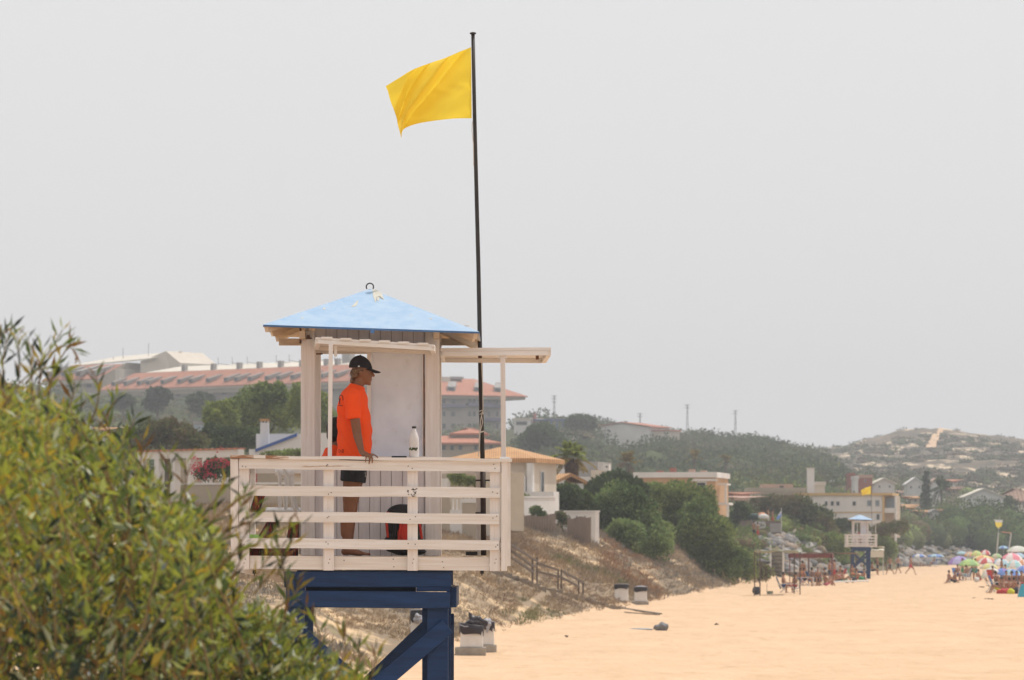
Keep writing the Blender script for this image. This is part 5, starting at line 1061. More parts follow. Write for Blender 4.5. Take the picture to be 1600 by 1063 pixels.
town = [
 ('small red brick block left of the brown pair of houses', 1327, 1335, 744, 640, BRK, BRK, 0, 'flat'),
 ('red brick house with pale parapet above the yellow flag', 1341, 1363, 747, 640, BRK, PINKB, 0, 'flat'),
 ('white block between the two red brick houses', 1335.5, 1341, 749, 630, WHT, WHT, 0, 'flat'),
 ('white sloping-roofed house on the rise right of the yellow flag', 1366, 1398, 756, 650, WHT, CRF, 7, 'gable'),
 ('pale villa with wide white gable left of the dark conifer', 1417, 1443, 757, 760, WHT, WHT, 9, 'gable'),
 ('pale villa with white gable right of the dark conifer', 1455, 1472, 758, 755, WHT, PINKB, 9, 'gable'),
 ('brown tiled house right of the feather palm', 1480, 1500, 764, 720, BEI, TILE_B, 4, 'hip'),
 ('wide grey-white gabled hall on the right', 1508, 1568, 777, 700, WHT, CRF, 12, 'gable'),
 ('large house with broad dusty pink tiled roof at the right edge', 1552, 1632, 783, 740, CRM, TILE_B, 20, 'hip'),
 ('small orange roofed house in front of the wide gabled hall', 1521, 1540, 785, 725, CRM, TILE_O, 3, 'hip'),
 ('pale blue-white long low house at the right edge', 1560, 1640, 808, 730, mat('blue_white_render', (.52,.56,.62), .8), GRY, 0, 'flat'),
 ('cream villa below the conifer with dark porch', 1421, 1440, 778, 720, CRM, TILE_O, 3, 'hip'),
 ('orange-domed little house left of the conifer', 1407, 1428, 793, 670, BEI, TILE_O, 5, 'hip'),
 ('white terrace house under the feather palm', 1456, 1492, 784, 730, WHT, WHT, 0, 'flat'),
 ('white colonnaded low house below the right-hand trees', 1506, 1537, 806, 720, WHT, PINKB, 0, 'flat'),
 ('low pink house behind the arched panel', 1545, 1562, 806, 722, PINKB, PINKB, 0, 'flat'),
 ('white cube house on the wooded hillside', 1177, 1184, 733, 850, WHT, WHT, 0, 'flat'),
 ('flat grey-green house beside the white hillside cube', 1184, 1198, 738, 850, GRY, WHT, 0, 'flat'),
 ('pale shed on the hillside behind the tall white tower', 1276, 1302, 752, 700, WHT, GRY, 2, 'hip'),
 ('tan garden house left of the flat-topped hedge', 1381, 1401, 834, 590, TAN, BEI, 0, 'flat'),
 ('small white hut with flat lid near the rock bank', 1409, 1420, 836, 622, WHT, WHT, 0, 'flat'),
 ('cream house low among shrubs under the conifer', 1420, 1436, 812, 660, CRM, CRM, 3, 'gable'),
 ('white corner of a house left of the pergolas, behind trees', 1148, 1168, 772, 470, WHT, TILE_P, 3, 'hip'),
 ('small pink-roofed cottage low on the wooded slope', 1150, 1166, 778, 420, CRM, PINKB, 3, 'hip'),
 ('low white cottage with flat roof right of the ochre pillars', 1399, 1411, 790, 690, WHT, WHT, 0, 'flat'),
 ('cream cottage with orange roof below the conifer', 1437, 1449, 800, 672, CRM, TILE_O, 3, 'hip'),
 ('white shed with grey roof between conifer and feather palm', 1455, 1467, 801, 668, WHT, GRY, 3, 'gable'),
 ('small salmon roofed house among the shrubs below the feather palm', 1474, 1488, 799, 676, CRM, TILE_P, 3, 'hip'),
 ('cream block between the two dark clumps of trees', 1538, 1553, 790, 740, CRM, WHT, 0, 'flat'),
 ('white cottage with brown roof just below the bare hill', 1398, 1414, 770, 770, WHT, TILE_B, 4, 'hip'),
 ('pale house high above the feather palm', 1480, 1494, 752, 830, WHT, TILE_P, 3, 'hip'),
 ('tiny white house with orange roof on the left hillside', 120, 165, 672, 420, WHT, TILE_O, 6, 'hip'),
 ('pale blue-grey shed among the left hillside trees', 303, 320, 664, 520, mat('blue_grey_wall', (.4,.46,.52), .8), GRY, 0, 'flat'),
]
for lab, p0, p1, pt, Y, m, rm, rh, kind in town:
    g_ = gz(xa((p0+p1)/2, Y), Y)-3
    b = smallhouse(lab, p0, p1, pt, Y, min(g_, za(pt+8, Y)), m, rm, rh, kind, D=6 if p1-p0 < 30 else 9)
    wpx = p1-p0
    if wpx > 9:
        n = max(1, int(wpx/13))
        for i in range(n):
            c = p0+wpx*(i+.5)/n; b.win(c-1.5, c+1.5, pt+2.5, pt+6.5)
# ---- garden walls and bank-top walls in the town
for lab, p0, p1, Y, t, m in (('long cream wall on top of the rock bank at right', 1500, 1600, 705, 838, CRM), ('low pale wall left of the lamp by the rock bank', 1478, 1507, 700, 833, CRM), ('beige wall strip between the low shrubs', 1425, 1500, 668, 838, BEI), ('white low wall below the colonnaded house', 1500, 1545, 712, 822, WHT), ('grey wall beyond the low shrubs at right', 1440, 1475, 690, 815, WHT)):
    wall(lab, p0, p1, Y, Y, t, t, m=m, down=1)
# arched graffiti panel
b = Bld('arched_panel', 'arched pale panel with pink graffiti above the rock bank', 'panel', 1527, 1545, 702, 702); zc = b.z(1536,821); pts = []
for i in range(13): t = math.pi*i/12; pts.append((b.W/2+b.W/2*math.cos(t), zc+.55*math.sin(t)))
pts = [(b.W, gz(b.A.x, b.A.y)-.5)]+pts+[(0, gz(b.A.x, b.A.y)-.5)]
fr_ = [b.P(u,0,z) for u, z in pts]; bk_ = [b.P(u,.2,z) for u, z in pts]; k = len(pts)
MB().add(fr_+bk_, [tuple(range(k)), tuple(range(2*k-1,k-1,-1))]+[(i,(i+1)%k,k+(i+1)%k,k+i) for i in range(k)]).build('panel_face', WHT, b.r)
PK = mat('pink_paint', (.42,.18,.2), .8)
mb = MB()
for i in range(6): x = 1529.3+i*2.6; mb.tube([b.P(b.u(x),-.02,b.z(x,829)), b.P(b.u(x-.5),-.02,b.z(x,824)), b.P(b.u(x+1.3),-.02,b.z(x,820)), b.P(b.u(x+1.5),-.02,b.z(x,826))], .045, 4)
mb.build('graffiti', PK, b.r)
# ================================================================ trees and shrubs
def pxblobs(lst, Y):  # (px, py, half width px, half height px, depth offset)
    out = []
    for t in lst:
        px, py, w, h = t[:4]; dy = t[4] if len(t) > 4 else 0.; y = Y+dy; s_ = y/F
        out.append((xa(px,y), y, za(py,y), w*s_, w*s_*.9, h*s_))
    return out
def tree(label, cat, lst, Y, leaf, n, mats, trunk=None, sd=0, name=None, asp=.55, inner=.5, group=None, lump=.36, tr=.22):
    B = pxblobs(lst, Y); cx = float(np.mean([b[0] for b in B])); g_ = gz(cx, Y)
    r = thing(name or 'tree', (cx, Y, g_), label, cat, group)
    crown('crown' if cat not in ('shrub','hedge') else 'foliage', B, n, leaf, mats, r, asp=asp, sd=sd, inner=inner, lump=lump)
    mb = MB()
    low = min(B, key=lambda b: b[2]-b[5]); top_ = max(B, key=lambda b: b[2])
    tr = min(tr, .06) if cat in ('shrub','hedge') else tr; t0 = (cx, Y, g_-.4); f_ = (cx, Y, (g_+max(b[2] for b in B))/2)
    mb.tube([t0, ((t0[0]+f_[0])/2+.1, Y, (t0[2]+f_[2])/2), f_], [tr, tr*.8, tr*.5], 8)
    for b in B: mb.tube([(f_[0], f_[1], max(t0[2], min(f_[2], b[2])-b[5]*.5)), ((f_[0]+b[0])/2, (f_[1]+b[1])/2, (f_[2]+b[2])/2-.1), (b[0], b[1], b[2]+b[5]*.3)], [tr*.5, tr*.35, tr*.12], 6)
    mb.build('trunk' if cat not in ('shrub','hedge') else 'stem', BARK, r, smooth=True, fix=False)
    return r
GRN = [T_DK, T_MD, T_MD, T_LT]; DKG = [T_DK, T_DK, T_MD]; OLV = [T_DK, T_OL, T_BR, T_OL]; LTG = [T_MD, T_LT, T_LT, T_OL]
SHR = [tg('willow_dark', (.09,.14,.05)), tg('willow_mid', (.18,.25,.09)), tg('willow_light', (.28,.36,.13))]
T_ = 'shrub'
tree('round dark green bush under the palm', 'shrub', [(893,780,26,21),(878,785,16,15),(912,786,16,16)], 266, .22, 5200, GRN, name='bush', sd=1)
tree('big pale green rounded tree bulging over the dune edge', 'tree', [(968,795,38,34),(950,820,24,30),(995,815,38,40),(1020,835,28,30),(975,835,30,24,-3)], 266, .20, 16000, SHR, sd=2)
tree('small drooping bush at the foot of the pale green tree', 'shrub', [(1030,850,22,24),(1012,860,16,14)], 262, .18, 4200, SHR, name='bush', sd=3)
tree('dark broad tree just right of the palm, behind the pale one', 'tree', [(955,765,36,24),(930,775,20,18),(985,770,30,22)], 292, .24, 7000, DKG, sd=4)
tree('tall dark green tree in front of the tan brick house', 'tree', [(1055,782,36,28),(1025,775,24,20),(1085,790,32,30),(1060,812,34,36),(1095,800,24,30)], 300, .23, 13000, GRN, sd=5)
tree('dense dark drooping tree at the end of the dune', 'tree', [(1095,825,38,36),(1120,850,30,42),(1082,850,24,34),(1140,880,24,30),(1108,872,30,28)], 296, .21, 16000, GRN, sd=6)
tree('low bright bush spilling onto the sand at the dune end', 'shrub', [(1150,880,24,26),(1168,892,14,16),(1136,896,16,15)], 312, .19, 5600, LTG, name='bush', sd=7)
tree('brownish dry bush between dune end and stairs', 'shrub', [(1178,890,16,12),(1192,896,14,9)], 318, .18, 2600, [T_OL, T_BR, T_LT], name='bush', sd=8)
tree('wide flat-topped tree behind the graffiti screen', 'tree', [(1200,790,28,16),(1240,795,34,20),(1275,815,28,22),(1225,810,30,20),(1290,830,18,20)], 430, .30, 9500, OLV, sd=9)
tree('olive green bush bank left of the far tower', 'tree', [(1262,848,26,18),(1295,850,24,16),(1240,850,16,14),(1312,862,14,12)], 412, .26, 7200, LTG, sd=10)
tree('grey-green bush beside the stairs', 'shrub', [(1172,838,16,14),(1165,860,18,16)], 392, .22, 2600, LTG, name='bush', sd=11)
tree('dark shrub left of the graffiti screen', 'shrub', [(1160,800,14,14),(1150,815,12,16)], 400, .24, 2200, GRN, name='bush', sd=12)
tree('dark green shrub below the white apartment building', 'shrub', [(1318,822,16,11),(1345,826,16,8),(1380,828,20,9),(1405,825,16,10)], 465, .26, 3600, OLV, name='bush', sd=13)
tree('shrubs right behind the far tower', 'shrub', [(1375,852,14,22),(1392,862,10,16)], 470, .24, 3000, LTG, name='bush', sd=14)
# round pines on the hilltop
def pine(label, lst, Y, n, leaf=.55, sd=0, trunk=True): return tree(label, 'pine', lst, Y, leaf, n, PINE, name='pine_tree', sd=sd, inner=.6, lump=.2, tr=.3)
pine('round umbrella pine beside the blue hilltop pergola', [(908,660,20,11.5),(893,664,11,8),(921,664,10,8)], 900, 3000, sd=21)
pine('large dark pine clump behind the villa and palm', [(845,678,26,15),(832,690,24,14),(862,692,24,14),(845,704,30,14)], 720, 5000, sd=22)
pine('low umbrella pine before the long hotel, left one', [(192,628,18,10)], 760, 1200, sd=23)
pine('umbrella pine before the long hotel, tallest one', [(249,618,19,11),(243,632,18,10)], 740, 1900, sd=24)
pine('wide umbrella pine before the long hotel, right one', [(314,627,22,11),(318,640,20,8)], 730, 1900, sd=25)
pine('small umbrella pine on the crest right of the hilltop villa', [(1035,686,16,8)], 960, 900, sd=26)
pine('dark rounded pine on the wooded skyline before the right pylon', [(1095,690,24,8),(1110,694,20,8)], 1000, 1500, sd=27)
pine('broad dark pine crown on the skyline right of the right pylon', [(1180,692,26,9),(1203,697,18,8)], 1020, 1700, sd=28)
pine('dark trees in front of the pink roofed house at right, left clump', [(1512,790,16,11),(1528,797,14,9),(1518,808,20,12)], 715, 1700, .4, sd=29)
pine('dark trees in front of the pink roofed house at right, right clump', [(1572,788,17,12),(1556,794,10,10),(1566,803,20,13)], 710, 1900, .4, sd=30)
pine('dark bush before the colonnaded house', [(1545,805,16,8)], 700, 900, .4, sd=31)
tree('bright yellow-green tree left of the blue trimmed house', 'tree', [(345,655,26,24),(352,640,18,14)], 330, .24, 6500, [T_MD, T_LT, tg('tree_lime', (.36,.40,.09))], sd=32)
tree('tall light green tree behind the hut left post', 'tree', [(395,640,32,26),(425,625,26,24),(412,612,16,12),(440,650,28,30),(375,660,22,20)], 340, .25, 13000, [T_MD, T_LT, T_LT, tg('tree_lime', (.36,.40,.09))], sd=33)
tree('green tree seen through the left half of the hut window', 'tree', [(475,640,28,34),(505,660,22,30),(490,625,20,18)], 335, .25, 8000, [T_MD, T_LT, T_LT, tg('tree_lime', (.36,.40,.09))], sd=34)
tree('dark trees at the foot of the light green ones', 'tree', [(350,686,30,18),(385,690,24,16),(330,680,16,14)], 312, .24, 6000, DKG, sd=35)
tree('brown and green thicket behind the arcade', 'tree', [(240,680,30,20),(280,684,28,18),(205,690,26,18),(262,668,18,12),(305,692,20,14)], 290, .22, 9000, OLV, sd=36)
tree('clipped hedge below the blue roof edge', 'hedge', [(430,710,18,4),(455,709,18,5),(475,709,14,5)], 240, .12, 2200, LTG, name='hedge', sd=37)
b_ = tree('red flowering bougainvillea bush at the end of the arcade', 'shrub', [(333,732,18,14),(352,735,16,14),(318,742,12,10)], 200, .12, 4200, DKG, name='flowering_bush', sd=38)
P, d, k = blobpts(pxblobs([(312,738,14,13),(340,724,18,7),(305,726,8,12),(328,745,10,5),(343,703,6,3)], 199), 420, .8, .2, 3); V, Q = leafcloud(P, d+rng.normal(size=(420,3))*.5, rng.uniform(.06,.12,420), rng.uniform(.04,.09,420))
fastmesh('blossom', V, Q, np.zeros(420), [tg('blossom_red', (.50,.05,.08))], b_)
b_ = tree('pink blossom sprays hanging behind the left end of the top rail', 'shrub', [(386,744,9,8)], 175, .1, 700, OLV, name='flowering_bush', sd=39)
P, d, k = blobpts(pxblobs([(392,742,9,4),(391,751,8,4)], 174), 260, .7, .2, 4); V, Q = leafcloud(P, d+rng.normal(size=(260,3))*.5, rng.uniform(.08,.14,260), rng.uniform(.07,.12,260)); fastmesh('blossom', V, Q, np.zeros(260), [tg('blossom_pink', (.50,.14,.13))], b_)
tree('green bush over the wall seen through the rails right of the hut', 'shrub', [(715,748,13,9),(730,752,14,7),(745,756,10,4)], 212, .12, 2600, LTG, name='bush', sd=40)
tree('small dark oleander against the white wall', 'shrub', [(837,801,9,10),(846,806,8,7)], 243, .13, 900, GRN, name='bush', sd=41)
tree('green shrub at the right post of the tower rail', 'shrub', [(800,795,8,14),(806,804,7,9)], 240, .13, 900, GRN, name='bush', sd=42)
tree('yellowish clipped shrub on top of the white wall', 'shrub', [(808,775,12,6),(820,778,8,4)], 252, .13, 900, LTG, name='bush', sd=43)
tree('dark dry bush leaning over the reed fence', 'shrub', [(875,808,8,8),(881,815,8,9)], 243, .13, 900, OLV, name='bush', sd=44)
tree('small pale yucca on the dune slope', 'shrub', [(993,860,4,8)], hitY(993,868), .16, 160, LTG, name='bush', sd=45)
# palms
def palm(label, px, py0, pyc, Y, fr, skirt, mats, nf=26, name='palm_tree', sd=0, tw_=.16):
    x = xa(px, Y); z0 = gz(x, Y)-.3; zc = za(pyc, Y); r_ = np.random.default_rng(sd); s_ = Y/F
    r = thing(name, (x, Y, z0+.3), label, 'palm')
    MB().tube([(x, Y, z0), (x+.05, Y, (z0+zc)/2), (x, Y, zc)], [tw_*1.2, tw_, tw_], 10).build('trunk', BARK, r, smooth=True)
    Pp = []; Dd = []; LL = []; WW = []; MI = []
    for k in range(nf):
        az = k*2.4+r_.uniform(-.3,.3); el = r_.uniform(-.5, 1.35) if k > 7 else r_.uniform(.9, 1.5); L_ = fr*r_.uniform(.8, 1.15)
        hd = np.array([math.cos(az), math.sin(az), 0.]); drp = r_.uniform(.5, 1.0)
        pts = [np.array([x, Y, zc])+hd*L_*t*math.cos(el)*(1-.15*t)+np.array([0,0,1.])*(L_*t*math.sin(el)-drp*L_*.55*t*t) for t in np.linspace(0, 1, 12)]
        sidev = np.cross(hd, [0,0,1.])
        for i in range(2, 12):
            d_ = pts[i]-pts[i-1]; d_ /= np.linalg.norm(d_)
            for sg in (-1, 1):
                for e in (0,.5):
                    Pp.append(pts[i]*(1-e)+pts[i-1]*e); Dd.append(d_*.6+sidev*sg*.8+np.array([0,0,-.25])); LL.append(fr*.30*(1-.4*abs(i/11-.5))); WW.append(fr*.055); MI.append(0 if el > .25 else 1)
    if skirt:
        for k in range(520):
            az = r_.uniform(0, 6.28); t = r_.uniform(0, 1); rr = (.55-.25*t)*skirt*.55; Pp.append(np.array([x+math.cos(az)*rr*.75, Y+math.sin(az)*rr*.75, zc-.15-t*skirt*1.15])); Dd.append(np.array([math.cos(az)*.35, math.sin(az)*.35, -1.])); LL.append(r_.uniform(.35, .7)*skirt*.6); WW.append(.09); MI.append(2)
    V, Q = leafcloud(np.array(Pp), np.array(Dd), np.array(LL), np.array(WW)); fastmesh('crown', V, Q, np.array(MI), mats, r); return r
PALM = [tg('palm_green', (.30,.34,.09)), tg('palm_tired', (.34,.26,.09)), tg('palm_dead', (.21,.145,.10), t=.15)]
palm('tall fan palm with brown skirt of dead fronds beside the villa', 893, 775, 716, 276, 1.55, 1.4, PALM, 30, sd=3)
palm('small dry-topped palm above the tan house chimneys', 981, 745, 724, 420, 1.5, 0, [PALM[1], PALM[2], PALM[2]], 18, sd=4)
palm('tiny dry palm on the wooded slope behind the tan house', 1085, 735, 716, 600, 1.6, 0, [PALM[1], PALM[1], PALM[2]], 14, sd=5)
palm('small palm further right on the wooded slope', 1134, 735, 720, 650, 1.5, 0, [PALM[1], PALM[1], PALM[2]], 14, sd=8)
palm('grey-green feather palm right of the conifer', 1471, 800, 764, 690, 2.5, 0, [PINE[2], gm('palm_grey', (.12,.12,.075), t=.3), PALM[2]], 30, sd=6)
# tall layered conifer
Yc = 705; x = xa(1447, Yc); r = thing('conifer', (x, Yc, gz(x, Yc)), 'tall dark layered conifer standing above the town roofs', 'conifer')
MB().tube([(x, Yc, gz(x,Yc)-.5), (x, Yc, za(738,Yc))], [.25,.06], 8).build('trunk', BARK, r)
Bc = []
for i, py in enumerate(range(740, 812, 7)): w_ = 3.2+ (i*.75) if i < 8 else 9; Bc.append((xa(1447+((-1)**i)*.8, Yc), Yc, za(py, Yc), w_*Yc/F, w_*Yc/F, 3.0*Yc/F))
crown('crown', Bc, 3400, .38, PINE, r, sd=60, core=False, inner=.1, up=-.1)
# ---------------- distant woodland, scrub and town gardens: too many to count
def mass(name, n, pxr, Yr, rr, hr, nl, leaf, mats, cond=None, sd=0, asp=.6, sq=.7, avoid=(), lift=.5):
    r_ = np.random.default_rng(sd); px = r_.uniform(*pxr, n); Y = np.sqrt(r_.uniform(Yr[0]**2, Yr[1]**2, n)); X_ = (px-800)/F*Y; z = ground_np(X_, Y)
    keep = np.ones(n, bool) if cond is None else cond(px, Y, X_, z, r_)
    for (a, b, c, d) in avoid: keep &= ~((px > a)&(px < b)&(Y > c)&(Y < d))
    px, Y, X_, z = px[keep], Y[keep], X_[keep], z[keep]; m = len(px); R_ = r_.uniform(*rr, m); H_ = R_*r_.uniform(*hr, m)
    B = [(X_[i], Y[i], z[i]+H_[i]*lift, R_[i], R_[i], H_[i]) for i in range(m)]
    P, d, k = blobpts(B, nl*m, .7, .2, sd); D = d*.8+r_.normal(size=P.shape)*.6; L = leaf*r_.uniform(.6, 1.4, len(P)); V, Q = leafcloud(P, D, L, L*asp)
    tone = r_.uniform(0, 1, m)[k]*.75+r_.uniform(0, .25, len(P)); mi = (tone*len(mats)).astype(int).clip(0, len(mats)-1)
    cv, cf = [], []; base = MB().ell((0,0,0), (1,1,1), 8); bv = np.array(base.v); o_ = len(V)
    for i in range(m): cv.append(np.array(B[i][:3])+bv*np.array(B[i][3:])*.74); cf += [tuple(q_+o_ for q_ in f) for f in base.f]; o_ += len(bv)
    V = np.concatenate([V]+cv); Q = np.concatenate([Q, np.array(cf)]); mi = np.concatenate([mi, np.repeat(r_.integers(0, len(mats), m), len(base.f))])
    return tag(fastmesh(name, V, Q, mi, mats), kind='stuff')
HW = [tg('wood_dark', (.060,.088,.042), t=.25), tg('wood_mid', (.092,.125,.055), t=.25), tg('wood_light', (.135,.165,.07), t=.25), tg('wood_brown', (.15,.135,.08), t=.25)]
DRYM = [tg('scrub_grey', (.15,.14,.10), t=.1), tg('scrub_brown', (.18,.135,.09), t=.1), tg('scrub_dark', (.085,.085,.055), t=.1)]
mass('woodland', 800, (830, 1300), (640, 1085), (3.0, 6.4), (.45,.7), 190, .62, HW, sd=71, avoid=((922,1022,820,965),(866,938,800,908),(798,892,870,935)), lift=.12)
mass('woodland', 520, (-60, 780), (380, 960), (1.5, 3.6), (.5,.8), 90, .5, HW+[T_OL, T_BR], sd=72, lift=.3, avoid=((640,790,560,660),(150,170,380,440)))
mass('hill_scrub', 2500, (1240, 1700), (880, 1540), (.6, 2.1), (.35,.7), 24, .6, DRYM+[HW[1], HW[2]], cond=lambda px,Y,X_,z,r_: fbm(X_*.05, Y*.03, 91, 4) > -.15+r_.normal(0,.25,len(px))+np.clip((Y-1250)/900,0,1), sd=73, lift=.2)
mass('town_gardens', 560, (1130, 1640), (505, 860), (1.5, 3.9), (.5,.85), 60, .5, HW+[T_OL, T_LT], cond=lambda px,Y,X_,z,r_: z > 2.2, sd=74, avoid=((1180,1400,484,512),))
mass('bank_shrubs', 330, (1380, 1640), (570, 760), (1.2, 3.2), (.5,.8), 90, .42, [T_OL, T_BR, T_MD, T_LT], cond=lambda px,Y,X_,z,r_: (z > 2.6)&(z < 6), sd=75)
mass('town_trees', 75, (1470, 1640), (655, 706), (2.2, 3.8), (.7,1.15), 230, .42, [T_DK, T_OL, T_MD, HW[0], T_MD], sd=78, lift=.75)
mass('slope_bushes', 330, (1125, 1400), (318, 500), (.6, 1.5), (.5,.8), 90, .26, [T_OL, T_MD, T_LT, T_BR], cond=lambda px,Y,X_,z,r_: (z > .5)&((np.abs(px-1213) > 20)|(Y > 400)), sd=76)
# rock banks (stuff)
def rocks(name, n, pxr, Yr, sz, cond, sd):
    r_ = np.random.default_rng(sd); px = r_.uniform(*pxr, n); Y = r_.uniform(*Yr, n); X_ = (px-800)/F*Y; z = ground_np(X_, Y); k = cond(px, Y, z); px, Y, X_, z = px[k], Y[k], X_[k], z[k]
    base = bmesh.new(); bmesh.ops.create_icosphere(base, subdivisions=1, radius=1); bv = np.array([v.co[:] for v in base.verts]); bf = np.array([[v.index for v in f.verts] for f in base.faces]); base.free()
    Vs = []; Fs = []; mi = []
    for i in range(len(px)):
        s_ = r_.uniform(*sz); v = bv*r_.uniform(.6, 1.2, (len(bv),1))*np.array([s_*r_.uniform(.8,1.4), s_*r_.uniform(.8,1.4), s_*r_.uniform(.5,.9)]); a = r_.uniform(0,6.28); v = np.stack([v[:,0]*math.cos(a)-v[:,1]*math.sin(a), v[:,0]*math.sin(a)+v[:,1]*math.cos(a), v[:,2]], 1)
        Vs.append(v+np.array([X_[i], Y[i], z[i]+s_*.15])); Fs.append(bf+i*len(bv)); mi += [r_.integers(0,3)]*len(bf)
    return tag(fastmesh(name, np.concatenate(Vs), np.concatenate(Fs), mi, [mat('rock_grey', (.19,.18,.175), .9, scale=2, var=.3), mat('rock_pale', (.31,.285,.26), .9, scale=2), mat('rock_brown', (.27,.21,.16), .9, scale=2)]), kind='stuff')
rocks('rocks', 900, (1185, 1345), (366, 450), (.25,.75), lambda px,Y,z: (z > .0)&(z < 3.6)&((np.abs(px-1213) > 11)|(Y > 384)), 81)
rocks('rocks', 1700, (1395, 1640), (540, 730), (.3,.8), lambda px,Y,z: (z > .0)&(z < 4.), 82)
# ================================================================ beach furniture and people
DKW = mat('dark_timber', (.13,.095,.07), .9, scale=6, stretch=(1,1,.3), var=.3); GYW = mat('grey_timber', (.30,.25,.20), .9, scale=6, var=.3); REDW = mat('red_brown_timber', (.20,.055,.045), .8, var=.3)
WBIN = mat('white_bin_plastic', (.72,.69,.66), .5, col2=(.62,.58,.54), scale=3); BAGM = mat('black_bin_bag', (.025,.018,.022), .35, bump=.02, bscale=14); CONC = mat('concrete_block', (.36,.32,.27), .9, var=.25, scale=4, bump=.004)
BAGG = mat('grey_plastic_bag', (.42,.42,.46), .4, bump=.02, bscale=14, transl=.2)
def bagskirt(c, w, h, parent, name='bin_bag', m=BAGM, tilt=0., sq=4, up=.05, sd=1):
    r_ = np.random.default_rng(sd); n = 36; vs = []; prof = [(.80,up-.06),(.94,up+.01),(1.04,up),(1.07,-h*.3),(1.06,-h*.7),(1.04,-h)]
    for a, z in prof:
        for j in range(n):
            t = 2*math.pi*j/n; ex = .45; cx_ = math.copysign(abs(math.cos(t))**ex, math.cos(t)); sy_ = math.copysign(abs(math.sin(t))**ex, math.sin(t)); q_ = 1+.03*math.sin(7*t+z*9)+.02*math.sin(13*t+2)
            vs.append((c[0]+w*a*cx_*q_, c[1]+w*a*sy_*q_, c[2]+z+(.03*math.sin(5*t+sd) if z < -h*.8 else 0)+tilt*cx_*w))
    k = len(prof); fs = [(i*n+j, i*n+(j+1)%n, (i+1)*n+(j+1)%n, (i+1)*n+j) for i in range(k-1) for j in range(n)]+[tuple(range(n))]
    return MB().add(vs, fs).build(name, m, parent, smooth=True, fix=False)
def bin_(px, py, Y, w, h, label, bh=.14, messy=False, base=True):
    c = at(px, py, Y); g_ = gz(c.x, Y) if abs(gz(c.x,Y)-c.z) < .5 and gz(c.x,Y) > 0 else 0.0; c.z = max(g_, 0)-.01
    r = thing('litter_bin', tuple(c), label, 'litter bin', 'white litter bins on the beach')
    hb = .16 if base else .02
    if base: MB().bx(c.x-w*.72, c.x+w*.62, Y-w*.6, Y+w*.6, c.z-.05, c.z+hb).build('concrete_base', CONC, r, bevel=.01)
    MB().hexa([(c.x-w*.50,Y-w*.45,c.z+hb+.002),(c.x+w*.50,Y-w*.45,c.z+hb+.002),(c.x+w*.50,Y+w*.45,c.z+hb+.002),(c.x-w*.50,Y+w*.45,c.z+hb+.002),(c.x-w*.47,Y-w*.45,c.z+h),(c.x+w*.47,Y-w*.45,c.z+h),(c.x+w*.47,Y+w*.45,c.z+h),(c.x-w*.47,Y+w*.45,c.z+h)]).build('bin_body', WBIN, r, bevel=.015)
    bg_ = bagskirt((c.x, Y, c.z+h), w*.5, bh, r, tilt=-.12 if messy else 0, sd=int(px))
    MB().tube([(c.x-w*.5, Y-w*.48, c.z+h+.045), (c.x-w*.3, Y-w*.53, c.z+h+.0), (c.x-w*.05, Y-w*.5, c.z+h+.01)] if messy else [(c.x-w*.5,Y-w*.5,c.z+h+.06),(c.x,Y-w*.55,c.z+h+.07),(c.x+w*.5,Y-w*.5,c.z+h+.06)], .016, 6).build('bag_knot', BAGG, r)
    return r, c
r, c = bin_(737, 1020, 116.2, .60, .70, 'white litter bin overflowing with black bags, nearest on the sand right of the tower leg', .20, True)
def q3(px, py, dy=0.): return tuple(at(px, py, 116.2+dy))
b = MB(); b.ell(q3(741,974), (.27,.22,.10), 14); b.tube([q3(732,957.5), q3(735,963), q3(740,969), q3(748,974), q3(757,979)], [.02,.07,.13,.15,.10], 10); b.cap(q3(747,968,-.05), q3(757,975), .09, .09)
organic('rubbish_bag', b, .018, BAGM, r, it=2, displace=lambda co: co+.012*np.sin(co[:,[1,2,0]]*27))
tag(MB().tube([q3(749,968,.1), q3(748,957,.1), q3(747.5,945,.1)], .012, 6).build('stick', mat('pale_cane', (.5,.42,.28), .8)), 'thin cane sticking up out of the overflowing bin', 'stick')
MB().tube([q3(757,968), q3(762,962)], .008, 5).build('twig', GRY, r)
r, c = bin_(757, 1014, 119.0, .52, .72, 'white litter bin half hidden behind the overflowing one', .18)
b = MB(); b.ell(at(761,972,118.8), (.13,.13,.10), 12); b.cap(at(764,975,118.7), at(760,988,118.7), .06, .03); organic('grey_bag', b, .02, BAGG, r, it=2, displace=lambda co: co+.012*np.sin(co[:,[1,2,0]]*61))
bin_(971, 941, hitY(971,940), .64, .74, 'white litter bin with black rim standing in dry grass, left of the far pair', .16, base=False)
r, c = bin_(1001, 946, hitY(1001,945), .60, .78, 'white litter bin on a stone base with a pale bag, right of the far pair', .17)
b = MB(); b.ell((c.x, c.y, c.z+.84), (.26,.2,.05), 12); organic('pale_bag', b, .02, BAGG, r, it=2)
r, c = bin_(659, 1003, hitY(659,1003), .60, .80, 'white litter bin mostly hidden behind the navy tower leg', .3)
b = MB(); b.ell(at(654,968,hitY(659,1003)-.4), (.14,.14,.12), 12); b.ell(at(652,962,hitY(659,1003)-.5), (.07,.07,.06), 10); organic('grey_bag', b, .02, BAGG, r, it=2, displace=lambda co: co+.012*np.sin(co[:,[1,2,0]]*61))
bin_(1193, 905, 352, 1.0, 1.0, 'cream bin with white rim at the foot of the stairs behind the first shade frame', .15, base=False)
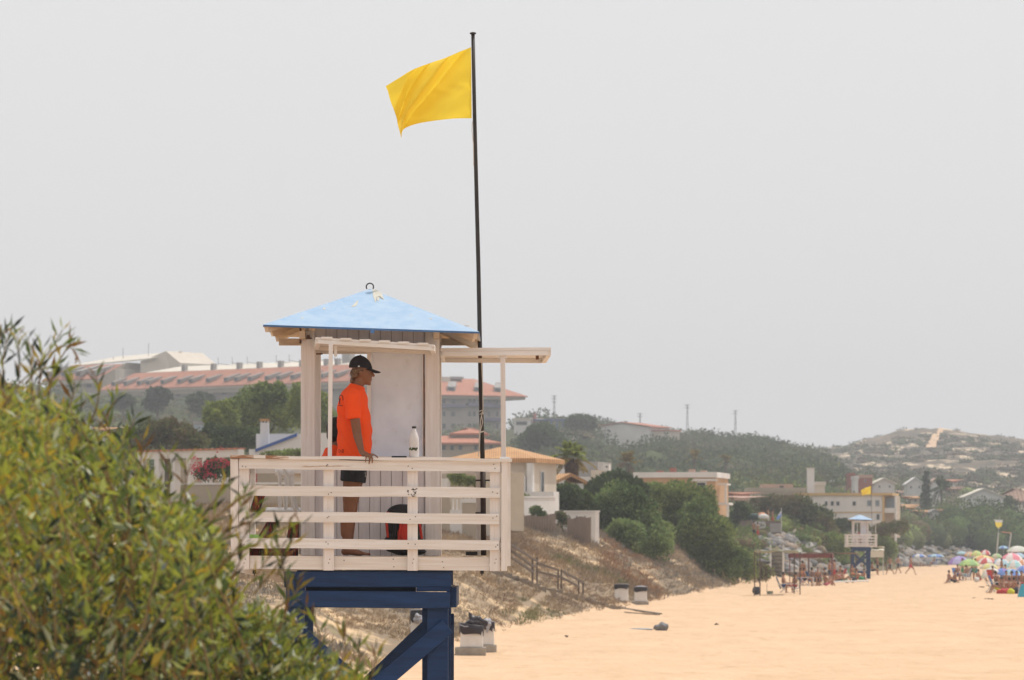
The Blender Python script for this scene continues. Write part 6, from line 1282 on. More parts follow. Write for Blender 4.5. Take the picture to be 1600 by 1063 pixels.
# ---- stepped path with railings down the dune
def Gp(px, py, Y): v = at(px, py, Y); return v
r = thing('stair_rail', gp(838, 168), 'weathered wooden railing descending the dune to the sand', 'railing')
posts = [(p_[0], p_[1], p_[2], hitY(p_[0], p_[2])) for p_ in ((832,872,912),(839,871,912),(872,889,922),(877,890,922),(904,907,930),(911,909,930))]
YR = {p_[0]: p_[3] for p_ in posts}; YR[792] = YR[832]-9; YR[796] = YR[792]; YR[833] = YR[832]; YR[840] = YR[839]; YR[873] = YR[872]; YR[905] = YR[904]
for px, p0, p1, Y in posts: v0 = at(px, p0, Y); g_ = min(gz(v0.x, Y), za(p1, Y)); MB().bx(v0.x-.035, v0.x+.035, Y-.035, Y+.035, g_-.3, v0.z).build('post', DKW, r)
for a, b_ in (((792,856,158),(833,885,165)),((792,866,158),(833,894,165)),((796,850,158.5),(840,878,165.5)),((833,884,165),(839,884,165.5)),((840,880,165.5),(872,891,168)),((839,893,165.5),(872,901,168)),((877,892,168.5),(911,910,171.5)),((873,900,168),(905,917,171))):
    MB().beam(at(a[0],a[1],YR[a[0]]), at(b_[0],b_[1],YR[b_[0]]), .05, .09).build('handrail', DKW, r)
r = thing('stair_steps', gp(860, 160), 'sand-swept timber steps running down the dune toward the bins', 'steps')
st = [(775,897,150),(790,899,151),(800,903,152),(812,907,153),(822,911,154),(833,915,155),(843,919,156),(858,922,158),(870,924,160),(884,928,163),(893,931,166),(903,934,169),(912,936,172),(921,940,175),(930,942,178),(941,944,181),(950,948,184),(960,950,187),(968,950,189)]
for px, py, Y in st: 
    Y = hitY(px, py+2); x = xa(px, Y); g_ = max(gz(x, Y), .0); z = g_+.10; MB().bx(x-.28, x+.28, Y-.12, Y+.12, min(g_,z)-.15, z).build('step', GYW, r)
tag(MB().beam(at(972,950,190), at(1032,959,181), .12, .05).beam(at(976,957,185), at(1030,961,180), .05, .05).build('timber_plank', GYW), 'long grey plank lying on the sand at the end of the steps', 'plank')
r = thing('stair_rail', gp(590, 128), 'thin wooden railing seen under the tower between its legs', 'railing')
for px, p0, p1, Y in ((583,959,1003,128),(600,957,1006,130),(512,950,966,140)): v0 = at(px, p0, Y); MB().bx(v0.x-.03, v0.x+.03, Y-.03, Y+.03, min(gz(v0.x,Y), za(p1,Y))-.2, v0.z).build('post', DKW, r)
MB().beam(at(565,951,134), at(597,966,127), .06, .04).build('handrail', GYW, r); MB().beam(at(586,951,134), at(614,963,129), .06, .04).build('handrail', GYW, r)
tag(MB().beam((at(553,1001,118)).xyz, at(576,997,118), .1, .08).build('timber_plank', DKW), 'short dark timber half buried in the sand under the tower', 'plank')
# grey cloth and stone on the sand
b = MB(); c = at(1030, 985, 147.); b.ell((c.x+.1,147,.10), (.20,.2,.16), 12); b.ell((c.x-.05,147,.07), (.15,.2,.1), 12)
o = organic('sand_bag', b, .03, mat('grey_cloth', (.20,.20,.21), .9, var=.3, scale=9), None, it=1, displace=lambda co: co+.02*np.sin(co[:,[1,2,0]]*31)); tag(o, 'small grey bundle lying on the open sand', 'bundle')
b = MB(); b.ell((c.x-.6,147.3,.02), (.45,.25,.045), 12); o = organic('towel', b, .03, mat('pale_grey_cloth', (.36,.37,.38), .9, var=.3), None, it=1); tag(o, 'crumpled pale grey cloth beside the grey bundle on the sand', 'cloth')
for px, py, w_ in ((886,995,.07),(1120,977,.10),(941,1045,.04),(1522,936,.16),(1545,937,.3),(1534,918,.22)):
    Y = 19810/(py-850); x = xa(px, Y); b = MB(); b.ell((x,Y,.02), (w_,w_*.6,.045), 10); o = organic('driftwood', b, .03, DKW, None, it=1, displace=lambda co: co+.015*np.sin(co[:,[1,2,0]]*40)); tag(o, 'dark scrap on the sand '+{886:'below the steps',1120:'in the middle of the open beach',941:'low in the picture',1522:'left of a long thin scrap at far right',1545:'at far right, long and thin',1534:'in front of the seated group at right'}[px], 'debris')
# ---- far lifeguard tower: copy of the near one with flag and pole
for o_ in list(bpy.data.objects):
    if o_.parent: KIDS.setdefault(o_.parent.name, []).append(o_)
for o_ in list(bpy.data.objects): KIDS.setdefault(o_.name, [])
FT = Vector((xa(1345,360)+.05, 360.9, 0)); off = FT-Vector((-1.29, 41.2, 0))
dup(tw, FT, 0, 'small far white lifeguard tower with navy cross-braced legs down the beach', group='lifeguard towers along the beach'); tw['group'] = 'lifeguard towers along the beach'
p_ = dup(fp, Vector(fp.location)+off, 0, 'thin flagpole on the far lifeguard tower'); fo = dup(fl, Vector(fl.location)+off, 0, 'small yellow flag flying over the far lifeguard tower')
# ---- people prototypes
SWR = mat('red_swimwear', (.45,.04,.04), .8); SWB = mat('blue_swimwear', (.04,.10,.30), .8); SWK = mat('dark_swimwear', (.03,.03,.04), .8); SWG = mat('green_swimwear', (.06,.25,.12), .8); SWY = mat('yellow_swimwear', (.60,.60,.05), .8); SWW = mat('white_shirt', (.65,.63,.60), .8); SWP = mat('pink_swimwear', (.6,.15,.2), .8); SWO = mat('orange_swimwear', (.65,.20,.04), .8)
def proto(pose, hgt=1.72):
    r = thing('person', (0,0,-50), 'x', 'person'); b = MB(); O = Vector((0,0,-50)); s_ = hgt/1.72
    def p(x,y,z): return O+Vector((x,y,z))*s_
    def cp(a, c_, ra, rb): b.cap(p(*a), p(*c_), ra*s_, rb*s_, 8)
    sw = MB(); hb = MB()
    def head(x,y,z):
        b.ell(p(x,y,z), (.085*s_,.075*s_,.11*s_), 10); cp((x+.07,y,z-.01),(x+.09,y,z-.03),.02,.018); hb.ell(p(x-.02,y,z+.03), (.095*s_,.085*s_,.105*s_), 10); cp((x-.01,y,z-.1),(x-.02,y,z-.2),.05,.055)
    def hand(x,y,z,dx,dz):
        cp((x,y,z),(x+dx*.07,y,z+dz*.07),.030,.026)
        for k in range(4): cp((x+dx*.07,y-.02+k*.014,z+dz*.07),(x+dx*.15,y-.024+k*.016,z+dz*.15),.010,.009)
        cp((x+dx*.03,y+.03,z+dz*.03),(x+dx*.09,y+.05,z+dz*.08),.011,.010)
    if pose in ('walk','walk2','stand'):
        f = {'walk':1.,'walk2':-.7,'stand':.15}[pose]
        head(.02,0,1.60); cp((0,-.14,1.40),(0,.14,1.40),.07,.07); b.ell(p(0,0,1.25), (.115*s_,.155*s_,.2*s_), 12); b.ell(p(0,0,1.0), (.10*s_,.135*s_,.17*s_), 12); b.ell(p(0,0,.9), (.12*s_,.16*s_,.11*s_), 12)
        for sg in (-1,1):
            a = .30*f*sg; kx = a*.75+.06*abs(f); ax = a*1.35 if a > 0 else a*1.6; kz = .50; az = .08+(.10*abs(f) if a < 0 else 0)
            cp((0,.09*sg,.88),(kx,.09*sg,kz),.088,.06); cp((kx,.09*sg,kz),(ax,.09*sg,az),.058,.036); cp((ax-.02,.09*sg,az-.03),(ax+.17,.10*sg,az-.045),.036,.026)
            sx_ = -a*1.1; cp((0,.19*sg,1.40),(sx_*.6,.23*sg,1.12),.048,.038); cp((sx_*.6,.23*sg,1.12),(sx_*1.1+.08,.22*sg,.90),.037,.025); hand(sx_*1.1+.08,.22*sg,.89,.2,-1)
        sw.ell(p(0,0,.90), (.135*s_,.175*s_,.115*s_), 12)
        for sg in (-1,1): sw.cap(p(0,.09*sg,.86), p(.20*f*sg*.5+.02,.09*sg,.66), .10*s_, .088*s_, 8)
    elif pose in ('sit','sitfloor'):
        h = .42 if pose == 'sit' else .10
        head(-.05,0,h+.72); cp((-.08,-.14,h+.50),(-.08,.14,h+.50),.07,.07); b.ell(p(-.07,0,h+.36), (.12*s_,.155*s_,.2*s_), 12); b.ell(p(-.04,0,h+.10), (.14*s_,.165*s_,.14*s_), 12)
        for sg in (-1,1):
            if pose == 'sit': k_ = (.42,.11*sg,h+.08); a_ = (.46,.12*sg,.08)
            else: k_ = (.36,.13*sg,.46); a_ = (.62,.12*sg,.06)
            cp((0,.09*sg,h+.08),k_,.088,.062); cp(k_,a_,.058,.036); cp((a_[0]-.02,a_[1],.045),(a_[0]+.16,a_[1],.035),.034,.026)
            e_ = (.02,.24*sg,h+.25); cp((-.08,.19*sg,h+.5),e_,.048,.038); w_ = (.24,.15*sg,h+.22 if pose == 'sit' else .38); cp(e_,w_,.037,.026); hand(w_[0],w_[1],w_[2],1,-.1)
        sw.ell(p(-.03,0,h+.08), (.155*s_,.185*s_,.135*s_), 12)
        for sg in (-1,1): sw.cap(p(0,.09*sg,h+.08), p(.2,.10*sg,h+.1 if pose=='sit' else .28), .10*s_, .09*s_, 8)
    elif pose == 'lie':
        head(-.75,0,.16); cp((-.5,-.14,.13),(-.5,.14,.13),.07,.07); b.ell(p(-.38,0,.13), (.2*s_,.155*s_,.11*s_), 12); b.ell(p(-.1,0,.12), (.2*s_,.15*s_,.11*s_), 12)
        for sg in (-1,1):
            cp((.05,.09*sg,.11),(.48,.1*sg,.10),.085,.06); cp((.48,.1*sg,.10),(.88,.11*sg,.06),.058,.036); cp((.9,.11*sg,.05),(.93,.12*sg,.18),.03,.024)
            cp((-.5,.19*sg,.12),(-.3,.3*sg,.07),.046,.036); cp((-.3,.3*sg,.07),(-.05,.26*sg,.06),.036,.026); hand(-.05,.26*sg,.055,1,0)
        sw.ell(p(-.02,0,.12), (.18*s_,.17*s_,.12*s_), 12)
    vx = .016
    organic('body', b, vx, SKIN2, r, it=2); organic('swimwear', sw, .02, SWK, r, it=1); organic('hair', hb, .02, HAIRD, r, it=1)
    KIDS[r.name] = [o_ for o_ in bpy.data.objects if o_.parent == r]
    for o_ in KIDS[r.name]: KIDS[o_.name] = []
    return r
PR = {k: proto(k) for k in ('walk','walk2','stand','sit','sitfloor','lie')}
used = set()
def person(pose, px, Y, rz, label, cloth=None, hair=None, skin=None, z=None, scale=1., group=None, swap_=None):
    x = xa(px, Y); zz = 0. if z is None else z
    if z is None: zz = max(0., gz(x, Y))
    o_ = PR[pose]; sw_ = {}
    if cloth: sw_['dark_swimwear'] = cloth
    if hair: sw_['dark_hair'] = hair
    if skin: sw_['bronzed_skin'] = skin
    c_ = dup(o_, (x, Y, zz+.0), R(rz), label, group=group, scale=scale, swap=sw_)
    KIDS[c_.name] = []
    return c_
TOP = {}
person('walk', 1390.5, 405, 200, 'bather striding left, leftmost of the three walkers near the far tower', SWK)
person('walk2', 1403.5, 420, 150, 'bather walking away, middle one of the three walkers on the sand', SWK)
person('walk', 1423, 410, -20, 'bather striding right, rightmost of the three walkers on the sand', SWR)
# seated guard in the far tower
c = person('sit', 1342, 361.0, -90, 'small red-shirted figure sitting on the deck of the far tower', SWR, z=2.72, scale=.95); 
b = MB(); bb = Vector(c.location); b.ell(bb+Vector((0,-.05,.78)), (.19,.15,.24), 10); o = b.build('red_shirt', SWR, origin=tuple(bb), fix=False, smooth=True); 
o.parent = c; o.matrix_parent_inverse = Matrix.Identity(4); o.location = (0,0,0); o.rotation_euler = (0,0,R(90)); o.scale = (1/.95,)*3
# ---- chairs and umbrellas
def camp_chair(m1, m2=None):
    r = thing('beach_chair', (0,0,-60), 'x', 'beach chair'); O = Vector((0,0,-60)); m2 = m2 or PLASTIC
    def p(x,y,z): return O+Vector((x,y,z))
    MB().slab([p(-.22,-.26,.34),p(.26,-.26,.40),p(.26,.26,.40),p(-.22,.26,.34)], .03).build('seat', m1, r); MB().slab([p(-.22,-.26,.33),p(-.20,.26,.33),p(-.44,.26,.98),p(-.46,-.26,.98)], .03).build('backrest', m1, r)
    for sg in (-1,1):
        MB().beam(p(.28,.27*sg,0), p(-.30,.27*sg,.58), .03, .03).build('leg', m2, r); MB().beam(p(-.30,.27*sg,0), p(.24,.27*sg,.58), .03, .03).build('leg', m2, r); MB().beam(p(-.32,.28*sg,.59), p(.28,.28*sg,.59), .05, .03).build('armrest', m2, r)
    KIDS[r.name] = [o_ for o_ in bpy.data.objects if o_.parent == r]
    for o_ in KIDS[r.name]: KIDS[o_.name] = []
    return r
CHB = mat('chair_blue', (.10,.22,.50), .8); CHK = mat('chair_dark', (.07,.07,.09), .8); CHW = mat('chair_striped', (.5,.5,.55), .8, col2=(.12,.2,.45), scale=3, stretch=(1,9,1), thr=(.48,.52)); CHR = mat('chair_red', (.50,.06,.05), .8); CHG = mat('chair_green', (.10,.30,.16), .8)
chair0 = camp_chair(CHB)
def chair(px, Y, rz, label, m=None, z=0.): c_ = dup(chair0, (xa(px,Y), Y, z), R(rz), label, group='folding beach chairs', swap={'chair_blue': m} if m else None); KIDS[c_.name] = []; return c_
UC = {k: mat('parasol_'+k, v, .8, transl=.3, var=.06, scale=3) for k, v in dict(skyblue=(.42,.62,.72), orange=(.75,.38,.22), lime=(.50,.68,.28), red=(.62,.14,.15), white=(.78,.76,.74), purple=(.36,.24,.55), green=(.36,.55,.27), yellow=(.72,.70,.32), beige=(.62,.58,.46), pale=(.62,.68,.60), blue=(.18,.30,.66), pink=(.80,.30,.38), cyan=(.42,.70,.74), lavender=(.48,.46,.70), teal=(.05,.33,.42), cream=(.75,.70,.58)).items()}
POLE = mat('white_pole', (.55,.53,.5), .4)
def umbrella(px, pyt, pyr, hw, Y, c1, c2, label, tilt=(0,0), n=8, dome=1., pole=True, gtop=False, fring=True):
    R_ = hw*Y/F; zr = za(pyr, Y); zt_ = za(pyt, Y); x = xa(px, Y); h = max(zt_-zr, .12)
    r = thing('beach_umbrella', (x, Y, 0), label, 'beach umbrella', 'beach umbrellas on the sand')
    M_ = Matrix.Translation((x,Y,zr)) @ Matrix.Rotation(R(tilt[0]), 4, 'Y') @ Matrix.Rotation(R(tilt[1]), 4, 'X')
    for part_, cc in ((0, c1), (1, c2)):
        mb = MB()
        for k in range(n):
            if k % 2 != part_: continue
            a0 = 2*math.pi*k/n; 
            for i in range(4):
                for j in range(2):
                    vs = []
                    for ii, jj in ((i,j),(i,j+1),(i+1,j+1),(i+1,j)):
                        t = ii/4; a = a0+2*math.pi/n*jj/2; rr = R_*(1-t)*(1-.055*(jj == 1)*(1-t)); z = h*(1-(1-t)**2)**.85*dome - .03*R_*(jj == 1)*(1-t); vs.append(M_ @ Vector((rr*math.cos(a), rr*math.sin(a), z)))
                    mb.add(vs, [(0,1,2,3)])
                if i == 0 and fring:
                    for j in range(2):
                        a = a0+2*math.pi/n*j/2; a1 = a0+2*math.pi/n*(j+1)/2; e0 = 1-.055*(j == 1); e1 = 1-.055*(j == 0)
                        mb.add([M_@Vector((R_*e0*math.cos(a),R_*e0*math.sin(a),-.03*R_*(j==1))), M_@Vector((R_*e1*math.cos(a1),R_*e1*math.sin(a1),-.03*R_*(j==0))), M_@Vector((R_*e1*math.cos(a1),R_*e1*math.sin(a1),-.14)), M_@Vector((R_*e0*math.cos(a),R_*e0*math.sin(a),-.14))], [(0,1,2,3)])
        mb.build('canopy_panels', UC[cc], r, fix=False)
    tp = M_ @ Vector((0,0,h+.08)); bt = M_ @ Vector((0,0,-.1)); ft = Vector((x-(tp.x-bt.x)*1.2, Y, -.2))
    MB().tube([tp, bt, (bt.x*.4+ft.x*.6, Y, zr*.4), ft], .022, 6).build('pole', POLE, r)
    return r
U = umbrella
U(1502.5,861.5,864.5,7.5,470,'skyblue','skyblue','pale blue umbrella at the back left of the crowd')
U(1515,862.5,867,8,450,'orange','beige','orange umbrella next to the lime one at the back')
U(1526,860.5,866.5,8.5,445,'lime','yellow','lime green umbrella at the back of the crowd')
U(1539.5,859.5,865,8.5,450,'red','white','red and white umbrella at the back right of the lime one')
U(1557,865,870,9,430,'green','beige','dull green umbrella in the back row behind the pink one')
U(1499,869,880,18,352,'purple','lavender','large purple umbrella at the left end of the crowd')
U(1514,873.5,882,16,340,'green','lime','green umbrella overlapping the purple one')
U(1536,867.5,874.5,18,395,'yellow','orange','wide pastel yellow and orange umbrella in the middle row')
U(1541,871.5,878.5,13.5,372,'white','red','white umbrella with red edge panels in the middle')
U(1545,880,886.5,14,350,'beige','yellow','flat beige umbrella with yellow edge')
U(1546,888,896.5,14.5,326,'pale','white','pale grey-green umbrella tilted down to the left', tilt=(-24,0))
U(1564,873,882.5,16,372,'skyblue','white','light blue and white umbrella left of the pink star one')
U(1581,864,876,19,382,'pink','white','pink and white star patterned umbrella, tallest of the crowd')
U(1585,875,885,13,360,'cyan','white','turquoise and white umbrella below the pink one')
U(1598,874,881,11,365,'white','orange','white umbrella with orange panels cut by the right edge')
U(1566,888,896,14,338,'purple','blue','purple-blue umbrella behind the striped blue one')
U(1580,889,899,17.5,318,'blue','skyblue','blue and white banded umbrella over the seated group')
U(1599,884,893,15,340,'lavender','blue','lavender umbrella at the right edge of the photo')
U(1602,905,914,12,292,'lime','yellow','lime umbrella half cut off at the right edge, lowest one')
U(1592,864,870,11,430,'skyblue','lavender','grey-blue umbrella in the back row at the right edge')
U(1436,866,869,11,560,'blue','white','blue umbrella, left one of the distant pair with chairs')
U(1462,866,869,13,565,'blue','skyblue','wide pale blue umbrella, right one of the distant pair')
U(1590,853,861,17,520,'pale','white','big grey-white umbrella far behind the crowd')
U(1568,853,856,8,540,'skyblue','blue','flat blue umbrella far behind beside the white post')
U(1184,884,890,6,330,'teal','green','small teal umbrella tilted behind the first shade frame', tilt=(-30,0))
# beachgoers among the umbrellas
crowd = [('sitfloor',1484,322,20,'sitting bather in grey at the left end of the crowd',SWW),('sitfloor',1491,320,-160,'bather with bare back, second from the left end of the crowd',SWK),
 ('sit',1497,345,-60,'seated figure deep in the shade under the purple umbrella',SWB),('stand',1504,350,200,'standing figure in the shade under the purple umbrella',SWG),('sit',1511,343,-120,'seated figure beside the green umbrella pole',SWK),('stand',1519,345,90,'standing figure below the green umbrella',SWG),('stand',1524,346,-40,'standing figure right of the green umbrella, in teal',mat('teal_cloth', (.03,.25,.26), .8)),('sit',1508,338,170,'seated figure in pale blue in front under the green umbrella',mat('pale_blue_cloth', (.30,.45,.52), .8)),
 ('sitfloor',1530,335,-30,'bather sitting on the sand between the green and pale umbrellas',SWR),('sit',1552,322,40,'seated bather under the tilted pale umbrella',SWP),('stand',1565,352,10,'bather standing behind the purple-blue umbrella',SWK),('sit',1572,348,10,'bather seated behind the banded blue umbrella',SWO),
 ('sit',1557.5,262,10,'long haired bather in a deck chair at the left of the right-hand group',SWK),('sitfloor',1562,257,200,'bather in dark swimwear sitting low beside the deck chair',SWY),('sit',1572.5,264,-90,'tall sitting bather in the centre of the right-hand group',SWP),('sit',1579,262,180,'bather in white seated with head turned, right-hand group',SWW),('sitfloor',1568,254,-60,'bather on a red towel in front of the right-hand group',SWR),('sitfloor',1576,253,120,'bather leaning forward on the red towel',SWR),('sit',1588,262,-120,'bather seated in shadow at the right of the group',SWK),('sitfloor',1586,256,30,'bather crouching by the colourful bag',SWO),('sit',1596,262,-90,'bather at the right edge of the right-hand group',SWR),
 ('lie',1443,565,0,'sunbather lying beside the distant blue umbrellas',SWK),('sit',1459,556,200,'distant figure seated on the left under the pale blue umbrella',SWB),
 ('sit',1226,252,-10,'person reclining in the folding chair under the first shade frame, left of two',SWB),('sit',1241,251,175,'person with bare legs under the first shade frame, right of two',SWR),
 ('stand',1254,302,60,'person in ochre standing under the red-brown pergola',SWO),('sit',1258,298,0,'dark seated figure by the red-brown pergola left post',SWK),('sit',1249,300,180,'seated figure in blue left of the red-brown pergola',SWB),('sit',1270,300,20,'seated figure in grey in the middle of the pergola',SWW),('sit',1278,296,-90,'dark figure in low chair under the pergola',SWK),('sit',1287,299,180,'figure in a bright yellow top under the pergola',SWY),('sitfloor',1291,296,30,'bather sitting right of the yellow-topped figure',SWP),('stand',1296,318,0,'standing bather by the pergola right post',SWK),('stand',1304,325,160,'tanned bather standing under the brown net shade',SWR),('sitfloor',1309,322,0,'bather sitting under the brown net shade',SWK),('sit',1312,330,200,'seated bather in red right of the pergola',SWR),
 ('sitfloor',1318,325,0,'bather in green beside the far tower left leg',SWG),('sit',1332,344,-80,'person in an orange shirt sitting at the foot of the far tower',SWO),('sitfloor',1349,348,180,'bather sitting in the shade under the far tower',SWK),('sitfloor',1340,350,0,'bather lying low between the legs of the far tower',SWR),
 ('sit',1364,398,0,'seated figure under the cream canopy, left',SWK),('stand',1371,402,0,'figure standing below the cream canopy',SWK),('stand',1184,388,0,'walker in red coming down toward the stairs',SWR),('stand',1178,390,30,'walker in dark clothes above the stairs',SWK)]
nsp = {}
for pose, px, Y, rz, lab, cl in crowd:
    o = person(pose, px, Y, rz, lab, cl)
    if pose == 'sit' and Y < 360 or px in (1459,):
        k_ = len(nsp); nsp[k_] = 1; m_ = [CHB, CHK, CHW, CHR, CHG][k_ % 5]; cn = ['blue', 'dark', 'striped', 'red', 'green'][k_ % 5]
        d_ = Vector((-.02*math.cos(R(rz)), -.02*math.sin(R(rz)), 0)); c_ = dup(chair0, (o.location.x+d_.x, o.location.y+d_.y, o.location.z), R(rz), cn+' chair of the '+' '.join(lab.split()[:12]), group='folding beach chairs', swap={'chair_blue': m_}); KIDS[c_.name] = []
chair(1547.5, 262, 180, 'empty dark folding chair at the left of the right-hand group', CHK); chair(1463.5, 558, 170, 'blue folding chair standing under the distant pale blue umbrella')
# towels, bags
def blob(name, px, Y, z, rx, ry, rz_, m, label, cat):
    b = MB(); x = xa(px, Y); b.ell((x,Y,z), (rx,ry,rz_), 12); o = organic(name, b, max(.03, rz_*.18), m, None, it=1, displace=lambda co: co+.02*np.sin(co[:,[1,2,0]]*23)); return tag(o, label, cat)
blob('beach_towel', 1571, 252.5, .10, .55,.3,.22, SWR, 'red towel heaped in front of the right-hand group', 'towel')
blob('beach_bag', 1580, 251, .14, .22,.2,.2, SWY, 'bright yellow and orange bag beside the red towel', 'bag')
blob('beach_bag', 1589, 253, .16, .3,.25,.24, SWK, 'dark bag at the right of the red towel', 'bag')
blob('beach_bag', 1526.5, 331, .16, .2,.2,.24, SWW, 'white bag on the sand below the pale umbrella', 'bag')
blob('beach_bag', 1182, 249, .22, .24,.2,.26, SWK, 'black bag at the foot of the first shade frame', 'bag')
blob('beach_bag', 1184, 394, 3.6, .3,.3,.3, SWK, 'black sack on the slope by the walkers', 'bag')
blob('beach_bag', 1346, 345, .14, .25,.2,.2, SWG, 'green bag under the far tower', 'bag')
blob('beach_bag', 1335, 343, .12, .2,.2,.18, SWK, 'black bag beside the left leg of the far tower', 'bag')
r = thing('basket', (xa(1203,249.5), 249.5, 0), 'grey-green basket with thin upright handle under the first shade frame', 'basket'); cc = WL[r.name]
MB().lathe(cc, [(.15,0),(.19,.20),(.17,.20),(.14,.03)], 14).build('basket_body', mat('grey_wicker', (.22,.25,.20), .9), r); MB().beam((cc[0]-.17,cc[1],.15), (cc[0]-.17,cc[1],.62), .02,.02).build('handle', DKW, r)
# teal towel chair at the right edge
r = thing('beach_chair', (xa(1598,232), 232, 0), 'folded teal beach chair cut by the right edge of the photo', 'beach chair'); X0, Y0_, _ = WL[r.name]
MB().slab([(X0-.30,Y0_-.3,.12),(X0+.12,Y0_-.3,.12),(X0+.30,Y0_+.15,.75),(X0-.05,Y0_+.15,.75)], .04).build('sling', UC['teal'], r)
for d_ in (-.3,.3): MB().beam((X0+d_,Y0_-.32,.0), (X0+d_*.6+.05,Y0_+.2,.85), .025,.025).build('leg', POLE, r)
# shade frames
def frame(label, P4, ztop, legs, mR, sag=.06, name='shade_frame', roof=True, beam=None, mL=DKW):
    c_ = sum((Vector(p) for p in P4), Vector())/4; r = thing(name, (c_.x, c_.y, 0), label, 'shade frame')
    for p in legs: MB().beam((p[0],p[1],-.2), (p[0],p[1],ztop-.05), .06,.06).build('post', mL, r)
    if beam:
        for i in range(4): a, b_ = P4[i], P4[(i+1)%4]; MB().beam((a[0],a[1],ztop-beam[1]/2), (b_[0],b_[1],ztop-beam[1]/2), .06, beam[1]).build('beam', beam[0], r)
    if roof:
        n = 10; vs = []
        for j in range(n+1):
            for i in range(n+1):
                u, v = i/n, j/n; p = Vector(P4[0])*(1-u)*(1-v)+Vector(P4[1])*u*(1-v)+Vector(P4[2])*u*v+Vector(P4[3])*(1-u)*v; vs.append((p.x, p.y, ztop+.04-sag*math.sin(math.pi*v)*(1+.5*math.sin(u*9))+.02*math.sin(u*17)))
        lo = [(a,b_,c2-.03) for a,b_,c2 in vs]; m_ = (n+1)**2; fs = [(j*(n+1)+i,j*(n+1)+i+1,(j+1)*(n+1)+i+1,(j+1)*(n+1)+i) for i in range(n) for j in range(n)]; MB().add(vs+lo, fs+[tuple(q_+m_ for q_ in f[::-1]) for f in fs]).build('canopy', mR, r, fix=False)
    return r
Yf = 246
frame('thin-posted shade frame with pale green sagging canopy, nearest the camera', [(xa(1178,Yf),Yf,0),(xa(1247,Yf),Yf,0),(xa(1252,Yf+2.2),Yf+2.2,0),(xa(1186,Yf+2.2),Yf+2.2,0)], za(861.5,Yf), [(xa(1179,Yf),Yf),(xa(1250,Yf),Yf),(xa(1187.5,Yf-1.2),Yf-1.2),(xa(1241,Yf+2),Yf+2)], mat('pale_green_canvas', (.40,.43,.34), .8, transl=.15, scale=2), .08)
Yf = 306
frame('red-brown timber pergola over a group of people', [(xa(1232,Yf),Yf,0),(xa(1300,Yf),Yf,0),(xa(1302,Yf+3),Yf+3,0),(xa(1236,Yf+3),Yf+3,0)], za(866,Yf), [(xa(1234,Yf),Yf),(xa(1299,Yf),Yf),(xa(1263,Yf+3),Yf+3),(xa(1301,Yf+3),Yf+3)], REDW, .02, beam=(REDW,.26), mL=REDW, name='pergola')
Yf = 335
frame('long low brown net shade between the pergola and the far tower', [(xa(1262,Yf),Yf,0),(xa(1338,Yf),Yf,0),(xa(1338,Yf+3),Yf+3,0),(xa(1262,Yf+3),Yf+3,0)], za(864.5,Yf), [(xa(1264,Yf),Yf),(xa(1329,Yf),Yf),(xa(1337,Yf+3),Yf+3)], mat('brown_net', (.26,.19,.14), .95), .06)
# cream canopy right of the far tower
Yf = 398
frame('cream fringed canopy right of the far tower, upper layer', [(xa(1352,Yf+2),Yf+2,0),(xa(1381,Yf+2),Yf+2,0),(xa(1382,Yf+5),Yf+5,0),(xa(1353,Yf+5),Yf+5,0)], za(855,Yf+2), [(xa(1354,Yf+2),Yf+2),(xa(1380,Yf+2),Yf+2)], UC['cream'], .05, mL=POLE)
r = frame('cream domed canopy with drooping sides right of the far tower', [(xa(1350,Yf),Yf,0),(xa(1381,Yf),Yf,0),(xa(1382,Yf+2),Yf+2,0),(xa(1351,Yf+2),Yf+2,0)], za(860.5,Yf), [(xa(1352,Yf),Yf),(xa(1380,Yf),Yf)], UC['cream'], -.08, mL=POLE)
MB().bx(xa(1356,Yf), xa(1381,Yf), Yf-.04, Yf, za(871,Yf), za(860.8,Yf)).build('side_curtain', UC['cream'], r)
# surf boards / pale mat
tag(MB().slab([(xa(1300,318),318,.18),(xa(1358,324),324,.20),(xa(1358,324),325,.20),(xa(1301,318),319,.18)], .10).build('paddle_board', SWW, bevel=.02), 'long white board lying on the sand before the far tower', 'board')
# stairs up the rock bank
r = thing('staircase', (xa(1214,370), 370, 0), 'brown wooden staircase with pale side posts climbing the rock bank', 'staircase')
for i in range(14): Y = 366+i*.72; z = .12+i*.158; MB().bx(xa(1206,Y), xa(1222,Y), Y-.3, Y+.3, z-.12, z).build('step', DKW if i%2 else mat('mid_timber', (.22,.16,.12), .9), r)
for px in (1204,1224):
    MB().beam((xa(px,365.6),365.6,-.2), (xa(px,365.6),365.6,1.95), .14,.14).build('post', PLASTIC, r); MB().beam((xa(px,374),374,1.6), (xa(px,374),374,2.75), .12,.12).build('post', PLASTIC, r); MB().beam((xa(px,365.6),365.6,1.0), (xa(px,375),375,2.7), .07,.09).build('handrail', GYW, r)
# graffiti screen terrace
b = Bld('screen_fence', 'brown screen fence with white graffiti on the terrace above the stairs', 'fence', 1156, 1221, 396, 396); b.part('screen', mat('brown_screen', (.20,.155,.13), .9, scale=.8, var=.3), (0,b.W,0,.15,gz(b.A.x,396)-1.,b.z(1190,814))); b.part('dark_panel', GRY, (b.u(1203),b.W,-.08,-.003,b.z(1190,832),b.z(1190,818)))
GW = mat('white_graffiti', (.7,.7,.7), .8)
for i in range(5): x = 1180+i*3.2; MB().tube([b.P(b.u(x),-.04,b.z(x,825.5)), b.P(b.u(x-.6),-.04,b.z(x,819)), b.P(b.u(x+1.4),-.04,b.z(x,815.5)), b.P(b.u(x+2.6),-.04,b.z(x,819)), b.P(b.u(x+1.8),-.04,b.z(x,826))], .045, 4).build('graffiti_letter', GW, b.r)
blob('cushion_pile', 1193, 398, za(808,398), .5,.4,.28, SWW, 'white cushions piled on the terrace above the graffiti screen', 'cushions')
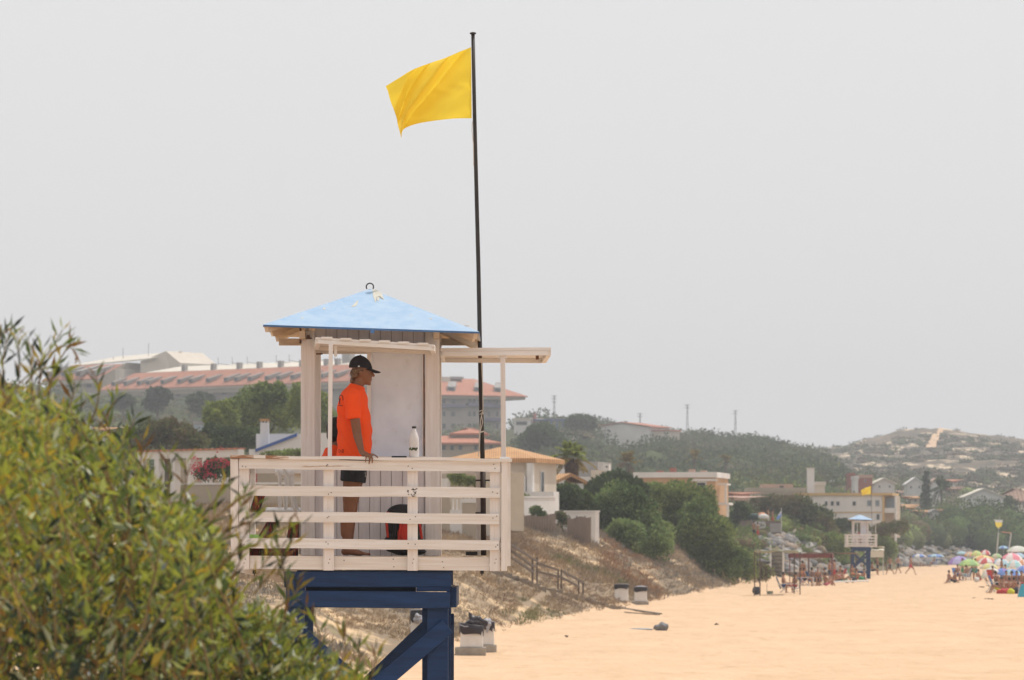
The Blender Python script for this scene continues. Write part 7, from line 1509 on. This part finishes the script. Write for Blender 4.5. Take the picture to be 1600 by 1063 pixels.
blob('parasol_folded', 1190.5, 399, za(804,399), .35,.3,.2, UC['orange'], 'orange and white thing lying on top of the white cushions', 'bundle')
blob('water_tank', 1177, 400, za(808,400), .75,.5,.35, mat('dark_green_tarp', (.03,.06,.055), .7), 'dark green tarpaulin heap left of the white cushions', 'tarpaulin')
person('stand', 1200, 399, 0, 'person standing on the terrace above the graffiti screen', SWW, z=za(824,399)); person('stand', 1207, 400, 0, 'person in red on the terrace beside the blue flag', SWR, z=za(826,400))
r = thing('terrace_flag', tuple(at(1221,833,395)), 'pole with a drooping blue and white flag at the right end of the screen', 'flag'); MB().tube([at(1221,836,395), at(1221,794,395)], .03, 6).build('pole', POLE, r)
MB().add([at(1221,797,395), at(1219,800,395.1), at(1215,806,395), at(1213,812,395), at(1217,812,395), at(1221,806,395)], [(0,1,4,5),(1,2,3,4)]).build('cloth', UC['blue'], r, fix=False); MB().add([at(1220.6,798,394.95), at(1216,804.5,394.95), at(1217.5,806,394.95), at(1220.6,801,394.95)], [(0,1,2,3)]).build('white_stripe', UC['white'], r, fix=False)
# third, farthest post frame with yellow and white flag
Yf = 610
r = thing('post_frame', (xa(1567,Yf), Yf, 0), 'pair of leaning white posts rising behind the umbrellas', 'post frame')
MB().tube([(xa(1556,Yf),Yf,0), at(1560,833,Yf)], .09, 6).build('post', POLE, r); MB().tube([(xa(1573,Yf),Yf,0), at(1580,833,Yf)], .09, 6).build('post', POLE, r); MB().beam(at(1565,831.5,Yf), at(1580,833,Yf), .15, .12).build('cross_bar', UC['orange'], r)
r = thing('flag', tuple(at(1560,833,Yf)), 'distant white and yellow drooping banner above the leaning white posts', 'flag'); MB().tube([at(1560,833,Yf), at(1562,807,Yf)], .04, 5).build('pole', POLE, r)
MB().add([at(1553,812,Yf), at(1567,813,Yf), at(1566,817,Yf-.1), at(1555,816,Yf-.1)], [(0,1,2,3)]).build('white_band', UC['white'], r, fix=False); MB().add([at(1555,816,Yf-.1), at(1566,817,Yf-.1), at(1565,822,Yf), at(1560,826,Yf), at(1556,822,Yf)], [(0,1,2,3,4)]).build('yellow_cloth', YEL, r, fix=False)
r = thing('street_lamp', gp(1512, 700), 'short grey lamp post with flat head on the promenade', 'street lamp'); MB().tube([gp(1512,700), at(1512,820,700)], .08, 6).build('post', GRY, r); MB().bx(xa(1509,700), xa(1514,700), 699.8, 700.2, za(821,700), za(819,700)).build('lamp_head', GRY, r)
for px, p0, Y in ((1584,793,720),(1522,785,710),(1470,790,695)):
    r = thing('street_lamp', gp(px, Y), {1584:'tall thin pale lamp post at right above the blue-white house',1522:'thin lamp post left of the dark trees',1470:'thin lamp post in front of the feather palm'}[px], 'street lamp'); MB().tube([gp(px,Y), at(px,p0,Y)], .07, 5).build('post', POLE, r); MB().beam(at(px,p0,Y), at(px+3,p0+.5,Y), .1, .08).build('lamp_head', POLE, r)
# pylons and poles on the skyline
PYL = mat('pylon_steel', (.28,.28,.29), .6)
def pylon(px, p0, p1, Y, label, w0=5., arms=3, poleonly=False):
    x = xa(px, Y); z0 = gz(x, Y)-1; z1 = za(p0, Y); s_ = Y/F; r = thing('power_pylon' if not poleonly else 'power_pole', (x, Y, z0+1), label, 'pylon' if not poleonly else 'power pole')
    if poleonly: MB().tube([(x,Y,z0),(x,Y,z1)], [w0*s_*.22,w0*s_*.14], 6).build('pole', PYL, r)
    else:
        mb = MB(); n = 9; wb = w0*s_*.5; wt = w0*s_*.12
        for sx in (-1,1):
            for sy in (-1,1): mb.beam((x+sx*wb,Y+sy*wb,z0), (x+sx*wt,Y+sy*wt,z1), .11, .11)
        for i in range(n):
            t0, t1 = i/n, (i+1)/n; a = wb+(wt-wb)*t0; c_ = wb+(wt-wb)*t1; za_, zb_ = z0+(z1-z0)*t0, z0+(z1-z0)*t1
            mb.beam((x-a,Y-a,za_), (x+c_,Y-c_,zb_), .05, .05); mb.beam((x+a,Y-a,za_), (x-c_,Y-c_,zb_), .05, .05)
        mb.build('lattice', PYL, r, fix=False)
    for k in range(arms):
        z = z1-(1+k*4.6)*s_*1.; l_ = (4.2 if k%2 == 0 else 5.)*s_
        MB().beam((x-l_,Y,z), (x+l_*(.8 if k else 1.),Y,z), .12,.12).build('cross_arm', PYL, r)
pylon(866, 618, 657, 1010, 'power pylon with three arms behind the hilltop pergola', 5, 3)
pylon(1074, 632, 682, 1120, 'lattice power pylon on the skyline, left of the two tallest', 5, 2)
pylon(1149, 641, 688, 1150, 'lattice power pylon on the skyline, right of the two tallest', 5, 2)
pylon(1000, 645.5, 666, 985, 'short power pole behind the hilltop villa roof', 6, 2, True)
pylon(946, 668, 690, 890, 'dark pole standing in front of the hilltop villa', 5, 0, True)
pylon(1437, 670, 681, 1500, 'small crossarm pole on the bare hilltop', 6, 1, True)
for px, p0, Y, lab in ((1258,690,760,'x'),): pass
# sand tracks on the bare hill
tr_ = []
for i in range(15):
    t = i/14; py = 682+t*26; pxc = 1471-t*17; Yt_ = 1480-t*120; w_ = 4+t*4; row = []
    for s_ in (-1,1): x = xa(pxc+s_*w_, Yt_); row.append((x, Yt_, gz(x, Yt_)+.9))
    tr_.append(row)
mb = MB()
for i in range(14): mb.add([tr_[i][0], tr_[i][1], tr_[i+1][1], tr_[i+1][0]], [(0,1,2,3)])
tag(mb.build('sand_track', SAND, fix=False), kind='structure')
for k_ in list(PR.values())+[chair0]:
    for o_ in KIDS[k_.name]: bpy.data.objects.remove(o_)
    bpy.data.objects.remove(k_)
